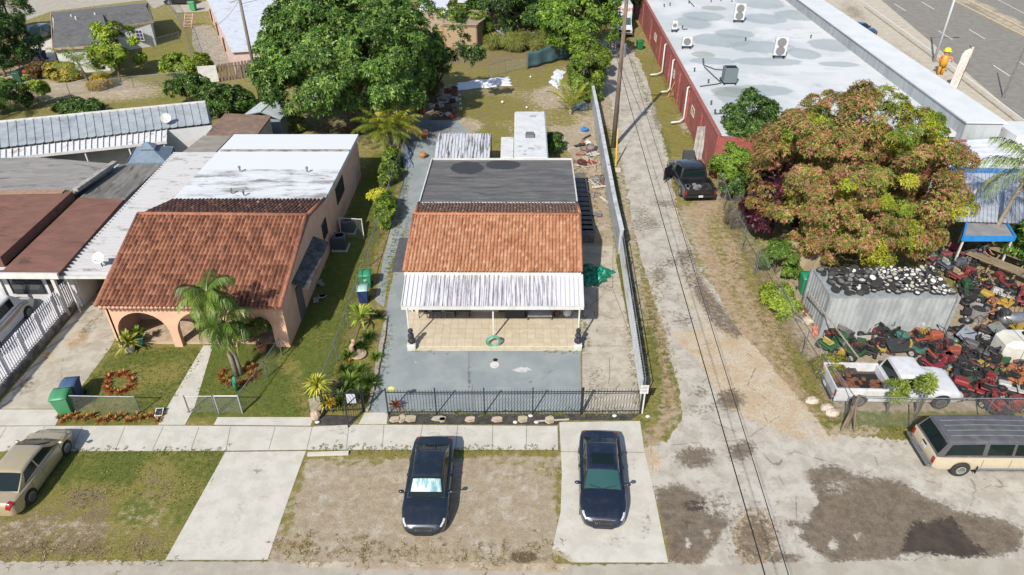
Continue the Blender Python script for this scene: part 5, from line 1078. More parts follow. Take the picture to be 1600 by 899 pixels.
b0 = G(891, 179); palm('young_coconut_palm', 'young coconut palm with tall upright yellow green fronds', b0, b0 + Vector((0, 0, .5)), 3.2, 12, 20, .7, .09, ['a6b03c', '8ba038', 'c8c24a'], 203, el=(.75, 1.5), droop=.9, r=.14, hang=.35)
b0 = G(143, 136); palm('coconut_palm', 'feathery coconut palm in front of the grey roofed house', b0, b0 + Vector((-.5, 0, 2.2)), 3.0, 16, 22, .7, .08, ['8fa04a', '74893c', 'a8b45c'], 204, el=(-.1, 1.4), droop=1.2, r=.14)
b0 = G(22, 50); palm('palm', 'palm in the top left corner over the dark tree', b0, b0 + Vector((0, 0, 3.2)), 2.8, 14, 20, .7, .09, ['8a9a50', '6f8240', 'a0a860'], 205, r=.14)
b0 = G(-10, 190); palm('palm', 'palm fronds reaching in at the left edge above the metal roof', b0, b0 + Vector((0, .4, 2.4)), 2.6, 14, 20, .7, .09, ['6f9438', '587c2c', '86aa48'], 206, r=.12)
b0 = G(1590, 395); t0 = WY(1612, 262, 38.5); palm('hanging_palm', 'drooping palm at the right edge above the blue edged canopy', (t0.x - 1.2, 38.0, 0), t0, 3.3, 18, 30, .8, .06, ['8fa448', '768e3c', 'b0b860'], 207, el=(-.5, 1.2), droop=1.5, r=.13, hang=1.0)
# garden bed plants
def spiky(name, label, px, py, n, L, w, pal, seed, z=0., el=(.1, 1.4), droop=.5, cat='plant', group=None, off=None):
    """rosette of strap leaves"""
    B = G(px, py); rs = np.random.RandomState(seed); V, F, C = [], [], []; pal = [np.array(S(p)[:3]) for p in pal]
    for k in range(n):
        a = rs.uniform(0, 2 * math.pi); e = rs.uniform(*el); l = L * rs.uniform(.7, 1.1); d = np.array([math.cos(a) * math.cos(e), math.sin(a) * math.cos(e), math.sin(e)]); s = np.array([-math.sin(a), math.cos(a), 0]) * w / 2
        p0 = np.array([0, 0, z]); p1 = p0 + d * l * .55; p2 = p0 + d * l - np.array([0, 0, droop * l * .4]); c = pal[rs.randint(len(pal))] * rs.uniform(.85, 1.15); o = len(V)
        for q in (p0 - s * .5, p0 + s * .5, p1 + s, p1 - s): V.append(q); C.append(c * .8)
        for q in (p1 - s, p1 + s, p2 + s * .15, p2 - s * .15): V.append(q); C.append(c)
        F += [(o, o + 1, o + 2, o + 3), (o + 4, o + 5, o + 6, o + 7)]
    o = fast_mesh(name, np.array(V), np.array(F), leaf_mat(), np.array(C)); o.location = B; 
    if z > .25:
        b = MB(); b.tube([(0, 0, 0), (.02, .01, z)], [.04, .03], 6); b.build('stem', BARK, o)
    return tag(o, label, cat, group)
spiky('yellow_dracaena', 'round bright yellow spiky plant at the left end of the black fence', 502, 632, 110, .75, .07, ['e6dc4a', 'd4cf3c', 'bcc43c', 'f0e878'], 301, z=1.25, el=(-.4, 1.5), droop=.6)
spiky('yellow_dracaena', 'lower yellow and green spiky plant hidden behind the short black fence', 512, 640, 60, .6, .06, ['c8c83c', '8fa034', 'dcd050'], 302, z=.5, el=(-.2, 1.5))
spiky('croton', 'orange and yellow potted croton against the short black fence', 519, 645, 30, .4, .06, ['e0a83a', 'cf8a30', 'd8cc50'], 303, z=.6)
spiky('banana_plant', 'green broad fronded young palm at the top of the garden bed', 566, 512, 24, 1.15, .14, ['9bb83c', '7fa034', 'b4c850'], 304, z=.7, el=(.1, 1.3), droop=.7)
spiky('yucca', 'dark spiky plant at the upper right corner of the garden bed', 592, 500, 40, .7, .05, ['3f5a28', '55702e', '2f4620'], 305, z=.15)
for i, (px, py, L, lab) in enumerate(((540, 615, .6, 'leafy clump at the foot of the yellow spiky plant'), (560, 585, .6, 'dark clump in the bed below the crescent ornament'), (582, 600, .5, 'low clump by the lower stone edging'), (545, 560, .5, 'clump left of the crescent ornament'), (566, 545, .45, 'pale clump above the crescent ornament'), (548, 600, .7, 'dark green clump in the lower garden bed'), (572, 600, .6, 'green clump near the bed edge'), (530, 632, .7, 'dark clump behind the short black fence'), (575, 530, .5, 'light green clump under the young palm'), (553, 545, .5, 'low clump beside the chain fence'), (560, 622, .6, 'green clump by the open gate post'), (588, 560, .4, 'small clump at the stone edging'), (540, 582, .5, 'leafy clump beside the ornament'))):
    spiky('garden_plant', lab, px, py, 110, L * 1.35, .06, [['55702c', '6f8c34', '3f5824'], ['7f9a3c', '6f8c34', '94a848']][i % 2], 310 + i, el=(.2, 1.4), group='green plants in the garden bed')
spiky('croton', 'small orange croton inside the bed under the ornament', 546, 568, 40, .35, .06, ['e09a38', 'c8b040', 'b06a30'], 320)
spiky('red_croton', 'red leafed plant just behind the left end of the black fence', 618, 640, 40, .45, .07, ['b0503c', '8c4030', 'c87848'], 321, z=.25)
def ringplants(name, labelf, pts, pal, seed, L=.34, group=None):
    proto = None
    for i, (px, py) in enumerate(pts):
        if proto is None: proto = spiky(name, labelf, px, py, 34, L, .06, pal, seed, el=(.15, 1.4), droop=.3, group=group)
        else: dup(proto, G(px, py), rz=i * 1.3, label=labelf, group=group)
RB = ['d8784c', 'c8603c', 'e09a68', 'b87848', 'a8a050']
ringplants('bromeliad', 'orange red bromeliad in the heart shaped ring on the small front lawn', [(168,602),(170,592),(176,586),(186,588),(194,585),(204,589),(208,597),(204,606),(196,612),(186,616),(176,614),(169,610)], RB, 330, group='bromeliads in the ring on the left lawn')
ringplants('bromeliad', 'orange bromeliad in the round bed at the foot of the twin palm', [(346,590),(350,598),(360,602),(372,602),(382,600),(394,594),(400,584),(396,575),(388,572),(350,582),(392,588),(386,580),(356,594),(366,598)], RB, 331, group='bromeliads around the twin palm')
rr = random.Random(9)
ringplants('bromeliad', 'red or green bromeliad in the strip below the low chain fence', [(95 + i * 6.6 + rr.uniform(-2, 2), 655 + rr.uniform(-5, 5)) for i in range(25)], ['c85a3c', 'e09058', '8a9a40', '6f8034', 'd8b070'], 332, L=.3, group='bromeliads along the low chain fence')
def pot(name, label, px, py, r, h, col_, cat='flower pot', group=None, z0=0.):
    P = G(px, py); b = MB(); b.lathe((0, 0, 0), [(r * .7, 0), (r, h * .9), (r * 1.08, h * .9), (r * 1.08, h), (r * .9, h), (r * .88, h * .85), (.01, h * .85)], 16)
    o = b.build(name, mat('pot_' + col_, col_, rough=.7), smooth=False, angle=40); o.location = (P.x, P.y, z0); return tag(o, label, cat, group)
pot('flower_pot', 'pale stone pot standing on the lawn before the left arch', 204, 548, .32, .45, 'd6c8b8'); spiky('potted_plant', 'yellow green plant in the pale stone pot before the left arch', 204, 548, 60, 1.0, .1, ['c8c850', '9aa83c', 'd8cc70'], 340, z=.45, cat='potted plant')
pot('flower_pot', 'terracotta pot at the right arch beside the hose', 410, 548, .28, .4, 'c98a6c'); shrub('potted_shrub', 'green bushy shrub in the terracotta pot at the right arch', 408, 546, (.62, .5, .6), ['7f8c3c', '66782f', '94a048'], [1, 1, 1], 341, cat='potted plant', z=1.3, n=14, per=45, leaf=(.14, .05), cr=(.16, .28))
shrub('potted_shrub', 'bright yellow green shrub inside the right arch', 383, 538, (.45, .4, .55), ['c0c83a', 'a4b834'], [1, 1], 342, cat='potted plant', z=1.0, n=12, per=45, leaf=(.14, .05), cr=(.15, .26))
spiky('potted_plant', 'green strap leafed plant on the porch behind the left arch', 222, 540, 50, .6, .07, ['7fa034', '5f8028', '94b040'], 343, z=.75, cat='potted plant'); pot('turquoise_pot', 'turquoise pot on the porch in the left arch', 221, 541, .2, .4, '4fb0a8', z0=.12)
pot('flower_pot', 'brick red pot on the porch in the right arch', 395, 535, .22, .35, 'b8634a', z0=.12); pot('flower_pot', 'white pot on the porch in the right arch', 377, 535, .22, .35, 'ded6c8', z0=.12)
# clumps of weeds hugging kerbs and fences: one mass nobody could count
def weeds(name, lines, n, pal, seed, h=.12, wdt=.3):
    rs = np.random.RandomState(seed); P = []
    for pts in lines:
        Wp = [G(x, y) for x, y in pts]
        for i in range(len(Wp) - 1):
            L = (Wp[i + 1] - Wp[i]).length; k = max(2, int(L * n)); t = rs.rand(k)
            a = np.array(Wp[i]); b = np.array(Wp[i + 1]); P.append(a + (b - a) * t[:, None] + rs.normal(0, wdt / 2, (k, 3)) * np.array([1, 1, 0]))
    P = np.concatenate(P); P[:, 2] = 0.01; cols = pick(rs, pal, [1] * len(pal), len(P)) * rs.uniform(.8, 1.15, (len(P), 1))
    V, F, K = rosettes(rs, P, np.tile([0, 0, 1.], (len(P), 1)), h * rs.uniform(.5, 1.5, len(P)), .025, 6, droop=.15, cols=cols)
    V[:, 2] = np.maximum(V[:, 2], .012); o = fast_mesh(name, V, F, leaf_mat(), K); struct(o, 'stuff'); return o
weeds('weeds', [[(487,701),(868,703)], [(0,706),(348,707)], [(1001,640),(985,500),(965,380),(940,250)], [(1012,660),(1010,600),(990,440)],
   [(610,646),(1000,646)], [(640,548),(700,547)], [(850,548),(905,549)], [(907,545),(915,540),(908,470)], [(608,510),(595,600),(580,640)], [(1045,640),(1030,560),(1010,470)], [(1300,640),(1340,670)], [(1182,430),(1260,600),(1330,665)], [(1320,670),(1600,678)],
   [(600,240),(560,420),(515,600)], [(640,250),(600,470)], [(955,230),(1003,560)], [(985,90),(1045,240)], [(1040,225),(1060,310)], [(1095,240),(1030,110)]], 20, ['7a8a38', '8f9444', '6a7a2e', 'a29a52'], 401, h=.09)
weeds('dry_weeds', [[(1125,330),(1180,430),(1250,600),(1300,660)], [(1140,400),(1240,590)], [(1010,420),(1050,620)], [(430,860),(860,868)], [(0,860),(260,870)], [(905,260),(930,380)], [(1310,655),(1420,688)], [(590,330),(560,470)], [(1230,500),(1290,610)]], 20, ['a8966a', 'b8a57a', '8f8054'], 402, wdt=.8, h=.14)
rs_ = np.random.RandomState(77)
def lawn(name, poly, dens, pal, seed, h=.055):
    rs = np.random.RandomState(seed); Wp = [G(x, y) for x, y in poly]; xs = [p.x for p in Wp]; ys = [p.y for p in Wp]; A = (max(xs) - min(xs)) * (max(ys) - min(ys)); n = int(A * dens)
    P = np.stack([rs.uniform(min(xs), max(xs), n), rs.uniform(min(ys), max(ys), n)], 1); P = P[inpoly(P, [(p.x, p.y) for p in Wp])]
    f = np.sin(P[:, 0] * 1.7 + seed) * np.sin(P[:, 1] * 1.3) + rs.normal(0, .6, len(P)); P = P[f > -.4]; P = np.concatenate([P, np.full((len(P), 1), .008)], 1)
    cols = pick(rs, pal, [1] * len(pal), len(P)) * rs.uniform(.8, 1.2, (len(P), 1)); V, F, K = rosettes(rs, P, np.tile([0, 0, 1.], (len(P), 1)), h * rs.uniform(.6, 1.5, len(P)), .03, 4, droop=.1, cols=cols); V[:, 2] = np.maximum(V[:, 2], .01)
    struct(fast_mesh(name, V, F, leaf_mat(), K), 'stuff')
lawn('verge_grass', [(0,708),(346,708),(330,760),(290,800),(200,770),(120,800),(90,760),(0,810)], 60, ['7d8a38', '8c9440', '6c7a30', '9c9a50'], 5)
lawn('lawn_grass', [(165,545),(320,545),(300,590),(262,640),(165,640),(115,630)], 45, ['6f7f34', '7d8a3a', '5f7029'], 6)
lawn('side_lawn_grass', [(330,548),(430,548),(520,460),(560,440),(515,600),(495,648),(292,648)], 45, ['74863a', '82903e', '62742c'], 7)
# ------------------------------------------------------------------ vehicles
def paint(name, c, metal=.35, rough=.28, dirt='9a8f7c', dk=.12):
    t = NT(name); c = S(c, .6); n = t.ramp(t.noise(2.2, 6, .7), .45, .8, 0, dk); t.col(t.mix(n, c, S(dirt))); t.rough(rough)
    t.b.inputs["Metallic"].default_value = metal; t.b.inputs["Coat Weight"].default_value = .8; t.b.inputs["Coat Roughness"].default_value = .06; return t.m
CGL = glass('car_glass', (.006, .012, .012, 1), .05); CGL.node_tree.nodes['Principled BSDF'].inputs['Coat Weight'].default_value = 0; CGL.node_tree.nodes['Principled BSDF'].inputs['Specular IOR Level'].default_value = .35; CHR = mat('chrome', 'c9cbcd', rough=.18, metal=.9, grain=0); LAMP = mat('lamp_lens', 'd9dde0', 'b4b8bc', 20, rough=.12, coat=.6); RED = mat('red_lens', 'b8202a', '8c141c', 14, rough=.15, coat=.6); SEAM = mat('seam_dark', '18181a', rough=.8); RIM = mat('alloy', 'c2c4c6', 'a8aaad', 6, rough=.3, metal=.6, grain=.05)
def interp(xs, ys, x): return float(np.interp(x, xs, ys))
def wheel(parent, x, y, r, w, side, rim=RIM, hub=.62):
    b = MB(); s = 1 if side > 0 else -1
    b.lathe((x, y, r), [(r * .55, -w / 2), (r * .92, -w / 2), (r, -w * .36), (r, w * .36), (r * .92, w / 2), (r * .55, w / 2)], 24, axis='Y'); o = b.build('wheel', RUBBER, parent, angle=40)
    b = MB(); yo = y + s * (w / 2 - .005); R0 = r * hub
    b.lathe((x, yo - s * .03, r), [(R0, -.012), (R0, .012), (R0 * .15, .014)], 20, axis='Y', mi=1)
    for k in range(5):
        a = 2 * math.pi * k / 5 + .3; b.bar((x, yo + s * .0, r), (x + R0 * .95 * math.cos(a), yo, r + R0 * .95 * math.sin(a)), r * .2, .03, up=(0, 1, 0))
    b.lathe((x, yo, r), [(R0 * 1.03, -.02), (R0 * 1.03, .012), (R0 * .9, .012), (R0 * .9, -.02)], 20, axis='Y'); b.lathe((x, yo, r), [(R0 * .2, -.02), (R0 * .2, .025), (.01, .03)], 10, axis='Y')
    b.build('rim', [rim, SEAM], o, angle=40); return o
class Body:
    """lofted car body; x forward. top: [(x,z)] body height without cabin; width: [(x,half)]"""
    def __init__(s, L, W, top, width, zs, wheels, rw, cabin=None, sill=.2, crown=.06, sh=.93):
        s.L, s.W, s.top, s.wd, s.zs, s.wh, s.rw, s.cab, s.sill, s.cr, s.sh = L, W, top, width, zs, wheels, rw, cabin, sill, crown, sh
        s.tx = [p[0] for p in top]; s.tz = [p[1] for p in top]; s.wx = [p[0] for p in width]; s.wy = [p[1] for p in width]
    def hw(s, x): return interp(s.wx, s.wy, x)
    def zt(s, x): return interp(s.tx, s.tz, x)
    def section(s, x):
        h, zt = s.hw(x), s.zt(x); zsh = min(s.zs + (zt - s.zs) * .6, zt - .02) if zt > s.zs else zt - s.cr; zsh = zt - s.cr if zt < s.zs + .1 else max(zt - s.cr * 1.4, s.zs)
        e = min(1, (s.L / 2 - abs(x)) / .35); z0 = s.sill + .1 * (1 - e); r0 = z0
        for xw in s.wh:
            if abs(x - xw) < s.rw: r0 = max(r0, math.sqrt(s.rw ** 2 - (x - xw) ** 2) + s.rw * .82)
        r0 = min(r0, zsh - .08)
        return [(h * .95, r0), (h, r0 + (zsh - r0) * .25), (h * 1.0, r0 + (zsh - r0) * .6), (h * .985, r0 + (zsh - r0) * .85), (h * (s.sh + .03), zsh), (h * s.sh * .93, zsh + (zt - zsh) * .45), (h * s.sh * .7, zsh + (zt - zsh) * .8), (h * .35, zt - .004), (0, zt)]
    def pt(s, x, w, off=0.):                                  # w in [-1,1], 0 centre line on top, 1 = sill on the left
        c = s.section(x); n = len(c) - 1; t = (1 - abs(w)) * n; i = min(int(t), n - 1); f = t - i
        y = c[i][0] * (1 - f) + c[i + 1][0] * f; z = c[i][1] * (1 - f) + c[i + 1][1] * f
        return Vector((x, y * (1 if w >= 0 else -1), z))
    def mesh(s):
        xs = sorted(set([round(v, 4) for v in np.linspace(-s.L / 2, s.L / 2, 46)] + [round(x + d * s.rw, 4) for x in s.wh for d in (-1, -.98, -.9, -.75, -.5, 0, .5, .75, .9, .98, 1)] + [round(e * (s.L / 2 - k), 4) for e in (-1, 1) for k in (.01, .03, .06, .1, .15)] + [round(x, 4) for x in s.tx if abs(x) <= s.L / 2]))
        P = []
        for x in xs:
            c = s.section(x); P.append([Vector((x, y, z)) for y, z in c] + [Vector((x, -y, z)) for y, z in c[-2::-1]])
        b = MB(); b.grid(P); n = len(P[0]); m = len(P); b.add(P[0], [tuple(range(n))[::-1]]); b.add(P[-1], [tuple(range(n))]); return b
    def patch(s, x0, x1, w0, w1, n=8, m=6, off=.006):
        P = []
        for i in range(n + 1):
            r = []
            for j in range(m + 1):
                x = x0 + (x1 - x0) * i / n; w = w0 + (w1 - w0) * j / m; p = s.pt(x, w); q1 = s.pt(min(x + .02, s.L / 2), w) - s.pt(max(x - .02, -s.L / 2), w); q2 = s.pt(x, min(w + .02, 1)) - s.pt(x, max(w - .02, -1)); nn = q1.cross(q2)
                if nn.length > 1e-9: nn.normalize(); nn = nn if nn.dot(Vector((x * .3, p.y, .3))) > 0 else -nn
                r.append(p + nn * off)
            P.append(r)
        b = MB(); b.grid(P); return b
class Cabin:
    """greenhouse: base x range xr0..xf0, roof x range xr1..xf1"""
    def __init__(s, body, xr0, xr1, xf1, xf0, zr, tw, bw, crown=.05):
        s.B, s.a = body, (xr0, xr1, xf1, xf0); s.zr, s.tw, s.bw, s.cr = zr, tw, bw, crown
    def base(s, x): return s.B.zt(x) - .03
    def top(s, x):
        a, b, c, d = s.a
        if x <= b: t = max(0, (x - a) / max(b - a, 1e-6)); return s.base(x) * (1 - t) + s.rf(b) * t if True else 0
        if x >= c: t = max(0, (d - x) / max(d - c, 1e-6)); return s.base(x) * (1 - t) + s.rf(c) * t
        return s.rf(x)
    def rf(s, x): a, b, c, d = s.a; m = (b + c) / 2; q = (x - m) / ((c - b) / 2 + .01); return s.zr - .055 * q * q
    def pt(s, x, w, off=0.):                                  # |w|: 0 centre .. .62 roof edge .. 1 belt
        zb, z1 = s.base(x), s.top(x); k = (z1 - zb) / (s.zr - zb); bw = s.bw * (s.B.hw(x) / (s.B.W / 2)); tw = bw + (s.tw - bw) * k; ze = z1 - s.cr * k
        aw = abs(w); sg = 1 if w >= 0 else -1
        if aw <= .55: q = aw / .55; y = tw * .93 * q; z = z1 - (z1 - ze) * q ** 2.4 * .6
        elif aw <= .66: q = (aw - .55) / .11; y = tw * (.93 + .07 * q); z = z1 - (z1 - ze) * (.6 + q * .9)
        else: q = (aw - .66) / .34; zz = z1 - (z1 - ze) * 1.5; y = tw + (bw - tw) * q; z = zz + (zb - zz) * q
        return Vector((x, y * sg, z))
    def mesh(s):
        a, b, c, d = s.a; xs = list(np.linspace(a, b, 8)) + list(np.linspace(b, c, 14))[1:] + list(np.linspace(c, d, 8))[1:]; ws = [-1, -.9, -.8, -.7, -.66, -.62, -.58, -.55, -.45, -.3, -.15, 0, .15, .3, .45, .55, .58, .62, .66, .7, .8, .9, 1]
        m = MB(); m.grid([[s.pt(x, w) for w in ws] for x in xs]); return m
    def patch(s, x0, x1, w0, w1, n=10, m=8, off=.007, skew=None):
        P = []
        for i in range(n + 1):
            r = []
            for j in range(m + 1):
                w = w0 + (w1 - w0) * j / m; xa, xb = (x0, x1) if skew is None else skew(j / m)
                x = xa + (xb - xa) * i / n; p = s.pt(x, w); q1 = s.pt(x + .02, w) - s.pt(x - .02, w); q2 = s.pt(x, w + .02) - s.pt(x, w - .02); nn = q1.cross(q2).normalized()
                if nn.dot(Vector((0, p.y, 1.0))) < 0: nn = -nn
                r.append(p + nn * off)
            P.append(r)
        b = MB(); b.grid(P); return b
def add_solid(o, th=.01):
    m = o.modifiers.new('thick', 'SOLIDIFY'); m.thickness = th; m.offset = -1; return o
def common_trim(o, B, paintm, plate_rear=False, mirrors=None, plate=None):
    b = MB(); b.box((0, 0, .34), (B.L * .9, B.W * .8, .3)); b.build('underbody', SEAM, o)
    if mirrors:
        for sg in (-1, 1):
            b = MB(); x, z = mirrors; y = sg * (B.W / 2 + .09); b.ball((x, y, z), (.08, .12, .075), 10, 6); b.bar((x + .03, sg * (B.W / 2 - .1), z - .05), (x, y, z - .02), .05, .03); b.build('mirror', paintm, o, smooth=True)
    if plate:
        x, z = plate; b = MB(); b.box((x, 0, z), (.02, .32, .16)); b.build('licence_plate', mat('plate_white', 'dfe0e2', 'c2c8d4', 30), o)
def sedan(name, label, loc, rz, paintc, L, W, Hh, shade=None, sunroof=False, wing=False, lx=0, chrome_line=False, rimm=RIM, fr=(-1.35, 1.45), cab=(-1.75, -1.0, .32, 1.08), group=None, dk=.12, metal=.35, beltw=.84, roofw=.66):
    o = thing(name, label, 'car', loc, rz, group); pm = paint(name + '_paint_' + paintc, paintc, metal, dk=dk); h = L / 2
    top = [(-h, .5), (-h + .02, .72), (-h + .06, .86), (-h + .14, .93), (-h + .5, .96), (cab[0], .97), (cab[1], .95), (.3, .93), (cab[3], .93), (cab[3] + .4, .88), (h - .45, .76), (h - .2, .68), (h - .08, .58), (h - .02, .45), (h, .36)]
    wd = [(-h, W * .33), (-h + .03, W * .38), (-h + .12, W * .43), (-h + .4, W * .475), (-.8, W * .5), (.8, W * .5), (h - .8, W * .495), (h - .5, W * .475), (h - .3, W * .445), (h - .15, W * .395), (h - .06, W * .33), (h - .02, W * .27), (h, W * .2)]
    B = Body(L, W, top, wd, .82, fr, .36, sill=.2)
    b = B.mesh(); body = b.build('body', pm, o, angle=48)
    K = Cabin(B, cab[0], cab[1], cab[2], cab[3], Hh, W * roofw / 2, W * beltw / 2); K.mesh().build('roof', pm, o, angle=40)
    a, r1, f1, f0 = cab
    ws = K.patch(0, 0, -.57, .57, off=.008, skew=lambda t: (f1 + .05, f0 - .03)).build('windshield', glass('teal_tint', (.012, .05, .045, 1), .05) if sunroof else CGL, o, smooth=True)
    if shade: 
        sh = K.patch(0, 0, -.5, .5, off=.0125, skew=lambda t: (f1 + .13, f0 - .2)); t_ = NT(name + '_sunshade'); n = t_.noise(1.6, 3, .6, sc3=(.6, 2.2, 1)); t_.col(t_.mix(t_.ramp(n, .42, .6), S(shade[0], .7), S(shade[1], .7))); t_.rough(.35); t_.b.inputs["Metallic"].default_value = .4; sh.build('sunshade', t_.m, ws, smooth=True)
    b = MB(); x = f0 + .0
    for sg in (-1, 1): p0 = Vector((f0 - .02, sg * .05 - .02, K.base(f0) + .055)); p1 = K.pt(f0 - .14, sg * .42) + Vector((.02, 0, .03)); b.tube([p0, p1], .011, 5)
    b.build('wipers', SEAM, ws)
    K.patch(0, 0, -.56, .56, off=.008, skew=lambda t: (a + .04, r1 - .05)).build('rear_window', CGL, o, smooth=True)
    for sg in (-1, 1):
        wn_ = [(-.98 + 0, 0)]
        def sk(t, x0, x1): q = t; return (x0[0] + (x0[1] - x0[0]) * q, x1[0] + (x1[1] - x1[0]) * q)
        mid = (f1 + r1) / 2 - .05
        for (xa, xb) in (((mid + .05, mid + .05), (f1 + .02, f0 - .28)), ((r1 + .02, a + .42), (mid - .03, mid - .03))):
            K.patch(0, 0, sg * .70, sg * .955, n=8, m=5, off=.008, skew=lambda t, xa=xa, xb=xb: sk(t, xa, xb)).build('side_window', CGL, o, smooth=True)
        if chrome_line:
            b = MB(); b.tube([K.pt(x_, sg * .675) + Vector((0, sg * .01, .004)) for x_ in np.linspace(r1 - .15, f1 + .1, 12)] , .012, 5); b.build('chrome_trim', CHR, o)
        b = MB()
        for x_ in (f0 - .3, mid, a + .62): b.tube([B.pt(x_, sg * w) + Vector((0, sg * .002, 0)) for w in (.52, .62, .7, .8, .88, .97)], .007, 4)
        b.tube([B.pt(x_, sg * .96) for x_ in np.linspace(fr[0] + .42, fr[1] - .42, 8)], .012, 4); b.build('door_seams', SEAM, o)
        for x_ in (mid + .15, a + .75): b = MB(); p = B.pt(x_, sg * .63); b.bar(p + Vector((-.08, sg * .02, 0)), p + Vector((.08, sg * .02, 0)), .03, .02); b.build('door_handle', pm, o)
        B.patch(h - .46, h - .15, sg * .40, sg * .53, off=.008).build('headlight', LAMP, o, smooth=True)
        B.patch(-h + .015, -h + .24, sg * .30, sg * .62, off=.008).build('taillight', RED, o, smooth=True)
        for x_ in fr: wheel(o, x_, sg * (W / 2 - .12), .325, .21, sg, rimm)
    b = MB(); b.tube([B.pt(x_, w) + Vector((0, 0, .002)) for x_, w in ((h - .34, -.33), (h - .8, -.37), (f0 + .12, -.4), (f0 + .03, 0), (f0 + .12, .4), (h - .8, .37), (h - .34, .33), (h - .25, 0), (h - .34, -.33))], .006, 4); b.tube([B.pt(x_, w) + Vector((0, 0, .002)) for x_, w in ((-h + .1, -.3), (-h + .4, -.42), (a - .02, -.42), (a - .04, 0), (a - .02, .42), (-h + .4, .42), (-h + .1, .3))], .006, 4)
    for sg in (-1, 1): b.tube([B.pt(x_, sg * (.17 + .05 * (f0 - x_ + .8))) + Vector((0, 0, .001)) for x_ in (h - .4, h - .8, f0 + .15)], .008, 4)
    b.build('panel_seams', SEAM, o)
    g_ = B.patch(h - .12, h - .015, -.24, .24, off=.012); g_.build('grille', SEAM, o, smooth=True)
    b = MB()
    for i in range(9): w = -.2 + .05 * i; b.tube([B.pt(h - .12, w) + Vector((.014, 0, .014)), B.pt(h - .03, w) + Vector((.018, 0, .006))], .007, 4)
    b.tube([B.pt(h - .13, w) + Vector((.008, 0, .012)) for w in np.linspace(-.25, .25, 12)], .014, 5); b.build('grille_trim', CHR, o)
    if sunroof: K.patch(f1 - .75, f1 - .2, -.42, .42, off=.009).build('sunroof', CGL, o, smooth=True)
    common_trim(o, B, pm, mirrors=(f0 - .25, .98), plate=(-h - .005, .62)); return o, B, K
s1, B1, K1 = sedan('parked_sedan', 'dark navy sedan with a silver green sunshade parked on the bare dirt verge', (-3.42, 19.62, 0), math.radians(-90.5), '27313d', 4.72, 1.84, 1.45, shade=('b4c8c4', '5f8f98'))
s2, B2, K2 = sedan('parked_sedan', 'midnight blue sedan with sunroof parked on the right concrete driveway', (3.72, 19.95, 0), math.radians(-93.5), '232c3f', 4.75, 1.86, 1.43, sunroof=True, chrome_line=True, cab=(-1.8, -1.15, .28, 1.0))
b = MB()
for sg in (-1, 1): p = K2.pt(.62, sg * .27); b.box((.5, p.y, p.z + .05), (.1, .36, .012), R=Matrix.Rotation(.5, 3, 'Y'))
s3, B3, K3 = sedan('parked_sedan', 'dusty gold sedan with alloy wheels at the left end of the grass verge', (-20.45, 20.42, 0), math.radians(89), 'c9b895', 4.55, 1.74, 1.46, cab=(-1.65, -.95, .45, 1.3), metal=.25, dk=.2, fr=(-1.32, 1.33), beltw=.88, roofw=.70)

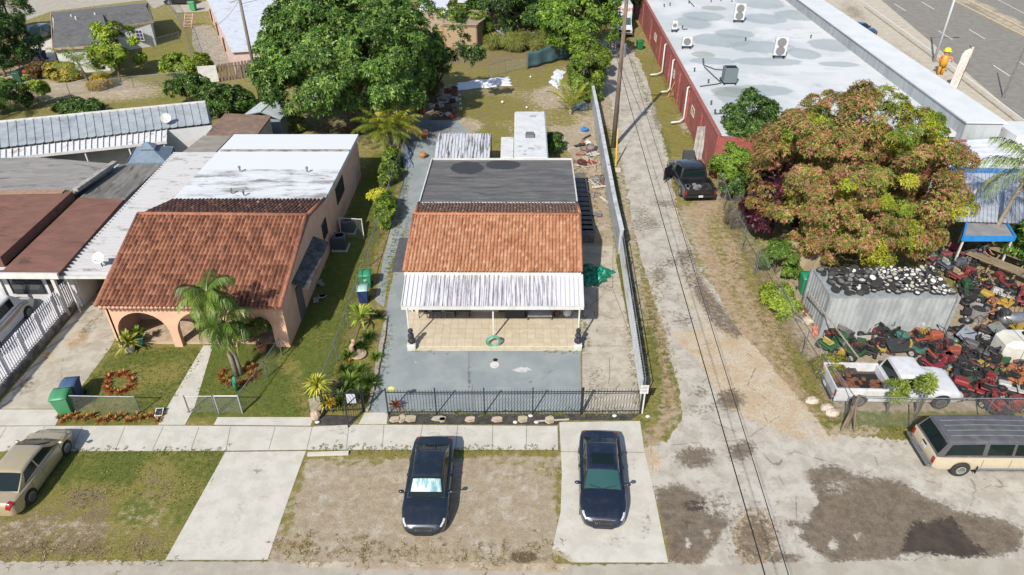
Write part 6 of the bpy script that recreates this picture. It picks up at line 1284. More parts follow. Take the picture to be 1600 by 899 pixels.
# --- long two-tone utility wagon
def suv():
    L, W, Hh = 6.1, 2.05, 1.86; h = L / 2; o = thing('utility_wagon', 'long boxy wagon with cream sides and faded charcoal roof parked by the fence', 'car', (G(1450, 715, .6).x + h, 21.45, 0), math.radians(-.5))
    pm = paint('cream_paint', 'd8c9ac', .0, .4, dk=.3); dkp = mat('faded_charcoal', '5a5a5c', '686769', 2, rough=.5, coat=.1, c3='77736f', s3=1.2)
    top = [(-h, .7), (-h + .02, 1.0), (-h + .05, 1.08), (1.7, 1.08), (1.9, 1.07), (h - .3, 1.02), (h - .08, .95), (h, .6)]; wd = [(-h, W * .455), (-h + .06, W * .485), (-h + .3, W * .5), (h - .4, W * .5), (h - .05, W * .47), (h, W * .45)]
    B = Body(L, W, top, wd, .95, (-1.85, 1.9), .42, sill=.34, crown=.03, sh=.95); B.mesh().build('body', pm, o, angle=40)
    K = Cabin(B, -h + .04, -h + .42, 1.25, 1.85, Hh, W * .80 / 2, W * .93 / 2, .04); K.mesh().build('roof', dkp, o, angle=40)
    def sk(x0, x1): return lambda t: (x0[0] + (x0[1] - x0[0]) * t, x1[0] + (x1[1] - x1[0]) * t)
    K.patch(0, 0, -.54, .54, skew=sk((-h + .1, -h + .1), (-h + .36, -h + .36))).build('rear_window', CGL, o, smooth=True)
    b = MB(); 
    for w in (-.57, .57): b.tube([K.pt(x, w) + Vector((0, 0, .012)) for x in (-h + .07, -h + .4)], .014, 5)
    b.tube([K.pt(-h + .4, w) + Vector((0, 0, .012)) for w in np.linspace(-.57, .57, 9)], .014, 5); b.build('window_trim', CHR, o)
    K.patch(0, 0, -.55, .55, skew=sk((1.32, 1.32), (1.8, 1.8))).build('windshield', CGL, o, smooth=True)
    for sg in (-1, 1):
        for (xa, xb) in (((-h + .55, -h + .32), (-1.15, -1.15)), ((-.95, -.95), (.08, .08)), ((.2, .2), (1.15, 1.5))):
            K.patch(0, 0, sg * .70, sg * .95, n=8, m=5, skew=sk(xa, xb)).build('side_window', CGL, o, smooth=True)
        b = MB()
        for (x0, x1) in ((-h + .5, -1.1), (-1.0, .12), (.16, 1.2)): b.tube([K.pt(x0, sg * .68) + Vector((0, sg * .012, 0)), K.pt(x1, sg * .68) + Vector((0, sg * .012, 0))], .012, 4)
        b.build('chrome_trim', CHR, o); b = MB()
        for x_ in (-1.05, .13, 1.5): b.tube([B.pt(x_, sg * w) + Vector((0, sg * .004, 0)) for w in (.6, .7, .8, .9, .98)], .008, 4)
        b.build('door_seams', SEAM, o); b = MB(); b.tube([B.pt(x_, sg * .93) + Vector((0, sg * .012, 0)) for x_ in (-1.25, 0, 1.1)], .045, 6); b.build('side_moulding', CHR, o); b = MB(); b.tube([(-1.2, sg * (W / 2 + .04), .36), (1.1, sg * (W / 2 + .04), .36)], .04, 6); b.build('side_step', STEEL, o)
        b = MB(); b.box((-h + .0, sg * .86, .82), (.05, .14, .3)); b.build('taillight', RED, o)
        for x_ in (-1.85, 1.9): wheel(o, x_, sg * (W / 2 - .07), .4, .26, sg, mat('steel_rim', 'b5b2aa', '8f8c84', 8), .5)
        b = MB(); b.box((-1.2, sg * (W / 2 - .08), .42), (.03, .28, .4)); b.build('mud_flap', SEAM, o)
    b = MB(); b.box((-h - .12, 0, .55), (.16, W * .96, .17)); b.build('rear_bumper', CHR, o, bevel=.03)
    b = MB(); b.box((-h - .015, 0, .84), (.02, .34, .16)); b.build('licence_plate', mat('plate_white', 'dfe0e2'), o); b = MB(); b.box((-h + .0, 0, .98), (.03, .3, .06)); b.build('tailgate_handle', SEAM, o)
    b = MB()
    for y in (-.45, -.15, .15, .45): b.tube([Vector((x, y, K.pt(x, y / 1.5).z + .008)) for x in (-h + .6, -1.2, 0, 1.1)], .014, 4)
    b.build('roof_ribs', mat('worn_rib', '8f8d8b', '77736f', 5), o)
    b = MB(); b.box((0, 0, .45), (L * .9, W * .8, .3)); b.build('underbody', SEAM, o)
suv()
# --- pickups
def pickup(name, label, loc, rz, L, W, Hh, paintm, bedm, cabx, doors=1, rimm=RIM, damaged=False, open_door=False, r=.38, load=None):
    """cabx=(rear of cab, roof rear, roof front, cowl)"""
    o = thing(name, label, 'pickup truck', loc, rz); h = L / 2; xb = cabx[0] - .02
    top = [(-h, 1.0), (xb, 1.02), (cabx[3], 1.05), (h - .5, 1.0), (h - .12, .93), (h, .6)]; wd = [(-h, W * .48), (h - .6, W * .49), (h - .15, W * .47), (h, W * .44)]
    top2 = [(xb, 1.02), (cabx[3], 1.05), (h - .5, 1.0), (h - .12, .93), (h - .02, .7), (h, .55)]
    B = Body(L, W, top2, wd, .85, (-h + 1.15, h - .95), r + .07, sill=.36, crown=.05, sh=.94)
    xs = [v for v in np.linspace(xb, h, 34)] + [h - .95 + d * B.rw for d in (-1, -.9, -.7, -.4, 0, .4, .7, .9)]; xs = sorted(xs); P = []
    for x in xs: c = B.section(x); P.append([Vector((x, y, z)) for y, z in c] + [Vector((x, -y, z)) for y, z in c[-2::-1]])
    b = MB(); b.grid(P); n = len(P[0]); b.add(P[0], [tuple(range(n))[::-1]]); b.add(P[-1], [tuple(range(n))]); b.build('body', paintm, o, angle=42)
    K = Cabin(B, cabx[0], cabx[1], cabx[2], cabx[3], Hh, W * .76 / 2, W * .9 / 2, .05); K.mesh().build('roof', paintm, o, angle=40)
    def sk(x0, x1): return lambda t: (x0[0] + (x0[1] - x0[0]) * t, x1[0] + (x1[1] - x1[0]) * t)
    K.patch(0, 0, -.55, .55, skew=sk((cabx[2] + .06,) * 2, (cabx[3] - .05,) * 2)).build('windshield', CGL, o, smooth=True)
    K.patch(0, 0, -.5, .5, skew=sk((cabx[0] + .03,) * 2, (cabx[1] - .03,) * 2)).build('rear_window', CGL, o, smooth=True)
    for sg in (-1, 1):
        segs = np.linspace(cabx[1] + .02, cabx[2] + .06, doors + 1)
        for i in range(doors): K.patch(0, 0, sg * .7, sg * .94, n=8, m=5, skew=sk((segs[i] + .05,) * 2, (segs[i + 1] - .03, segs[i + 1] + (.18 if i == doors - 1 else -.03)))).build('side_window', CGL, o, smooth=True)
        b = MB()
        for x_ in list(segs[1:-1]) + [cabx[3] - .25, xb + .12]: b.tube([B.pt(x_, sg * w) + Vector((0, sg * .004, 0)) for w in (.55, .65, .8, .95)], .008, 4)
        b.build('door_seams', SEAM, o)
        for x_ in (-h + 1.15, h - .95): wheel(o, x_, sg * (W / 2 - .1), r, .25, sg, rimm)
        b = MB(); b.box((h - .03, sg * W * .38, .72), (.06, .28, .18)); b.build('headlight', LAMP, o); b = MB(); b.box((-h - .005, sg * W * .45, .8), (.03, .1, .34)); b.build('taillight', RED, o)
        b = MB(); b.ball((cabx[3] - .3, sg * (W / 2 + .12), 1.15), (.06, .11, .12), 8, 6); b.build('mirror', SEAM, o)
    b = MB(); wl = .09; zb = 1.05                             # bed
    for sg in (-1, 1):
        b.box(((xb - h) / 2, sg * (W / 2 - wl / 2 - .02), .79), (xb + h - .04, wl, .52))
        for e in (-1, 1): pass
        xw = -h + 1.15; b.box(((-h + xw - r - .06) / 2, sg * (W / 2 - .05), .45), (xw - r - .06 + h, .06, .2)); b.box(((xb + xw + r + .06) / 2, sg * (W / 2 - .05), .45), (xb - xw - r - .06, .06, .2))
        b.box(((xb - h) / 2, sg * (W / 2 - .085), zb + .012), (xb + h, .14, .03))
    b.box((xb - .06, 0, .8), (.06, W - .3, .5)); b.build('bed', paintm, o, bevel=.012)
    b = MB(); b.box((-h + .04, 0, .79), (.07, W - .16, .5)); b.build('tailgate', paintm, o, bevel=.012)
    b = MB(); b.box(((xb - h) / 2, 0, .58), (xb + h - .1, W - .25, .04)); b.build('bed_floor', bedm, o)
    for sg in (-1, 1): b = MB(); b.box((-h + 1.15, sg * (W / 2 - .25), .7), (.9, .25, .22)); b.build('wheel_arch', bedm, o)
    for (x_, zz) in ((-h - .08, .52), (h + .03, .5)): b = MB(); b.box((x_, 0, zz), (.13, W * .95, .17)); b.build('bumper', CHR if not damaged else SEAM, o, bevel=.03)
    b = MB(); b.box((-h - .155, 0, .58), (.015, .32, .16)); b.build('licence_plate', mat('plate_white', 'dfe0e2'), o)
    b = MB(); b.box((h - .005, 0, .72), (.04, W * .5, .2)); b.build('grille', SEAM, o); b = MB(); b.box((0, 0, .5), (L * .94, W * .7, .22)); b.build('underbody', SEAM, o)
    if load: load(o, xb, h, W)
    return o, B, K
def scrapload(o, xb, h, W):
    rs = random.Random(8); b = MB()
    for k in range(26): b.box((rs.uniform(-h + .3, xb - .3), rs.uniform(-W / 2 + .4, W / 2 - .4), .64 + rs.random() * .05), (rs.uniform(.2, .5), rs.uniform(.1, .35), .06), rz=rs.uniform(0, 3))
    b.build('leaf_litter', mat('rust_litter', '8c5a3c', '5f4030', 5), o)
p = G(1408, 628, 0); pickup('pickup_truck', 'white pickup with an open dark rusty bed parked behind the front chain link fence', (G(1305, 610, .8).x + 2.95, 25.6, 0), math.radians(-2), 5.95, 2.05, 1.8, mat('chalk_white', 'e8e8ea', 'd8d8da', 2, rough=.4, coat=.3, c3='c2bdb4', s3=1), mat('rusty_bed', '5a4e4a', '40393a', 3, c3='9c6a4c', s3=1.5), (-.3, -.12, 1.05, 1.5), load=scrapload)
def junkbed(o, xb, h, W):
    rs = random.Random(3)
    for k in range(14): b = MB(); b.box((rs.uniform(-h + .3, xb - .3), rs.uniform(-W / 2 + .4, W / 2 - .4), .7), (rs.uniform(.15, .4), rs.uniform(.1, .3), .15), rz=rs.uniform(0, 3)); b.build('bed_clutter', rs.choice((mat('clutter_grey', '8a8c90'), mat('clutter_dark', '3c3d40'))), o)
    b = MB(); b.box((.75, W / 2 + .38, .85), (1.1, .08, 1.0), rz=-.75); b.build('open_door', BLACK, o)
    b = MB(); b.box((h - .9, 0, 1.09), (1.2, W * .7, .02)); b.build('hood_primer', mat('hood_patchy', '8d93a0', '4c4f58', 5, lo=.45, hi=.55), o)
pickup('pickup_truck', 'black pickup with patchy hood and an open door stopped on the alley edge', (G(1090, 312).x - .15, 48.6, 0), math.radians(93), 5.5, 2.35, 1.85, paint('black_paint', '26262b', .2, .35), mat('bed_black', '2c2c2f'), (-.75, -.55, .8, 1.4), doors=2, damaged=True, load=junkbed, r=.42)
# --- white box truck at the head of the alley
def box_truck():
    c = Vector((14.1, 91, 0)); o = thing('box_truck', 'white box truck with red lettering above its cab at the far end of the alley', 'truck', (c.x, c.y + 1.2, 0), math.radians(-90)); wm = mat('truck_white', 'e6e6e8', 'd8d8dc', 2, rough=.4)
    B = Body(2.4, 2.1, [(-1.2, 1.4), (0, 1.4), (.6, 1.3), (1.1, 1.15), (1.2, .7)], [(-1.2, 1.02), (.8, 1.02), (1.2, .95)], 1.1, (.2,), .45, sill=.45); b = B.mesh(); b.build('cab_body', wm, o, angle=40)
    K = Cabin(B, -1.19, -1.1, -.25, .45, 2.25, .88, .98, .06); K.mesh().build('cab_roof', wm, o, angle=40); K.patch(-.2, .4, -.55, .55).build('windshield', mat('teal_glass', '3f6f68', '2c4a48', 3, rough=.1), o, smooth=True)
    b = MB(); b.box((-4.3, 0, 2.1), (6.0, 2.35, 2.6)); b.build('cargo_box', wm, o, bevel=.04)
    b = MB(); b.box((1.22, 0, .85), (.06, 1.4, .28)); b.build('grille', SEAM, o); b = MB(); b.box((1.3, 0, .55), (.16, 2.1, .2)); b.build('bumper', CHR, o)
    for sg in (-1, 1):
        b = MB(); b.box((1.22, sg * .85, .9), (.05, .25, .2)); b.build('headlight', LAMP, o)
        for x in (.2, -5.6): wheel(o, x, sg * .92, .42, .28, sg)
    cu = bpy.data.curves.new('lettering', 'FONT'); cu.body = 'COMFORT'; cu.size = .52; cu.extrude = .008; cu.align_x = 'CENTER'; t = bpy.data.objects.new('lettering', cu); COL.objects.link(t); t.parent = o
    t.location = (-1.28, 0, 2.65); t.rotation_euler = (math.radians(90), 0, math.radians(90)); cu.materials.append(mat('red_letters', 'c43040')); bpy.context.view_layer.update(); me = bpy.data.meshes.new_from_object(t.evaluated_get(bpy.context.evaluated_depsgraph_get())); q = bpy.data.objects.new('lettering', me); q.location = t.location; q.rotation_euler = t.rotation_euler; q.parent = o; bpy.data.objects.remove(t); COL.objects.link(q); q.name = 'lettering'; me.materials.clear(); me.materials.append(mat('red_letters', 'c43040'))
box_truck()
# --- white van in the far left yard, distant dark cars
sedan('parked_car', 'dark car parked on the pale drive beside the grey roofed house', G(62, 62) + Vector((0, .2, 0)), math.radians(-92), '2b3a44', 4.7, 1.9, 1.6, cab=(-1.9, -1.5, .2, .9))
sedan('parked_car', 'dark red tailed car at the top edge behind the green bin', G(283, 6) + Vector((0, 0, 0)), math.radians(184), '33323a', 4.6, 1.85, 1.55)
sedan('parked_car', 'blue car roof peeking out behind the white parapet by the highway', G(1341, 53), math.radians(-52), '2a3c6c', 4.4, 1.8, 1.4)
def van():
    c = G(-2, 548); o = thing('white_van', 'white van with tan side stripe and dark roof rack in the left neighbour yard', 'van', (-27.9, 30.2, 0), math.radians(92)); wm = mat('truck_white', 'e6e6e8', 'd8d8dc', 2, rough=.4); L, W = 5.2, 1.95; h = L / 2
    top = [(-h, 1.0), (-h + .04, 1.2), (1.3, 1.2), (1.6, 1.1), (h - .3, .95), (h, .55)]; B = Body(L, W, top, [(-h, W * .47), (-h + .2, W * .5), (h - .4, W * .49), (h, W * .42)], 1.0, (-1.5, 1.6), .4, sill=.35)
    B.mesh().build('body', wm, o, angle=40); K = Cabin(B, -h + .03, -h + .2, 1.0, 1.75, 2.0, W * .84 / 2, W * .95 / 2); K.mesh().build('roof', wm, o, angle=40); K.patch(1.05, 1.7, -.55, .55).build('windshield', CGL, o, smooth=True)
    for sg in (-1, 1):
        K.patch(-2.2, .9, sg * .7, sg * .93).build('side_window', CGL, o, smooth=True); B.patch(-h + .2, h - .7, sg * .62, sg * .74).build('side_stripe', mat('tan_stripe', 'c9b48c', 'b8a27c', 4), o, smooth=True)
        for x in (-1.5, 1.6): wheel(o, x, sg * (W / 2 - .1), .36, .24, sg)
van()
# ------------------------------------------------------------------ fences
def picket_fence(name, label, A, B, h, nposts, spacing, m, curve=True, cat='fence', first=True, pw=.018, postw=.06, z0=.05):
    A, B = Vector(A), Vector(B); A.z = B.z = 0; L = (B - A).length; d = (B - A) / L; n = Vector((d.y, -d.x, 0)); mid = (A + B) / 2; o = thing(name, label, cat, (mid.x, mid.y, 0))
    for i in range(nposts): p = A + d * L * i / max(1, nposts - 1); b = MB(); b.box((p.x, p.y, (h + .02) / 2), (postw, postw, h + .02), rz=math.atan2(d.y, d.x)); b.build('post', m, o, world=True)
    for z in (z0 + .12, h - .22): b = MB(); b.bar(A + Vector((0, 0, z)), B + Vector((0, 0, z)), .032, .038); b.build('rail', m, o, world=True)
    seg = max(1, nposts - 1)
    for s in range(seg):
        b = MB(); k = int(L / seg / spacing)
        for i in range(1, k): 
            p = A + d * (L * s / seg + L / seg * i / k)
            if curve: b.tube([p + Vector((0, 0, z0)), p + Vector((0, 0, h - .15)), p + n * .05 + Vector((0, 0, h - .02)), p + n * .13 + Vector((0, 0, h + .06))], pw / 2 + .001, 4)
            else: b.box((p.x, p.y, (h + z0) / 2 + .03), (pw, pw, h - z0), rz=math.atan2(d.y, d.x))
        b.build('picket_panel', m, o, world=True)
    return o
picket_fence('iron_fence', 'black iron picket fence with outward curved tips in front of the painted patio', G(607, 648), G(907, 647), 1.62, 5, .135, BLACK)
picket_fence('iron_gate', 'black iron picket gate closing the concrete side slab beside the white sign post', G(909, 647), G(1000, 646), 1.62, 2, .135, BLACK, cat='gate', postw=.08)
picket_fence('iron_fence', 'short black iron picket fence behind the yellow spiky plant', G(508, 646), G(568, 643), 1.45, 2, .14, BLACK)
picket_fence('open_gate', 'narrow black iron gate leaf standing open towards the sidewalk', G(570, 643), G(545, 668), 1.5, 2, .14, BLACK, cat='gate')
picket_fence('white_picket_fence', 'white metal picket fence on a low wall climbing along the left driveway', G(-45, 668), G(118, 478), 1.75, 7, .17, mat('fence_white', 'e4e4ea', 'd2d2da', 3, rough=.4), curve=False, pw=.05, postw=.12, z0=.35)
A, B = G(-45, 669), G(119, 479); d = (B - A).normalized(); n = Vector((d.y, -d.x, 0)); b = MB(); b.bar(A + Vector((0, 0, .17)), B + Vector((0, 0, .17)), .2, .34); single('low_wall', b, mat('sooty_concrete', 'a9a49c', '6f6a64', 2, c3='55514d', s3=1.2), 'low sooty concrete wall carrying the white picket fence', 'wall')
def chain_fence(name, label, pts, h, cat='fence', step=2.6, m=None, toprail=True, mesh=True):
    W = [G(x, y) for x, y in pts]; o = thing(name, label, cat, (sum(p.x for p in W) / len(W), sum(p.y for p in W) / len(W), 0)); st = m or STEEL
    for i in range(len(W) - 1):
        A, B = W[i], W[i + 1]; L = (B - A).length; k = max(1, round(L / step))
        for j in range(k + (1 if i == len(W) - 2 else 0)): p = A.lerp(B, j / k); b = MB(); b.cyl((p.x, p.y, 0), (p.x, p.y, h + .04), .032, n=6); b.build('post', st, o, world=True)
        if toprail: b = MB(); b.tube([A + Vector((0, 0, h)), B + Vector((0, 0, h))], .024, 5); b.build('rail', st, o, world=True)
        if mesh:
            b = MB(); b.add([A + Vector((0, 0, .03)), B + Vector((0, 0, .03)), B + Vector((0, 0, h)), A + Vector((0, 0, h))], [(0, 1, 2, 3)]); b.uv = [(0, 0), (L, 0), (L, h), (0, h)]; b.build('chain_mesh', chain_mat(), o, world=True)
    return o
chain_fence('chain_link_fence', 'low grey chain link fence beside the green and blue bins on the left lawn', [(98,644),(220,646)], 1.05)
chain_fence('chain_link_fence', 'short chain link panel left of the small front walk gate', [(296,645),(339,645)], 1.05)
chain_fence('chain_link_gate', 'small steel framed chain link gate on the pink house lawn', [(342,646),(379,646)], 1.1, cat='gate', m=mat('bright_steel', 'c2c6c8', rough=.4, metal=.3))
chain_fence('chain_link_fence', 'chain link fence running diagonally from the bromeliad bed to the pink house corner', [(379,644),(418,590),(441,556)], 1.1)
chain_fence('chain_link_fence', 'long chain link fence between the pink house lawn and the painted driveway', [(508,622),(560,470),(592,370),(618,285),(640,225)], 1.3, step=3)
chain_fence('chain_link_fence', 'sagging chain link fence along the alley edge of the scrapyard', [(1180,430),(1212,490),(1252,560),(1318,664)], 1.8, step=3.4)
chain_fence('chain_link_fence', 'chain link fence with thin rail across the front of the scrapyard', [(1318,664),(1420,668),(1530,668),(1640,668)], 1.8, step=2.2)
chain_fence('chain_link_fence', 'short leaning chain link fence beside the black pickup and dry brush', [(1120,300),(1140,360),(1178,428)], 1.7, step=3)
chain_fence('chain_link_fence', 'low chain link fence behind the long metal roof', [(30,158),(110,150),(210,138),(296,130)], 1.2, step=4)
chain_fence('chain_link_fence', 'chain link fence from the grey roofed house past the weedy thicket', [(262,4),(290,55),(300,90),(314,128)], 1.5, step=4)
chain_fence('chain_link_fence', 'chain link fence behind the white walled part of the grey roofed house', [(240,78),(282,66)], 1.2, step=4)
chain_fence('chain_link_fence', 'wire fence with thin posts left of the green screen cloth', [(764,124),(790,116),(822,110)], 1.5, step=3)
chain_fence('iron_rail_fence', 'dark bar fence around the blue grey yard at the back', [(722,70),(762,64),(790,56)], 1.5, step=2.5, m=BLACK)
# alley wall: panels leaning a little, with pale grey face
def panel_wall(name, label, pts, h, th, m, m2, n=8, cat='wall'):
    W = [G(x, y) for x, y in pts]; o = thing(name, label, cat, (W[0].x, (W[0].y + W[-1].y) / 2, 0))
    for i in range(len(W) - 1):
        A, B = W[i], W[i + 1]; b = MB(); b.bar(A + Vector((0, 0, h / 2)), B + Vector((0, 0, h / 2)), th, h); b.build('panel', m, o, world=True)
        b = MB(); b.bar(A + Vector((0, 0, h + .025)), B + Vector((0, 0, h + .025)), th + .06, .05); b.build('coping', m2, o, world=True)
    return o
WALLG = mat('alley_wall_grey', 'c2c8ce', 'aab1b8', 1.5, rough=.8, c3='8f8a7c', s3=.9); WALLC = mat('wall_cap', 'd3d7da', 'b9bcbc', 2, c3='8a8576', s3=1.1)
panel_wall('block_wall', 'pale grey rendered wall between the alley grass and the back yard clutter', [(968,397),(958,350),(944,270),(930,190),(920,140),(914,120)], 1.75, .22, WALLG, WALLC)
A, B = G(1003, 632), G(970, 400)
o = chain_fence('screened_fence', 'chain link fence backed with pale corrugated sheet beside the concrete side slab', [(1003,634),(990,540),(979,465),(970,402)], 1.75, step=2.2)
for (p0, p1) in (((1001,634),(988,540)),((988,540),(977,465)),((977,465),(968,402))):
    P, Q = G(*p0), G(*p1); n = int((Q - P).length / .2); c_ = corrugated(P + Vector((0, 0, .1)), Q + Vector((0, 0, .1)), Q + Vector((-.02, 0, 1.65)), P + Vector((-.02, 0, 1.65)), n, .03, 'sine', .012); c_.build('corrugated_sheet', mat('pale_sheet', 'd4d9de', 'bcc2c8', 2, rough=.5, c3='a09a8c', s3=1), o, world=True)
# green screen cloth
W = [G(824, 109), G(845, 105), G(862, 101), G(878, 96), G(896, 90)]; b = MB(); P = []
for zz in np.linspace(.1, 1.9, 7): P.append([W[0].lerp(W[-1], t) + Vector((0, math.sin(t * 21) * .12 * (1.1 - zz / 2) , zz - .12 * math.sin(t * 9) * (zz / 2))) for t in np.linspace(0, 1, 40)])
b.grid(P); o = single('screen_cloth', b, mat('green_screen', '4f7278', '3f5f66', 1.5, rough=.8), 'sagging blue green screen cloth fence at the back of the grassy lot', 'screen', smooth=True); add_solid(o)
# wooden fence and white gate panel, top left
A, B = G(345, 128), G(425, 116); L = (B - A).length; d = (B - A) / L; o = thing('wooden_fence', 'weathered board fence beside the left utility pole', 'fence', tuple((A + B) / 2)); b = MB(); k = int(L / .32)
for i in range(k): p = A + d * (i + .5) * L / k; b.box((p.x, p.y + (.04 if i % 2 else 0), .9), (.24, .04, 1.8), rz=math.atan2(d.y, d.x))
b.build('boards', mat('weathered_wood', '9c8672', '7a6857', 2, sc3=(3, 3, .5)), o, world=True)
b = MB()
for z in (.4, 1.4): b.bar(A + Vector((0, .06, z)), B + Vector((0, .06, z)), .05, .09)
b.build('rail', mat('weathered_wood', '9c8672'), o, world=True)
A, B = G(314, 131), G(343, 129); b = MB(); b.bar(A + Vector((0, 0, .95)), B + Vector((0, 0, .95)), .06, 1.7); single('white_gate', b, WHT, 'white panel gate joining the weathered board fence', 'gate')
# tan panel beside red mango
A, B = WX(1216, 410, 15.9), G(1285, 425); A = G(1218, 425); B = G(1283, 436); b = MB(); b.bar(A + Vector((0, 0, 1.1)), B + Vector((0, 0, 1.1)), .12, 2.2); single('tan_wall', b, mat('tan_ribbed', 'b9a888', '9a8a6e', 1.5, sc3=(2, 2, .3)), 'tan wall panel under the left side of the red tipped mango', 'wall')
b = MB()
for (px, py) in ((1276,372),(1362,398)): pass
# upper scrapyard back wall, seen under the mango
# ------------------------------------------------------------------ poles and wires
WOOD = mat('pole_wood', '8c7a68', '6a5a4c', 3, sc3=(4, 4, .4), rough=.95)
c = G(958, 231); PTOP = Vector((c.x, c.y, 13.5)); o = thing('utility_pole', 'tall wooden utility pole at the alley edge casting a long shadow', 'utility pole', (c.x, c.y, 0)); b = MB(); b.cyl((0, 0, 0), (.12, .3, 13.5), .2, .14, 12); b.build('pole', WOOD, o, smooth=True)
b = MB(); b.box((.1, .1, 13.2), (2.4, .12, .14)); b.build('crossarm', WOOD, o)
b = MB(); b.cyl((.25, 0, 7.6), (.25, 0, 8.6), .12, n=8); b.build('cable_box', STEEL, o)
# guy wire with yellow sleeve
b = MB(); g = G(962, 260); b.tube([g + Vector((0, 0, .0)), Vector((c.x + .05, c.y - .1, 8.5))], .012, 4); b.tube([g + Vector((0, 0, .02)), g.lerp(Vector((c.x + .05, c.y - .1, 8.5)), .32)], .06, 6, mi=1); single('guy_wire', b, [SEAM, mat('yellow_plastic', 'e0bb28', rough=.5)], 'guy wire with yellow sleeve at the foot of the tall alley pole', 'guy wire')
b = MB(); g = G(965, 268); b.box((g.x, g.y, .12), (.42, .42, .24)); single('utility_box', b, mat('box_cream', 'd2cdb8'), 'small cream utility box on the grass beside the yellow guy sleeve', 'utility box')
c2 = G(407, 157); o = thing('utility_pole', 'grey wooden utility pole with a cable arm rising beside the gabled shed', 'utility pole', (c2.x, c2.y, 0)); b = MB(); b.cyl((0, 0, 0), (-.1, .2, 12.5), .17, .12, 10); b.build('pole', mat('pole_grey', '8f8878', '736c5e', 3, sc3=(4, 4, .4)), o, smooth=True); b = MB(); b.bar((-.05, .1, 9.4), (-1.0, .1, 9.1), .06, .06); b.build('cable_arm', STEEL, o)
def wire(label, a, b_, sag=.5, r=.011):
    a, b_ = Vector(a), Vector(b_); m = MB(); P = []
    for i in range(25): t = i / 24; p = a.lerp(b_, t); p.z -= sag * 4 * t * (1 - t); P.append(p)
    m.tube(P, r, 4); single('overhead_wire', m, SEAM, label, 'wire')
wire('thick overhead wire along the alley, the left one of the two', (6.0, 6, 8.1), PTOP + Vector((-.6, 0, -5.2)), .1, .018)
wire('thin overhead wire along the alley, the right one of the two', (6.7, 6, 7.7), PTOP + Vector((.3, 0, -5.0)), .1, .014)
wire('thick cable continuing from the alley pole towards the box truck', PTOP + Vector((-.2, 0, -5.3)), (9.2, 110, 8.2), .3, .03)
wire('service wire crossing from the alley pole to the red building', PTOP + Vector((0, 0, -4.8)), (15.4, 82, 4.2), .4, .016)
wire('service wire slanting down from the alley pole over the back lot', PTOP + Vector((0, 0, -4.6)), (-6.5, 92, 5.5), .6, .016)
wire('cable from the left utility pole to the white roofed house', (c2.x - .1, c2.y, 9.3), (c2.x - 9.5, c2.y + 14, 3.4), .5, .018)
wire('cable from the left utility pole past the top edge', (c2.x - .1, c2.y, 9.8), (c2.x - 12, c2.y + 46, 8), .6, .018)
wire('thin cable low over the mango crown from the left utility pole', (c2.x, c2.y, 9.0), (c2.x + 9, c2.y + 40, 8), .6, .015)
wire('slack service wire over the scrapyard front grass', (10.4, 14.0, 6.6), (19.0, 30.5, 7.2), .4, .01) if False else None
# street lights beside the highway
c = G(1459, 97); o = thing('street_light', 'white street light pole standing behind the yellow hatted figure', 'street light', (c.x, c.y, 0)); b = MB(); b.cyl((0, 0, 0), (0, 0, 10.5), .15, .09, 10); b.build('pole', mat('light_pole', 'd5d8da', rough=.4), o, smooth=True)
b = MB(); b.tube([(0, 0, 10.2), (1.0, -.2, 10.7), (2.6, -.5, 10.9)], .06, 6); b.build('arm', mat('light_pole', 'd5d8da'), o); b = MB(); b.box((2.9, -.55, 10.9), (.8, .3, .12)); b.build('lamp_head', STEEL, o)
c = G(1567, 153); o = thing('sign_pole', 'thin grey pole leaning over the highway lanes at the right edge', 'pole', (c.x, c.y, 0)); b = MB(); b.cyl((0, 0, 0), (.3, .0, 8), .08, .06, 8); b.build('pole', STEEL, o)
b = MB(); b.cyl((0, 0, 0), (0, 0, .3), .16, n=8); b.build('base', STEEL, o)
# inflatable figure with yellow helmet, feather banner
c = G(1468, 117); o = thing('advertising_figure', 'tall figure in orange yellow clothes and yellow helmet beside the street light', 'advertising figure', (c.x, c.y, 0)); o.scale = (.72, .72, .72); OY = mat('orange_yellow', 'eeb02c', 'e2962c', 3, rough=.5)
b = MB()
for x in (-.28, .28): b.tube([(x, 0, 0), (x, 0, .9), (x * .8, 0, 1.5)], [.2, .22, .28], 10)
b.build('legs', OY, o, smooth=True); b = MB(); b.tube([(0, 0, 1.3), (0, 0, 2.0), (0, 0, 2.7), (0, 0, 3.0)], [.5, .55, .48, .2], 12); b.build('torso', OY, o, smooth=True)
b = MB()
for sg in (-1, 1): b.tube([(sg * .45, 0, 2.7), (sg * .95, -.2, 2.5), (sg * .8, -.5, 2.1)], [.16, .14, .12], 8)
b.build('arms', mat('salmon', 'e07a5c', rough=.6), o, smooth=True); b = MB(); b.ball((0, -.05, 3.3), (.42, .42, .42), 12, 8); b.build('head', mat('pink_face', 'e0a0a4', rough=.6), o, smooth=True)
b = MB(); b.ball((0, 0, 3.62), (.52, .52, .4), 12, 8); b.lathe((0, -.1, 3.5), [(.62, 0), (.62, .06)], 14); b.build('helmet', mat('helmet_yellow', 'ece030', rough=.4), o, smooth=True); b = MB(); b.ball((0, -.42, 3.42), (.3, .1, .07), 8, 5); b.build('visor', SEAM, o)
c = G(1492, 146); o = thing('feather_banner', 'pale feather banner with faded red print beside the highway pavement', 'banner', (c.x, c.y, 0)); b = MB(); b.tube([(0, 0, 0), (.25, 0, 3.2), (.1, 0, 4.4), (-.25, 0, 4.75)], .03, 6); b.build('pole', BLACK, o)
b = MB(); P = []
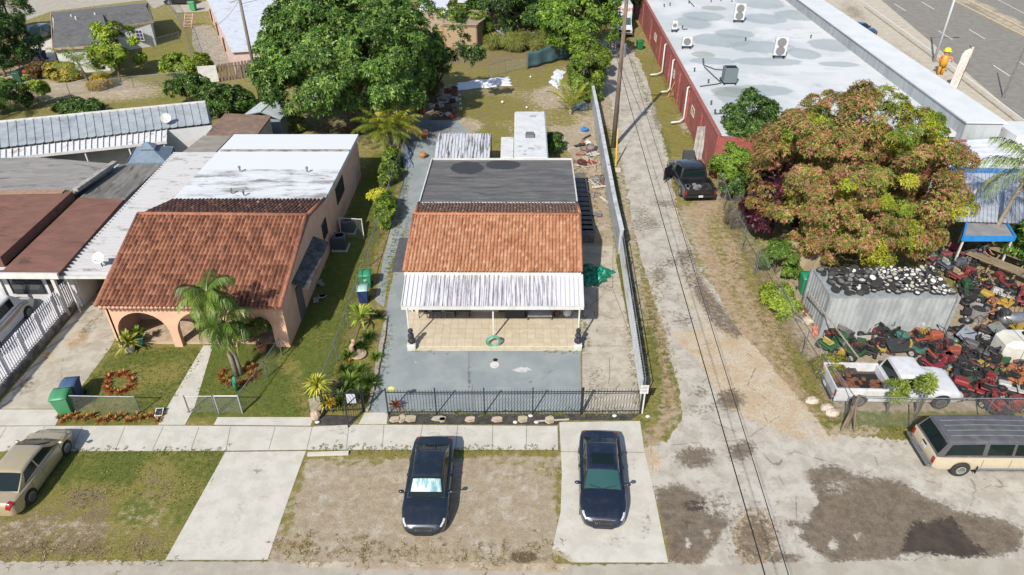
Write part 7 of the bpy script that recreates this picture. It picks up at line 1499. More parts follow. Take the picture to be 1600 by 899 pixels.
for i in range(13):
    t = i / 12; z = .5 + 4.1 * t; xr_ = .03 + .25 * math.sin(min(1, t * 1.0) * 1.9) ; w = .95 * (1 - .05 * t) * (math.sqrt(max(0, 1 - max(0, (t - .8) / .2) ** 2)) if t > .8 else 1); P.append([(xr_ - w * s_, .03 * math.sin(s_ * 5 + t * 4), z) for s_ in np.linspace(0, 1, 6)])
b.grid(P); t_ = NT('banner_cloth'); n_ = t_.noise(5, 3, .7, sc3=(1, 1, .8)); t_.col(t_.mix(t_.math('MULTIPLY', t_.ramp(n_, .52, .56), .45), S('efe6dc'), S('d88c84'))); add_solid(b.build('flag', t_.m, o))
# ------------------------------------------------------------------ bins
def wheelie(name, label, px, py, col_, rz=0., h=1.05, lidcol=None, s=1., logo=False, P=None):
    P = P or G(px, py); o = thing(name, label, 'wheelie bin', (P.x, P.y, 0), rz); m = mat('bin_' + col_, col_, rough=.5); ml = mat('bin_' + (lidcol or col_), lidcol or col_, rough=.45)
    b = MB(); w, d = .29 * s, .33 * s; top = h * .9; vs = [(-w * .78, -d * .75, .08), (w * .78, -d * .75, .08), (w * .78, d * .78, .08), (-w * .78, d * .78, .08), (-w, -d, top), (w, -d, top), (w, d, top), (-w, d, top)]
    b.add(vs, [(0, 3, 2, 1), (4, 5, 6, 7), (0, 1, 5, 4), (1, 2, 6, 5), (2, 3, 7, 6), (3, 0, 4, 7)]); b.box((0, 0, top), (w * 2 + .05, d * 2 + .05, .05)); b.build('body', m, o, bevel=.015)
    b = MB(); b.grid([[Vector((x, y, top + .04 + .06 * (1 - (y / d) ** 2) + .02)) for x in np.linspace(-w - .02, w + .02, 4)] for y in np.linspace(-d - .04, d + .02, 7)]); add_solid(b.build('lid', ml, o, smooth=True), .03)
    b = MB(); b.tube([(-w, d + .05, top + .03), (w, d + .05, top + .03)], .02, 6); b.build('handle', ml, o)
    for x in (-w - .01, w + .01): b = MB(); b.lathe((x, d * .75, .11), [(.05, -.03), (.11, -.03), (.11, .03), (.05, .03)], 12, axis='X'); b.build('wheel', RUBBER, o)
    if logo: b = MB(); b.lathe((0, -d * .93, top * .72), [(.09, 0), (.09, -.008)], 14, axis='Y'); b.build('round_emblem', WHT, o)
    return o
wheelie('wheelie_bin', 'green wheelie bin behind the low chain fence on the left lawn', 106, 642, '4f9a6a', .2, s=1.25, h=1.15); wheelie('wheelie_bin', 'blue lidded wheelie bin just behind the green one on the left lawn', 119, 622, '4a6488', .15, s=1.15)
wheelie('wheelie_bin', 'green wheelie bin standing on the painted driveway by the fence', 573, 448, '3f9a70', .1, s=1.15, logo=True); wheelie('wheelie_bin', 'navy bin with pale lid in front of the green one on the driveway', 569, 472, '27406e', .1, lidcol='b4d6cc', s=1.0)
wheelie('wheelie_bin', 'green wheelie bin with round white emblem beside the grey container', 1257, 458, '2f9a6c', -.1, s=1.35, h=1.3, logo=True); wheelie('wheelie_bin', 'dark green wheelie bin in front of the box truck', 999, 77, '1f7a4c', .1, s=1.3)
wheelie('wheelie_bin', 'bright green wheelie bin by the fence at the top left', 303, 17, '4fb070', 0, s=1.4, h=1.3); wheelie('wheelie_bin', 'dark green wheelie bin in the shaded yard at the left', 31, 128, '2c5a48', .2, s=1.3); wheelie('wheelie_bin', 'navy bin beside the white tank near the grey roofed house', 68, 94, '2c3a64', .0, s=1.2)
# ------------------------------------------------------------------ air conditioning
def condenser(label, P, s=.8, h=.8, col_='5b5f63'):
    o = thing('air_conditioner', label, 'air conditioner', tuple(P)); t = NT('fins_' + col_); w_ = t.n("ShaderNodeTexWave"); w_.inputs["Scale"].default_value = 14; w_.bands_direction = 'Z'; t.t.links.new(t.tc.outputs["Object"], w_.inputs[0]); t.col(t.mix(w_.outputs[1], S(col_), S('33363a'))); t.rough(.5)
    b = MB(); b.box((0, 0, .05), (s * 1.2, s * 1.2, .1)); b.build('pad', mat('pad_concrete', 'c6c3ba'), o); b = MB(); b.box((0, 0, .12 + h / 2), (s, s, h)); b.build('casing', t.m, o, bevel=.03); b = MB(); b.lathe((0, 0, .12 + h), [(s * .42, 0), (s * .42, .03), (s * .36, .03), (s * .34, .0)], 20); b.build('fan_ring', mat('metal_dark', '8a8d90'), o)
    b = MB()
    for k in range(5): a = k * 1.2566; b.bar((0, 0, .115 + h), (s * .34 * math.cos(a), s * .34 * math.sin(a), .115 + h), .1, .008)
    b.cyl((0, 0, .1 + h), (0, 0, .14 + h), .06, n=8); b.build('fan', SEAM, o); b = MB()
    for k in range(1, 4): r = s * .36 * k / 3; b.tube([(r * math.cos(a), r * math.sin(a), .15 + h) for a in np.linspace(0, 6.283, 20)], .006, 3)
    b.build('fan_guard', SEAM, o); return o
condenser('grey air conditioner on a pale slab beside the pink house wall', G(533, 388), .85, .85); condenser('grey air conditioner behind the first one beside the pink house wall', G(546, 362), .8, .8)
def minisplit(label, px, py, w=1.0, h=1.35, tilt=0., two=True, base=.3):
    P = G(px, py, ZR); o = thing('rooftop_unit', label, 'air conditioner', tuple(P), -.1); m = mat('unit_white', 'e2e4e2', 'd4d6d4', 4, rough=.45); b = MB(); b.box((0, 0, base + h / 2), (w, .45, h)); b.build('casing', m, o, bevel=.02)
    for k in ((0, 1) if two else (0,)):
        zc = base + h * (.27 if k == 0 else .73) if two else base + h * .5; b = MB(); b.lathe((0, -.235, zc), [(w * .36, 0), (w * .36, -.02), (.01, -.02)], 20, axis='Y'); b.build('fan_grille', mat('grille_grey', '8b8e8c', '6f7270', 20), o)
    b = MB()
    for x in (-w * .4, w * .4): b.box((x, 0, base / 2), (.06, .6, base))
    b.box((0, -.25, base * .5), (w * .8, .05, .06)); b.build('stand', SEAM, o); return o
minisplit('white twin fan unit near the middle of the white roof', 1216, 91, 1.2, 1.75); minisplit('white twin fan unit near the top of the white roof', 1153, 35, 1.2, 1.75); minisplit('small white rooftop unit near the red wall side', 1072, 76, 1.0, .9, two=False); minisplit('narrow white rooftop unit beside the red wall edge', 1053, 50, .6, .9, two=False)
P = G(1138, 130, ZR); o = thing('rooftop_condenser', 'dark grey finned condenser on the white roof with a long conduit', 'air conditioner', tuple(P)); b = MB(); b.box((0, 0, .8), (1.15, 1.0, 1.3)); b.build('casing', mat('fin_grey', '7c8a8e', '5b686c', 12, sc3=(1, 1, 6)), o, bevel=.03); b = MB(); b.box((0, 0, 1.46), (.95, .8, .02)); b.build('fan_opening', SEAM, o); b = MB()
for x in (-.5, .5): b.box((x, 0, .08), (.08, 1.2, .16))
b.build('skid', SEAM, o)
# ------------------------------------------------------------------ dishes
def dish(label, P, s=.35, rz=0.):
    o = thing('satellite_dish', label, 'satellite dish', tuple(P), rz); b = MB(); b.tube([(0, 0, 0), (0, 0, .5)], .03, 6); b.build('mast', STEEL, o); b = MB(); b.v = []; 
    b.lathe((0, 0, 0), [(.01, 0), (s * .5, .04), (s, .14)], 16); b.f.pop(); b.mi.pop(); M = Matrix.Translation((0, 0, .55)) @ Matrix.Rotation(math.radians(50), 4, 'X'); b.v = [tuple(M @ Vector(p)) for p in b.v]; b.build('reflector', WHT, o, smooth=True); b = MB(); b.tube([(0, -.1, .4), (0, -.5, .75)], .015, 4); b.build('feed_arm', STEEL, o)
dish('white satellite dish on the ribbed carport roof beside the red tiles', G(160, 417, 2.62), .34); dish('grey satellite dish at the right end of the long metal roof', G(262, 196, 2.85), .4, .4)
# ------------------------------------------------------------------ porch and patio things
def chair(label, px, col_, rz=0.):
    P = G(px, 494, .11); o = thing('patio_chair', label, 'chair', tuple(P), rz); m = mat('chair_' + col_, col_, rough=.5); b = MB(); b.box((0, 0, .43), (.5, .48, .05)); b.build('seat', m, o, bevel=.01); b = MB(); b.box((0, .24, .7), (.5, .05, .5)); b.build('backrest', m, o, bevel=.01)
    for x in (-.22, .22):
        for y in (-.2, .2): b = MB(); b.box((x, y, .2), (.04, .04, .4)); b.build('leg', m, o)
chair('dark metal chair at the left end of the tiled porch', 662, '3c3430'); chair('dark chair with violet cushion near the left end of the porch', 683, '544e66'); chair('grey chair beside the violet cushioned one on the porch', 703, '6f665c')
P = G(723, 493, .11); o = thing('bench', 'low dark bench on the porch right of the chairs', 'bench', tuple(P)); b = MB(); b.box((0, 0, .42), (1.0, .35, .05)); b.build('seat', DARK, o)
for x in (-.4, .4): b = MB(); b.box((x, 0, .2), (.05, .3, .4)); b.build('leg', DARK, o)
P = G(805, 494, .11); o = thing('deck_box', 'black ridged storage box standing on the tiled porch', 'storage box', tuple(P)); b = MB(); b.box((0, 0, .35), (1.1, .55, .7)); b.build('body', mat('box_black', '3a3a3c'), o, bevel=.03); b = MB(); b.box((0, 0, .74), (1.16, .6, .08)); b.build('lid', mat('box_black', '3a3a3c'), o, bevel=.02)
P = G(843, 496, .11); o = thing('porch_swing_seat', 'white framed seat with navy cushion beside the black storage box', 'seat', tuple(P)); b = MB(); b.box((0, -.1, .35), (1.35, .6, .12)); b.build('seat', WHT, o, bevel=.02); b = MB(); b.box((0, .2, .7), (1.3, .14, .55)); b.build('backrest', mat('navy_cloth', '2f3a6e'), o, bevel=.04)
for x in (-.66, .66): b = MB(); b.box((x, 0, .35), (.05, .6, .65)); b.build('side_frame', mat('frame_grey', '5a5a5c'), o)
P = G(886, 494, .11); o = thing('snowman_figure', 'small white snowman figure with a red hat on the porch', 'ornament', tuple(P)); b = MB(); b.ball((0, 0, .25), .25, 12, 8); b.ball((0, 0, .6), .18, 12, 8); b.build('body', WHT, o, smooth=True); b = MB(); b.cyl((0, 0, .72), (0, 0, .98), .16, .05, 10); b.lathe((0, 0, .7), [(.2, 0), (.2, .05)], 12); b.build('hat', mat('hat_red', 'c23a3a'), o)
P = G(870, 494, .11); b = MB(); b.ball((P.x, P.y, .35), (.2, .2, .24), 8, 6, jit=.1, rng=random.Random(1)); single('clay_jar', b, mat('jar_brown', '6f4c3c'), 'brown jar beside the white framed porch seat', 'jar')
for i, (px, lab) in enumerate(((644, 'white planter with black round topiary ornament at the left porch post'), (902, 'white planter with black round topiary ornament at the right porch post'))):
    P = G(px, 545); o = thing('planter', lab, 'planter', tuple(P)); b = MB(); b.box((0, 0, .2), (.42, .42, .4), taper=1.08); b.build('box', WHT, o, bevel=.015); b = MB(); rr_ = random.Random(i)
    for k in range(3): b.ball((0, 0, .55 + .32 * k), .2 - .03 * k, 10, 7, jit=.12, rng=rr_)
    b.build('topiary', mat('dark_topiary', '2b2a33', '3c3a46', 8), o)
P = G(771, 541); o = thing('hose_reel', 'turquoise garden hose coiled around the middle porch post', 'garden hose', tuple(P)); b = MB(); rr_ = random.Random(5)
for k in range(9): r = .34 + rr_.uniform(-.06, .06); yo = rr_.uniform(-.05, .05) - .1; b.tube([(r * math.cos(a), yo, .42 + r * .95 * math.sin(a)) for a in np.linspace(0, 6.283, 26)], .018, 5)
b.build('coil', mat('hose_green', '5cae94', '8cc9b4', 4, rough=.4), o, smooth=True); b = MB(); b.tube([(.1, -.2, .02), (.6, -.35, .02), (1.2, -.1, .02), (.7, .1, .02), (-.2, -.3, .02), (-.9, -.2, .02), (-.4, -.45, .02)], .016, 5); b.build('loose_end', mat('hose_green', '5cae94'), o, smooth=True)
P = G(773, 571); b = MB(); b.lathe((P.x, P.y, z3), [(.24, 0), (.24, .03), (.01, .035)], 20); single('cover_plate', b, WHT, 'round white cover plate on the painted patio', 'cover plate'); P = G(774, 563); b = MB(); b.lathe((P.x, P.y, z3), [(.12, 0), (.12, .02), (.01, .02)], 12); single('drain_cap', b, SEAM, 'small dark drain cap behind the round white cover plate', 'drain')
P = G(1003, 646); o = thing('sign_post', 'white post with a small white notice at the right end of the black gate', 'sign', tuple(P)); b = MB(); b.box((0, 0, .7), (.07, .07, 1.4)); b.build('post', WHT, o); b = MB(); b.box((-.05, -.05, 1.55), (.38, .03, .5)); b.build('notice_board', WHT, o); b = MB()
for z in (1.7, 1.62, 1.5, 1.42): b.box((-.05, -.067, z), (.24, .004, .03))
b.build('print_lines', mat('print_grey', '8a8a8c'), o)
P = G(553, 645); b = MB(); b.box((P.x, P.y - .06, .95), (.42, .03, .55)); single('notice_board', b, mat('notice_pale', 'c9cbd6'), 'pale notice hanging on the short black fence', 'sign')
b = MB(); P = G(616, 647); b.lathe((P.x, P.y + .06, 1.5), [(.02, .05), (.14, .02), (.17, 0), (.14, -.02), (.02, -.03)], 8, axis='Y'); single('fence_ornament', b, mat('pale_yellow', 'd8d878'), 'pale yellow star ornament on the left end of the black fence', 'ornament')
# stepping stones on the black strip
rs = random.Random(12)
for i, (px, py, w, d_, c_) in enumerate(((617,656,.5,.36,'c9b8a4'),(628,655,.35,.5,'cdbda6'),(642,655,.6,.42,'c3b39c'),(686,655,.65,.3,'bdb7a8'),(691,657,.3,.3,'d0ccc0'),(735,656,.55,.34,'d3bfa6'),(777,656,.55,.32,'d0baa2'),(817,656,.55,.42,'c9bb9a'),(859,657,.5,.44,'cfc0a4'))):
    P = G(px, py); b = MB(); pts = [(P.x + w / 2 * math.cos(a) * (1.2 if i % 3 else 1.35) * rs.uniform(.8, 1), P.y + d_ / 2 * math.sin(a) * 1.35 * rs.uniform(.8, 1)) for a in (.6, 1.3, 2.4, 3.6, 4.4, 5.5)]; b.prism(pts, z2, .06)
    single('stepping_stone', b, mat('stone_' + c_, c_, 'a89880', 3), ['tan slab at the far left of the black strip', 'narrow upright tan slab second from the left on the black strip', 'large tan slab third from the left on the black strip', 'grey stone behind the navy sedan tail on the black strip', 'small pale stone touching the grey one on the black strip', 'pinkish slab under the middle left of the black fence', 'pinkish slab below the middle post of the black fence', 'squarish tan slab beside the green weeds on the black strip', 'tan cross shaped slab nearest the right driveway'][i], 'paving slab', bevel=.01)
for i, (px, py, lab) in enumerate(((829,651,'white pebble right of the squarish tan slab'),(805,661,'white pebble left of the squarish tan slab'),(838,661,'pair of white pebbles near the right driveway'),(960,651,'white pebble in front of the black gate'),(496,661,'white pebble on the small black strip at the left'),(1012,652,'white stone at the foot of the sign post'))):
    P = G(px, py); b = MB(); b.ball((P.x, P.y, .05), (.12, .09, .06), 8, 6, jit=.1, rng=rs); single('white_stone', b, WHT, lab, 'stone', smooth=True)
b = MB(); A, B = G(481, 711.5), G(545, 709.5); b.bar(A + Vector((0, 0, .06)), B + Vector((0, 0, .06)), .16, .12); single('parking_kerb', b, M_CONC, 'loose concrete kerb bar at the corner of the bare dirt verge', 'kerb')
b = MB(); P = G(849, 659); b.bar(P + Vector((-.3, 0, .03)), P + Vector((1.2, .12, .03)), .06, .05); single('pale_stick', b, mat('stick_pale', 'c9bfa8'), 'pale broken slat lying at the right driveway corner', 'slat')
# bed edging
b = MB(); E = [G(x, y) for x, y in ((604,497),(600,530),(594,560),(588,590),(580,622),(574,645))]
for i in range(5):
    L_ = E[i + 1] - E[i]; k = int(L_.length / .3)
    for j in range(k): p = E[i] + L_ * (j + .5) / k; b.box((p.x, p.y, .07), (.14, .26, .14), rz=rs.uniform(-.2, .2))
single('bed_edging', b, mat('edging_stone', 'b9ae96', '8f866f', 5), 'row of pale edging stones along the garden bed', 'edging', bevel=.01)
P = G(560, 556); o = thing('garden_ornament', 'pale crescent shaped stone fountain in the garden bed', 'ornament', tuple(P)); b = MB(); b.lathe((0, 0, 0), [(.32, 0), (.45, .12), (.42, .14), (.1, .08)], 18); b.build('bowl', mat('stone_cream', 'cbb59c', 'b09a80', 4), o, smooth=True); b = MB(); b.tube([(-.3, .1, .1), (-.35, .15, .5), (-.2, .2, .7)], [.16, .12, .1], 8); b.ball((-.2, .2, .8), .13, 8, 6); b.build('figure', mat('stone_pinkish', 'c9a58c', 'a8806c', 4), o, smooth=True)
P = G(494, 655); b = MB(); b.ball((P.x, P.y, .25), (.25, .22, .3), 8, 6, jit=.12, rng=rs); single('boulder', b, mat('stone_cream', 'cbb59c'), 'pale boulder at the corner below the yellow spiky plant', 'boulder')
P = G(487, 648); b = MB(); b.box((P.x + .2, P.y + .15, .45), (.5, .06, .9), rz=.5); single('pale_board', b, mat('board_pale', 'c9bfae', 'a89c88', 4), 'pale board leaning behind the boulder', 'board')
P = G(250, 648); o = thing('solar_light', 'small dark solar panel in a white frame beside the front walk', 'solar panel', tuple(P), .1); b = MB(); b.box((0, 0, .16), (.36, .42, .03), R=Matrix.Rotation(.35, 3, 'X')); b.build('frame', WHT, o); b = MB(); b.box((0, -.005, .182), (.28, .34, .012), R=Matrix.Rotation(.35, 3, 'X')); b.build('cells', glass('cells', (.02, .02, .03, 1)), o); b = MB(); b.cyl((0, 0, 0), (0, 0, .15), .03, n=6); b.build('stake', SEAM, o)
P = G(370, 610); b = MB(); b.tube([(P.x, P.y, .0), (P.x, P.y, .5), (P.x + .1, P.y - .1, .9)], [.09, .12, .1], 8); b.tube([(P.x, P.y - .1, .8), (P.x - .1, P.y - .5, .6), (P.x - .05, P.y - .9, .95)], .02, 5); single('garden_hose', b, mat('hose_teal', '3f9a78', '2f7f64', 4), 'green garden hose hung at the corner of the small chain gate', 'garden hose', smooth=True)
P = G(478, 482); b = MB(); b.box((P.x - .1, P.y, .8), (.25, .7, 1.1), taper=.8); single('green_cover', b, mat('dark_green_cloth', '1f5a48', '184638', 3), 'dark green covered object against the pink house corner', 'cover', bevel=.04)
for k in range(16):
    P = G(485 + rs.uniform(-16, 20), 450 + rs.uniform(-34, 22)); b = MB(); b.box((P.x, P.y, .05 + .07 * (k % 3)), (rs.uniform(.3, .55), rs.uniform(.2, .35), .07), rz=rs.uniform(0, 3)); single('loose_tile', b, mat('grey_slab', 'b0aca4', '8f8b84', 4), 'grey broken slab in the loose heap along the pink house wall', 'slab', 'broken slabs heaped beside the pink house wall', bevel=.01)
b = MB()
A = G(548, 352)
o = picket_fence('side_gate', 'white louvred gate at the back corner of the pink house', G(556, 296), G(563, 262), 1.9, 2, .16, mat('gate_bluewhite', 'c9d6da', rough=.5), curve=False, cat='gate', pw=.09)
chain_fence('chain_link_gate', 'small chain link gate beside the two air conditioners', [(534,372),(569,374)], 1.5, cat='gate', m=WHT)
# ------------------------------------------------------------------ back lot, side clutter
def cloth(name, label, cat, pts, m, seed, hmax=.25, n=18, group=None):
    W = [G(x, y) for x, y in pts]; A, B, C, D = W; b = MB(); P = []
    for i in range(n + 1):
        r = []
        for j in range(n + 1):
            u, v = i / n, j / n; p = bil(A, B, C, D, u, v); e = min(u, 1 - u, v, 1 - v); f = math.sin(u * 23 + seed + 5 * math.sin(v * 7)) * math.sin(v * 17 + seed * 2 + 3 * math.sin(u * 6))
            r.append(Vector((p.x + .12 * math.sin(v * 19 + seed), p.y + .12 * math.cos(u * 15 + seed), .03 + hmax * (e * 2) ** .6 * (.55 + .45 * f))))
        P.append(r)
    b.grid(P); o = single(name, b, m, label, cat, group, smooth=True); add_solid(o, .012); return o
cloth('white_sheet', 'long crumpled white sheet lying on the grass behind the junk', 'sheet', [(712,142),(800,134),(796,120),(716,130)], mat('sheet_white', 'eceef2', 'dfe2e8', 4), 1, .35, 26)
cloth('white_sheet', 'white sheet draped beside the young coconut palm', 'sheet', [(858,130),(872,140),(884,112),(868,108)], mat('sheet_white', 'eceef2'), 3, .3)
cloth('green_tarp', 'bright green tarp bunched up on the concrete beside the patio cover', 'tarp', [(908,448),(942,446),(962,426),(912,414)], mat('tarp_green', '1f9a78', '187f64', 3, rough=.35), 4, .75, 24)
cloth('blue_tarp', 'blue grey sheet beside the foot of the young coconut palm', 'tarp', [(893,172),(918,172),(918,158),(892,160)], mat('tarp_bluegrey', '8a98ac', '707c90', 3), 5, .4)
cloth('blue_tarp', 'bright blue tarp hanging by the red wall end behind the green shrubs', 'tarp', [(1124,258),(1150,270),(1158,238),(1128,236)], mat('tarp_blue', '2f7fd0', '4a96dc', 3, rough=.4), 6, 1.5, 20)
cloth('grey_tarp', 'grey blue sheet leaning beside the golden cane palm', 'tarp', [(628,262),(644,262),(640,215),(630,215)], mat('tarp_bluegrey', '8a98ac'), 7, .8)
P = G(913, 206); b = MB(); b.ball((P.x, P.y, .22), (.35, .25, .22), 8, 6, jit=.25, rng=rs); single('blue_bag', b, mat('tarp_blue', '2f7fd0'), 'small bright blue bag on the grass left of the grey wall', 'bag')
JUNK = [mat('junk_cream', 'cfc3b0', 'b5a892', 4), mat('junk_dark', '3c3836', '55504c', 4), mat('junk_brown', '8a6c54', '6f543f', 4), mat('junk_white', 'dcdad4', 'c6c2ba', 4), mat('junk_red', 'a83c34', '8a2f2a', 4), mat('junk_steel', '8c8f92', '707376', 5)]
def junk(name, label, cat, px, py, rng, kind=None, s=1., group=None, z=0.):
    """irregular debris: broken boards, bags, frames"""
    P = G(px, py); k = kind or rng.choice(('board', 'bag', 'frame', 'crate', 'pipe')); m = rng.choice(JUNK); b = MB(); rz = rng.uniform(0, 3.1)
    if k == 'board': R = Matrix.Rotation(rz, 3, 'Z') @ Matrix.Rotation(rng.uniform(-.25, .25), 3, 'X'); b.box((P.x, P.y, z + .14), (rng.uniform(.6, 1.3) * s, rng.uniform(.2, .6) * s, .04), R=R)
    elif k == 'bag': b.ball((P.x, P.y, z + .2 * s), (.34 * s, .28 * s, .24 * s), 9, 6, jit=.16, rng=rng)
    elif k == 'frame':
        q = [Vector((P.x + .45 * s * math.cos(rz + a), P.y + .45 * s * math.sin(rz + a), z + .1 + .25 * (i % 2))) for i, a in enumerate((0, 1.4, 3.14, 4.6))]
        for i in range(4): b.tube([q[i], q[(i + 1) % 4]], .025, 5)
        b.tube([q[0], q[2]], .02, 4)
    elif k == 'crate':
        w = .5 * s
        for sx_ in (-1, 1): b.box((P.x + math.cos(rz) * sx_ * w / 2, P.y + math.sin(rz) * sx_ * w / 2, z + .2), (.03, w, .36), rz=rz); b.box((P.x - math.sin(rz) * sx_ * w / 2, P.y + math.cos(rz) * sx_ * w / 2, z + .2), (w, .03, .36), rz=rz)
        b.box((P.x, P.y, z + .05), (w, w, .03), rz=rz)
    else:
        for i in range(3): a = rz + rng.uniform(-.4, .4); b.tube([(P.x - .5 * math.cos(a), P.y - .5 * math.sin(a), z + .06 + i * .05), (P.x + .6 * math.cos(a), P.y + .6 * math.sin(a), z + .1 + i * .05)], .03, 6)
    o = single(name, b, m, label, cat, group); return k
rng = random.Random(42)
names = {'board': ('broken_board', 'board'), 'bag': ('junk_bag', 'bag'), 'frame': ('bent_metal_rod', 'metal rod'), 'crate': ('crate', 'crate'), 'pipe': ('loose_pipes', 'pipes')}
for (x0, x1, y0, y1, n, place) in ((906, 930, 215, 265, 26, 'in the debris heap between the trailer and the grey wall'), (925, 945, 280, 340, 12, 'in the shaded strip beside the block row'), (655, 712, 135, 185, 34, 'in the shaded junk heap at the foot of the huge mango'), (20, 90, 98, 125, 10, 'in the shaded yard at the left'), (1240, 1290, 470, 530, 10, 'on the ground between the alley fence and the container'), (945, 975, 35, 75, 8, 'beside the box truck under the wires')):
    for k in range(n):
        kk = rng.choice(list(names)); junk(names[kk][0], '%s lying %s' % ({'board': 'broken board', 'bag': 'lumpy bag', 'frame': 'bent metal frame', 'crate': 'open crate', 'pipe': 'loose pipes'}[kk], place), names[kk][1], rng.uniform(x0, x1), rng.uniform(y0, y1), rng, kk, group='%s %s' % (names[kk][1] + ' pieces', place))
# row of dark blocks stacked beside the bungalow
o = None
for k in range(13):
    P = G(906 + k * .9, 0 + 286 + k * 7.4); b = MB(); b.box((P.x, P.y, .3), (.85, .9, .6), rz=.02 * (k % 3 - 1)); single('concrete_block', b, mat('dark_block', '77756f', '5d5b57', 3), 'dark grey block in the long row beside the black flat roof', 'block', 'dark blocks lined up beside the bungalow', bevel=.02)
P = G(680, 224); q = MB(); rs = random.Random(3)
P = G(661, 247); b = MB(); b.lathe((P.x, P.y, 0), [(.2, 0), (.32, .3), (.26, .5)], 12); single('clay_pot', b, mat('pot_ochre', 'b8845c'), 'ochre clay pot at the back corner of the grey driveway', 'pot')
b = MB(); P = G(662, 215); 
for k in range(8): a = k * .8; b.tube([(P.x + .5 * math.cos(a), P.y + .5 * math.sin(a), .1), (P.x + .1, P.y, .7)], .03, 4)
b.ball((P.x, P.y, .4), (.5, .5, .3), 9, 6, jit=.2, rng=rs); single('firewood_heap', b, mat('pink_brick', 'c98a6c', 'a86c54', 4), 'pinkish heap of bricks beside the cane palm', 'heap')
for (px, py, s_, lab) in ((785, 162, .25, 'white ball on the back lot grass'), (823, 170, .2, 'small white ball behind the trailer'), (829, 122, .2, 'white ball near the screen cloth')): P = G(px, py); b = MB(); b.ball((P.x, P.y, s_ * .6), s_ * .6, 8, 6); single('ball', b, WHT, lab, 'ball', smooth=True)
for k in range(5): P = G(717 + k * .8, 142 + k * 7.0); b = MB(); b.box((P.x, P.y, .05), (.26, .4, .1)); single('edging_brick', b, JUNK[3], 'white brick in the short row beside the shaded soil', 'brick', 'white bricks edging the shaded soil')
# timber stack leaning on red wall, tall pallets, ladder, worker figures
P = G(1046, 150); o = thing('timber_stack', 'stack of warm brown timber leaning on the red wall', 'timber', tuple(P)); b = MB()
for k in range(9): b.bar((-.3 + .12 * k, -.6 + .1 * k, .05), (.5 + .06 * k, .2 + .15 * k, 1.6), .09, .05)
b.build('planks', mat('warm_timber', 'b98c58', '9a7044', 3), o)
P = G(1093, 250); o = thing('leaning_boards', 'tall weathered panels leaning on the red wall above the black pickup', 'panel', tuple(P)); b = MB()
for k in range(4): b.bar((-.5 + .28 * k, .1 * k, .0), (-.2 + .28 * k, .9, 2.5), .26, .05)
b.build('panels', mat('grey_panel', 'b4aea8', '8f8984', 2), o); b = MB(); b.box((-1.1, -.6, .5), (.9, .5, 1.0)); b.build('dark_panel', mat('dark_panel', '4a4e52'), o)
P = G(959, 82); o = thing('ladder', 'pale step ladder left of the dark green bin at the alley head', 'ladder', tuple(P), .3); b = MB()
for sx_ in (-.25, .25): b.bar((sx_, 0, 0), (sx_ * .8, .5, 2.6), .06, .04); b.bar((sx_, .95, 0), (sx_ * .8, .5, 2.6), .05, .04)
for k in range(7): b.bar((-.24, .05 + .06 * k, .3 + .32 * k), (.24, .05 + .06 * k, .3 + .32 * k), .06, .03)
b.build('frame', mat('pale_alu', 'd2d4d2'), o)
P = G(962, 45); o = thing('white_tank', 'white upright tank beside the box truck', 'tank', tuple(P)); b = MB(); b.lathe((0, 0, 0), [(.55, 0), (.6, .2), (.6, 1.7), (.4, 2.0), (.1, 2.1)], 14); b.build('tank', TRM, o, smooth=True)
P = G(52, 92); b = MB(); b.box((P.x, P.y, .5), (1.8, 1.2, 1.0)); single('white_cabinet', b, WHT, 'white cabinet on the back drive beside the navy bin', 'cabinet', bevel=.04)
P = G(293, 45); o = thing('climbing_frame', 'red and white toy frame in the narrow side yard', 'frame', tuple(P)); b = MB()
for sx_ in (-.5, .5): b.bar((sx_, 0, 0), (sx_, 1.6, 1.6), .1, .1)
for k in range(5): b.bar((-.5, .2 + .3 * k, .2 + .3 * k), (.5, .2 + .3 * k, .2 + .3 * k), .08, .08)
b.build('rails', mat('toy_red', 'c87068', 'd8d0c8', 8), o)
for (px, py, z_, c_, lab) in ((1262, 497, .5, 'd98268', 'pinkish orange sheet bundled against the left end of the container'),): cloth('pink_sheet', lab, 'sheet', [(1270,528),(1284,520),(1284,470),(1270,476)], mat('pinkorange', 'dd8a70', 'c8705a', 5), 9, .7, 16)
for (px, py, lab) in ((1268, 629, 'large pale rock in the weeds beside the fence corner'), (1292, 640, 'pale rock at the foot of the fence corner'), (1300, 648, 'smaller pale rock by the fence corner')): P = G(px, py); b = MB(); b.ball((P.x, P.y, .12), (.35, .25, .18), 9, 6, jit=.14, rng=rs); single('rock', b, mat('pale_rock', 'cdbfae', 'b5a692', 3), lab, 'rock')
# leaning timbers at the fence corner
P = G(1322, 668); o = thing('leaning_posts', 'grey weathered posts leaning together at the scrapyard fence corner', 'post', tuple(P)); b = MB()
for (dx, dy, hx, hz, r_) in ((-.3, -.2, .2, 2.0, .06), (0, 0, .05, 1.9, .07), (.25, -.3, -.1, 1.7, .05)): b.tube([(dx, dy, 0), (dx * .4 + hx, 0, hz)], r_, 6)
b.build('posts', WOOD, o)
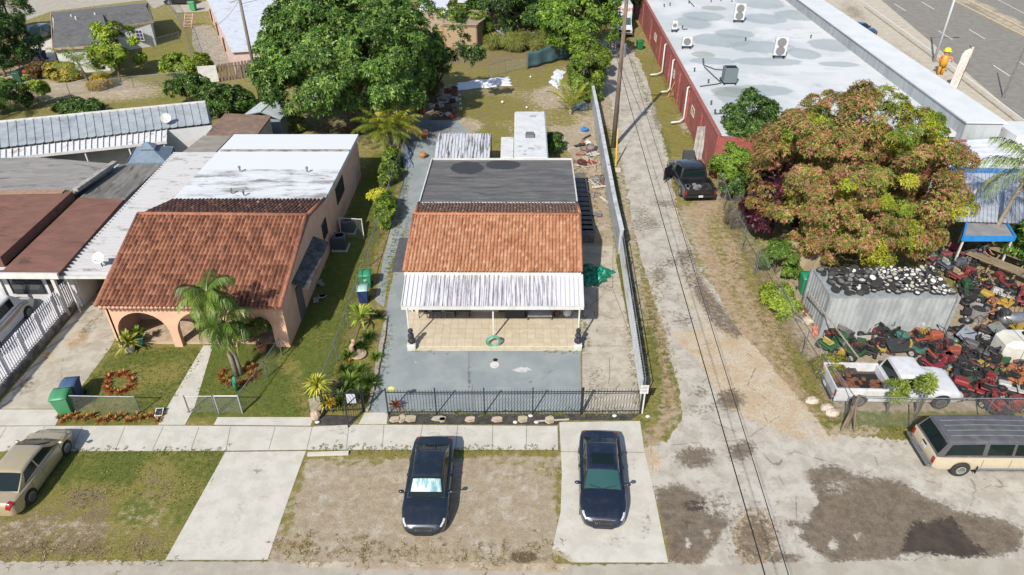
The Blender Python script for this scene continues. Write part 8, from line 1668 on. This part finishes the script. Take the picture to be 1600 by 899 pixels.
# ------------------------------------------------------------------ scrapyard machines
def cm(h): q = [int(h[i:i + 2], 16) for i in (0, 2, 4)]; g_ = sum(q) / 3; k = ''.join('%02x' % int((v * .68 + g_ * .32) * .92) for v in q); return mat('mach_' + h, k, None, rough=.62, grain=.25, gs=12, c3='665a50', s3=3)
def mwheel(parent, x, y, r, w, hub='d0ccc4', name='wheel'):
    b = MB(); b.lathe((x, y, r), [(r * .5, -w / 2), (r * .95, -w / 2), (r, 0), (r * .95, w / 2), (r * .5, w / 2)], 14, axis='Y'); b.lathe((x, y, r), [(r * .55, -w / 2 - .012), (r * .55, w / 2 + .012)], 10, axis='Y', mi=1); return b.build(name, [RUBBER, cm(hub)], parent, angle=40)
def rider(label, px, py, rz, hood, seat='2a2a2a', fender=None, group=None, tilt=0., z=0., s=1.):
    P = G(px, py); o = thing('riding_mower', label, 'riding mower', (P.x, P.y, z), rz, group); o.rotation_euler[0] = tilt; o.scale = (s, s, s); m = cm(hood)
    b = MB(); b.box((.55, 0, .52), (.75, .5, .34), taper=.86); b.build('hood', m, o, bevel=.05); b = MB(); b.box((.94, 0, .5), (.03, .4, .22)); b.build('grille', SEAM, o)
    b = MB(); b.box((-.45, 0, .5), (.7, .95, .08), taper=.9); b.box((-.1, 0, .32), (1.3, .4, .1)); b.build('fender', cm(fender or hood), o, bevel=.03)
    b = MB(); b.box((-.45, 0, .62), (.42, .45, .1)); b.box((-.68, 0, .8), (.1, .44, .36)); b.build('seat', cm(seat), o, bevel=.04)
    b = MB(); b.tube([(.15, 0, .55), (-.02, 0, .85)], .025, 5); b.tube([(-.02 + .15 * math.sin(a) * .4, .17 * math.cos(a), .86 + .15 * math.sin(a)) for a in np.linspace(0, 6.283, 14)], .018, 5); b.build('steering_wheel', SEAM, o)
    b = MB(); b.lathe((.05, 0, .16), [(.5, 0), (.52, .12), (.4, .16)], 14); b.build('deck', cm('3a3a38'), o)
    for y in (-.42, .42): mwheel(o, -.5, y, .27, .2); mwheel(o, .68, y * .85, .19, .14)
    return o
def pusher(label, px, py, rz, deck, eng='2c2c2c', group=None, z=0., flip=False):
    P = G(px, py); o = thing('push_mower', label, 'lawn mower', (P.x, P.y, z), rz, group)
    b = MB(); b.lathe((0, 0, .12), [(.3, 0), (.31, .12), (.24, .16), (.1, .17)], 12); b.box((-.12, 0, .2), (.4, .5, .12)); b.build('deck', cm(deck), o, bevel=.015); b = MB(); b.lathe((0, 0, .28), [(.17, 0), (.18, .16), (.14, .2), (.05, .21)], 12); b.box((.12, .08, .36), (.14, .16, .14)); b.build('engine', cm(eng), o)
    b = MB()
    for y in (-.22, .22): b.tube([(-.3, y, .2), (-1.0, y, .9)], .016, 5)
    b.tube([(-1.0, -.22, .9), (-1.0, .22, .9)], .02, 5); b.build('handle', SEAM, o)
    for x in (-.28, .28):
        for y in (-.28, .28): mwheel(o, x, y, .11, .06)
    return o
S3 = 'standing in the dense rows of scrapped mowers'
RL = [('green riding mower with yellow seat at the left end of the container front', 1300, 545, .5, '2f7a3a', 'd8c040'), ('small green mower body next to the white truck tailgate', 1322, 553, 2.2, '2f6a38', '2a2a2a'), ('large orange riding mower in the centre of the scrapyard', 1443, 537, .2, 'd8562a', '2a2a2a'), ('red orange riding mower right behind the white truck hood', 1470, 561, .1, 'c84a2c', '2a2a2a'), ('crimson mower hood lying behind the white truck cab', 1462, 574, .4, 'b8202c', '2a2a2a'), ('grey riding mower with bare seat frame', 1530, 556, 2.4, '6a6264', '3a3838'), ('dark riding mower with black seat behind the row of shoots', 1500, 588, 1.2, '3a3a3c', '2a2a2a'), ('faded red mower left of the dark seatless one', 1497, 571, 2.9, 'a04438', '3a3838'), ('scarlet mower body near the thin fence rail', 1516, 615, 2.6, 'c01f28', 'c01f28'), ('red mower front at the front fence corner', 1538, 612, .9, 'c41e24', '2a2a2a'), ('orange mower by the right edge below the white tank', 1586, 596, .6, 'e0762a', '2a2a2a'), ('red frame mower right below the white tank', 1590, 566, .2, 'b83a30', '8a3a30'), ('flat red mower deck body lying in front of the fence rail', 1566, 640, .2, 'b83430', 'b83430'), ('orange and black mower right of the container', 1541, 489, .8, 'd87a3a', '2a2a2a'), ('bright yellow mower body near the tan concrete path', 1552, 478, 2.2, 'e8b020', 'e8b020'), ('dark green mower top right of the wheel pile', 1512, 462, 1.4, '2f6a3c', '2a2a2a'), ('red mower with tan seat beside the wheel pile', 1500, 437, .4, 'b83a34', 'c9a878'), ('red and grey mower in the shade above the wheel pile', 1462, 410, .2, 'b04048', '7a7a80'), ('blue grey mower with pale fender above the wheel pile', 1484, 422, .3, '5a6478', 'b4b8c4'), ('pink red small mower beside the standing person', 1500, 402, 2.0, 'c05060', '5a5a5c'), ('red mower at the lower right of the bleachers', 1596, 474, 1.1, 'b83a3c', '3a3a3a'), ('teal mower in the middle of the junk rows', 1420, 546, 2.0, '3f8a70', '2a2a2a'), ('black mower with seat against the container front', 1387, 524, .3, '2c2c30', '2c2c30'), ('grey mower with tall seat against the container front', 1318, 522, .8, '6c6c68', '8a8a84')]
for (lab, px, py, rz, h_, st_) in RL: rider(lab, px, py, rz, h_, st_)
rng = random.Random(99); CW = [('red', 'a8302c'), ('black', '2e2e30'), ('orange', 'd0652c'), ('grey', '8a8a88'), ('green', '3a7040'), ('yellow', 'd8b030'), ('dark', '3f3a38'), ('white', 'cfccc6'), ('rust brown', '7a4a34'), ('dark', '353336'), ('charcoal', '48484a'), ('red', '96302c')]
used = [(r[1], r[2]) for r in RL]
zones = [(1340, 1480, 520, 553, 32, 'between the container front and the white truck'), (1475, 1592, 505, 548, 22, 'between the container and the white tank'), (1480, 1600, 550, 618, 36, 'behind the front fence rail, right of the white truck'), (1505, 1545, 435, 505, 14, 'right of the container beside the tan path'), (1440, 1520, 396, 430, 8, 'in the shade above the wheel pile'), (1560, 1600, 440, 470, 5, 'below the bleachers at the right edge'), (1545, 1600, 620, 650, 4, 'in the right front corner of the scrapyard'), (1295, 1340, 530, 560, 5, 'at the left end of the container front')]
for (x0, x1, y0, y1, n, place) in zones:
    k = 0; tries = 0
    while k < n and tries < n * 12:
        tries += 1; px, py = rng.uniform(x0, x1), rng.uniform(y0, y1)
        if min((px - a) ** 2 + ((py - b_) * 1.3) ** 2 for a, b_ in used) < 95: continue
        used.append((px, py)); cn, ch = rng.choice(CW); r_ = rng.random()
        if r_ < .34: pusher('%s push mower %s' % (cn, place), px, py, rng.uniform(0, 6), ch, group='%s push mowers %s' % (cn, place))
        elif r_ < .52: rider('small %s riding mower %s' % (cn, place), px, py, rng.uniform(0, 6), ch, group='small %s riding mowers %s' % (cn, place), s=.82)
        else:
            P = G(px, py); b = MB(); q = rng.random(); rz = rng.uniform(0, 3); zz = rng.uniform(0, .25)
            if q < .4:
                b.box((0, 0, .25), (.4, .34, .3), rz=rz); b.lathe((0, 0, .4), [(.16, 0), (.17, .12), (.06, .16)], 10); b.tube([(.1, 0, .3), (.35, .1, .25), (.4, .2, .1)], .03, 5, mi=1); nm, ct, wd = 'small_engine', 'engine', 'engine'
            elif q < .7:
                b.box((0, 0, .3), (.46, .46, .1), rz=rz); b.box((-.2 * math.cos(rz), -.2 * math.sin(rz), .52), (.1, .42, .4), rz=rz); b.cyl((0, 0, 0), (0, 0, .26), .05, n=6, mi=1); nm, ct, wd = 'seat_cushion', 'seat', 'loose seat'
            else:
                b.prism([(.5 * math.cos(a + rz) * rng.uniform(.6, 1), .32 * math.sin(a + rz) * rng.uniform(.7, 1)) for a in np.linspace(0, 5.6, 8)], .12, .2); b.lathe((0, 0, .2), [(.14, 0), (.1, .08)], 8, mi=1); nm, ct, wd = 'mower_deck', 'mower deck', 'mower deck'
            o = b.build(nm, [cm(ch), STEEL], angle=40); o.location = (P.x, P.y, zz * .4); tag(o, '%s %s %s' % (cn, wd, place), ct, '%s %ss %s' % (cn, wd, place))
        k += 1
# wheels heaped on the container roof
rng = random.Random(17); proto = {}
def loose_wheel(kind, r, P, rx, ry, rz, label, group):
    key = (kind, round(r, 2))
    if key not in proto:
        b = MB(); w = r * .38; b.lathe((0, 0, 0), [(r * .55, -w / 2), (r * .93, -w / 2), (r, -w * .2), (r, w * .2), (r * .93, w / 2), (r * .55, w / 2)], 16); o = b.build('mower_castor', RUBBER, angle=40); tag(o, label, 'wheel', group)
        b = MB(); b.lathe((0, 0, 0), [(r * .66, -w * .56), (r * .66, w * .55), (r * .3, w * .62), (r * .14, w * .56)], 14); b.build('rim', {'white': mat('hub_white', 'efede8', 'c9c4bc', 5, rough=.4), 'cream': cm('d8cfae'), 'grey': cm('8a8886'), 'dark': cm('3c3a3a')}[kind], o, angle=40); proto[key] = o; c = o
    else: c = dup(proto[key], (0, 0, 0), 0, label, group)
    c.location = P; c.rotation_euler = (rx, ry, rz)
placed = []
for i in range(900):
    u, v = rng.random(), rng.random(); x = KX0 + .25 + (KX1 - KX0 - .45) * u; y = KY0 + .15 + (KY1 - KY0 - .3) * v
    left = u < .42; r = rng.choice((.14, .16, .18, .21) if not left else (.15, .2, .25))
    if u < .09 and rng.random() < .8: continue
    if min([math.hypot(x - a, y - b_) for a, b_ in placed[-400:]] or [9]) < r * 1.05: continue
    placed.append((x, y)); kind = rng.choice(('dark', 'dark', 'grey', 'white') if left else ('white', 'white', 'white', 'white', 'cream', 'dark'))
    z = 2.63 + r * .35 + .3 * math.sin(math.pi * v) * math.sin(math.pi * min(1, u * 1.02)) + rng.uniform(0, .08); lay = rng.random() < .8
    loose_wheel(kind, r, (x, y, z), rng.uniform(-.35, .35) if lay else rng.uniform(.9, 1.4), rng.uniform(-.4, .4), rng.uniform(0, 6), '%s hub wheel in the heap on the container roof' % kind, 'small wheels with %s hubs heaped on the container roof' % kind)
# tank, bins, barrels
P = G(1584, 560); o = thing('white_tank', 'large white plastic tank with black straps at the right edge of the scrapyard', 'tank', tuple(P)); b = MB(); b.box((0, 0, .75), (2.3, 1.5, 1.5)); b.build('tank_body', mat('tank_white', 'e6e4da', 'd8d4c6', 2, rough=.4), o, bevel=.28); b = MB()
for x in (-.35, .45): b.box((x, 0, .75), (.06, 1.53, 1.53))
b.build('strap', SEAM, o, bevel=.28); b = MB(); b.lathe((.1, .1, 1.5), [(.2, 0), (.2, .06), (.02, .08)], 14); b.build('filler_cap', SEAM, o)
P = G(1575, 512); o = thing('air_compressor', 'grey cylindrical compressor tank above the large white tank', 'compressor', tuple(P)); b = MB(); b.lathe((0, 0, .65), [(.2, -.75), (.34, -.65), (.34, .65), (.2, .75)], 16, axis='X'); b.build('cylinder', STEEL, o, smooth=True); b = MB(); b.box((-.55, 0, 1.0), (.5, .4, .4)); b.build('motor', cm('3c3c40'), o, bevel=.04); b = MB()
for x in (-.45, .45): b.box((x, 0, .17), (.08, .5, .34))
b.build('stand', SEAM, o)
P = G(1523, 499); o = thing('washing_tub', 'grey round tub holding a wheel right of the container', 'tub', tuple(P)); b = MB(); b.lathe((0, 0, 0), [(.4, 0), (.5, .8), (.46, .8), (.4, .5), (.02, .5)], 18); b.build('tub', cm('a8a49e'), o); mw = MB(); mw.lathe((0, 0, .68), [(.2, -.06), (.34, -.05), (.34, .05), (.2, .07)], 16); mw.build('wheel', RUBBER, o)
for (px, py, c_, w, d_, rz, lab) in ((1506, 536, 'a4b0bc', 1.3, .8, .7, 'blue grey flat sheet panel leaning among the mowers'), (1546, 546, 'c9c4bc', 1.5, .5, -.7, 'pale pointed panel leaning among the mowers'), (1554, 527, '8f9488', .9, .8, .4, 'grey green screen beside the pink mower'), (1405, 552, '34383a', 1.6, .8, .1, 'dark plastic sheet behind the white truck cab'), (1350, 541, 'b9b4a0', 1.2, .3, .1, 'pale grey slat in the left rows')):
    P = G(px, py); b = MB(); b.box((P.x, P.y, .55), (w, d_, .04), R=Matrix.Rotation(rz, 3, 'Z') @ Matrix.Rotation(.35, 3, 'X')); single('sheet_board', b, cm(c_), lab, 'panel')
# wooden bleachers
P = G(1566, 430); o = thing('wooden_bleachers', 'weathered wooden bleacher bench with broad slats under the blue edged canopy', 'bench', (P.x, P.y, 0), math.radians(-52)); WW = mat('bleacher_wood', 'a08f74', '7f705a', 2, sc3=(.4, 4, 4))
for k, (y, z) in enumerate(((-.55, .75), (-.25, .75), (.05, .78), (.5, 1.15), (.8, 1.15), (1.1, 1.5))): b = MB(); b.box((0, y, z), (4.2, .24, .06)); b.build('slat', WW, o)
for x in (-2, -.7, .7, 2): b = MB(); b.bar((x, -.7, 0), (x, -.3, .8), .09, .09); b.bar((x, 1.2, 0), (x, 1.1, 1.5), .09, .09); b.bar((x, -.6, .5), (x, 1.2, 1.0), .08, .08); b.build('leg', WW, o)
b = MB(); b.box((0, -1.15, .12), (5.6, .16, .24)); b.build('ground_beam', WW, o)
# rail where the scrapyard path meets the mowers, braces of the fence
for (a, b_, lab) in (((1252, 500), (1325, 604), 'long top rail of the scrapyard side fence'), ((1585, 560), (1640, 690), 'slanting pipe brace at the right of the front fence')):
    b = MB(); b.tube([G(*a) + Vector((0, 0, 1.85)), G(*b_) + Vector((0, 0, 1.85 if lab[0] == 'l' else .1))], .04, 6); single('fence_rail', b, mat('rail_tan', 'b5a48c', '9a8a74', 5), lab, 'rail')
# ------------------------------------------------------------------ person by the bleachers
def person():
    P = G(1523, 411); o = thing('person', 'person in dark teal shirt and blue jeans leaning forward beside the wooden bleachers', 'person', tuple(P), math.radians(-60))
    def skin(name, pts, edges, rad, m, parent, root=0):
        me = bpy.data.meshes.new(name); me.from_pydata(pts, edges, []); me.materials.append(m); q = bpy.data.objects.new(name, me); COL.objects.link(q); q.parent = parent
        md = q.modifiers.new('skin', 'SKIN'); md.use_smooth_shade = True
        for i, r in enumerate(rad): v = me.skin_vertices[0].data[i]; v.radius = (r, r); v.use_root = (i == root)
        sb = q.modifiers.new('sub', 'SUBSURF'); sb.levels = sb.render_levels = 1; return q
    SK = mat('skin_tone', 'a87458', grain=.03)
    J = [(0, 0, .95), (.06, 0, 1.15), (.22, 0, 1.38), (.27, 0, 1.46), (.33, 0, 1.56), (.38, 0, 1.66), (.02, -.1, .88), (.06, -.12, .48), (-.02, -.13, .08), (.1, -.13, .03), (.02, .1, .88), (.14, .12, .5), (.1, .13, .08), (.24, .13, .03), (.22, -.18, 1.36), (.34, -.24, 1.1), (.55, -.2, .98), (.64, -.19, .95), (.22, .18, 1.36), (.36, .24, 1.1), (.57, .18, 1.0), (.66, .17, .97)]
    E = [(0, 1), (1, 2), (2, 3), (3, 4), (4, 5), (0, 6), (6, 7), (7, 8), (8, 9), (0, 10), (10, 11), (11, 12), (12, 13), (2, 14), (14, 15), (15, 16), (16, 17), (2, 18), (18, 19), (19, 20), (20, 21)]
    R = [.13, .13, .14, .06, .09, .085, .09, .065, .045, .04, .09, .065, .045, .04, .06, .045, .035, .03, .06, .045, .035, .03]
    skin('body', J, E, R, SK, o)
    skin('shirt', [J[0], J[1], J[2], J[14], J[15], J[18], J[19]], [(0, 1), (1, 2), (2, 3), (3, 4), (2, 5), (5, 6)], [.15, .155, .165, .085, .07, .085, .07], mat('teal_shirt', '2c4a4c'), o)
    skin('jeans', [J[0], J[6], J[7], J[8], J[10], J[11], J[12]], [(0, 1), (1, 2), (2, 3), (0, 4), (4, 5), (5, 6)], [.15, .11, .085, .07, .11, .085, .07], mat('blue_denim', '34507c', '2a4268', 8), o)
    b = MB(); b.ball((.35, 0, 1.66), (.1, .09, .09), 10, 6); b.build('hair', mat('dark_hair', '241d18'), o, smooth=True)
    b = MB()
    for sg in (-1, 1): b.ball((.455, sg * .035, 1.63), .014, 6, 4); b.ball((.36, sg * .095, 1.6), (.02, .014, .03), 6, 4)
    b.ball((.465, 0, 1.6), (.018, .014, .022), 6, 4); b.build('face', SK, o, smooth=True)
    for sg in (-1, 1):
        b = MB(); c = Vector((.66, sg * .18, .96)); b.box(c + Vector((.02, 0, 0)), (.09, .08, .03))
        for k in range(4): b.tube([c + Vector((.06, -.03 + .02 * k, 0)), c + Vector((.1, -.03 + .02 * k, -.01)), c + Vector((.13 - .008 * abs(k - 1.5), -.03 + .02 * k, -.035))], .0095, 5)
        b.tube([c + Vector((0, -sg * .04, 0)), c + Vector((.04, -sg * .07, -.01)), c + Vector((.07, -sg * .07, -.03))], .011, 5); b.build('hand', SK, o, smooth=True)
    for y, x in ((-.13, .05), (.13, .18)): b = MB(); b.ball((x, y, .05), (.15, .055, .055), 8, 6); b.build('shoe', SEAM, o, smooth=True)
person()
for o in _ids:
    if '_mw' in o: del o['_mw']
for o in SC.objects:
    if '_mw' in o.keys(): del o['_mw']
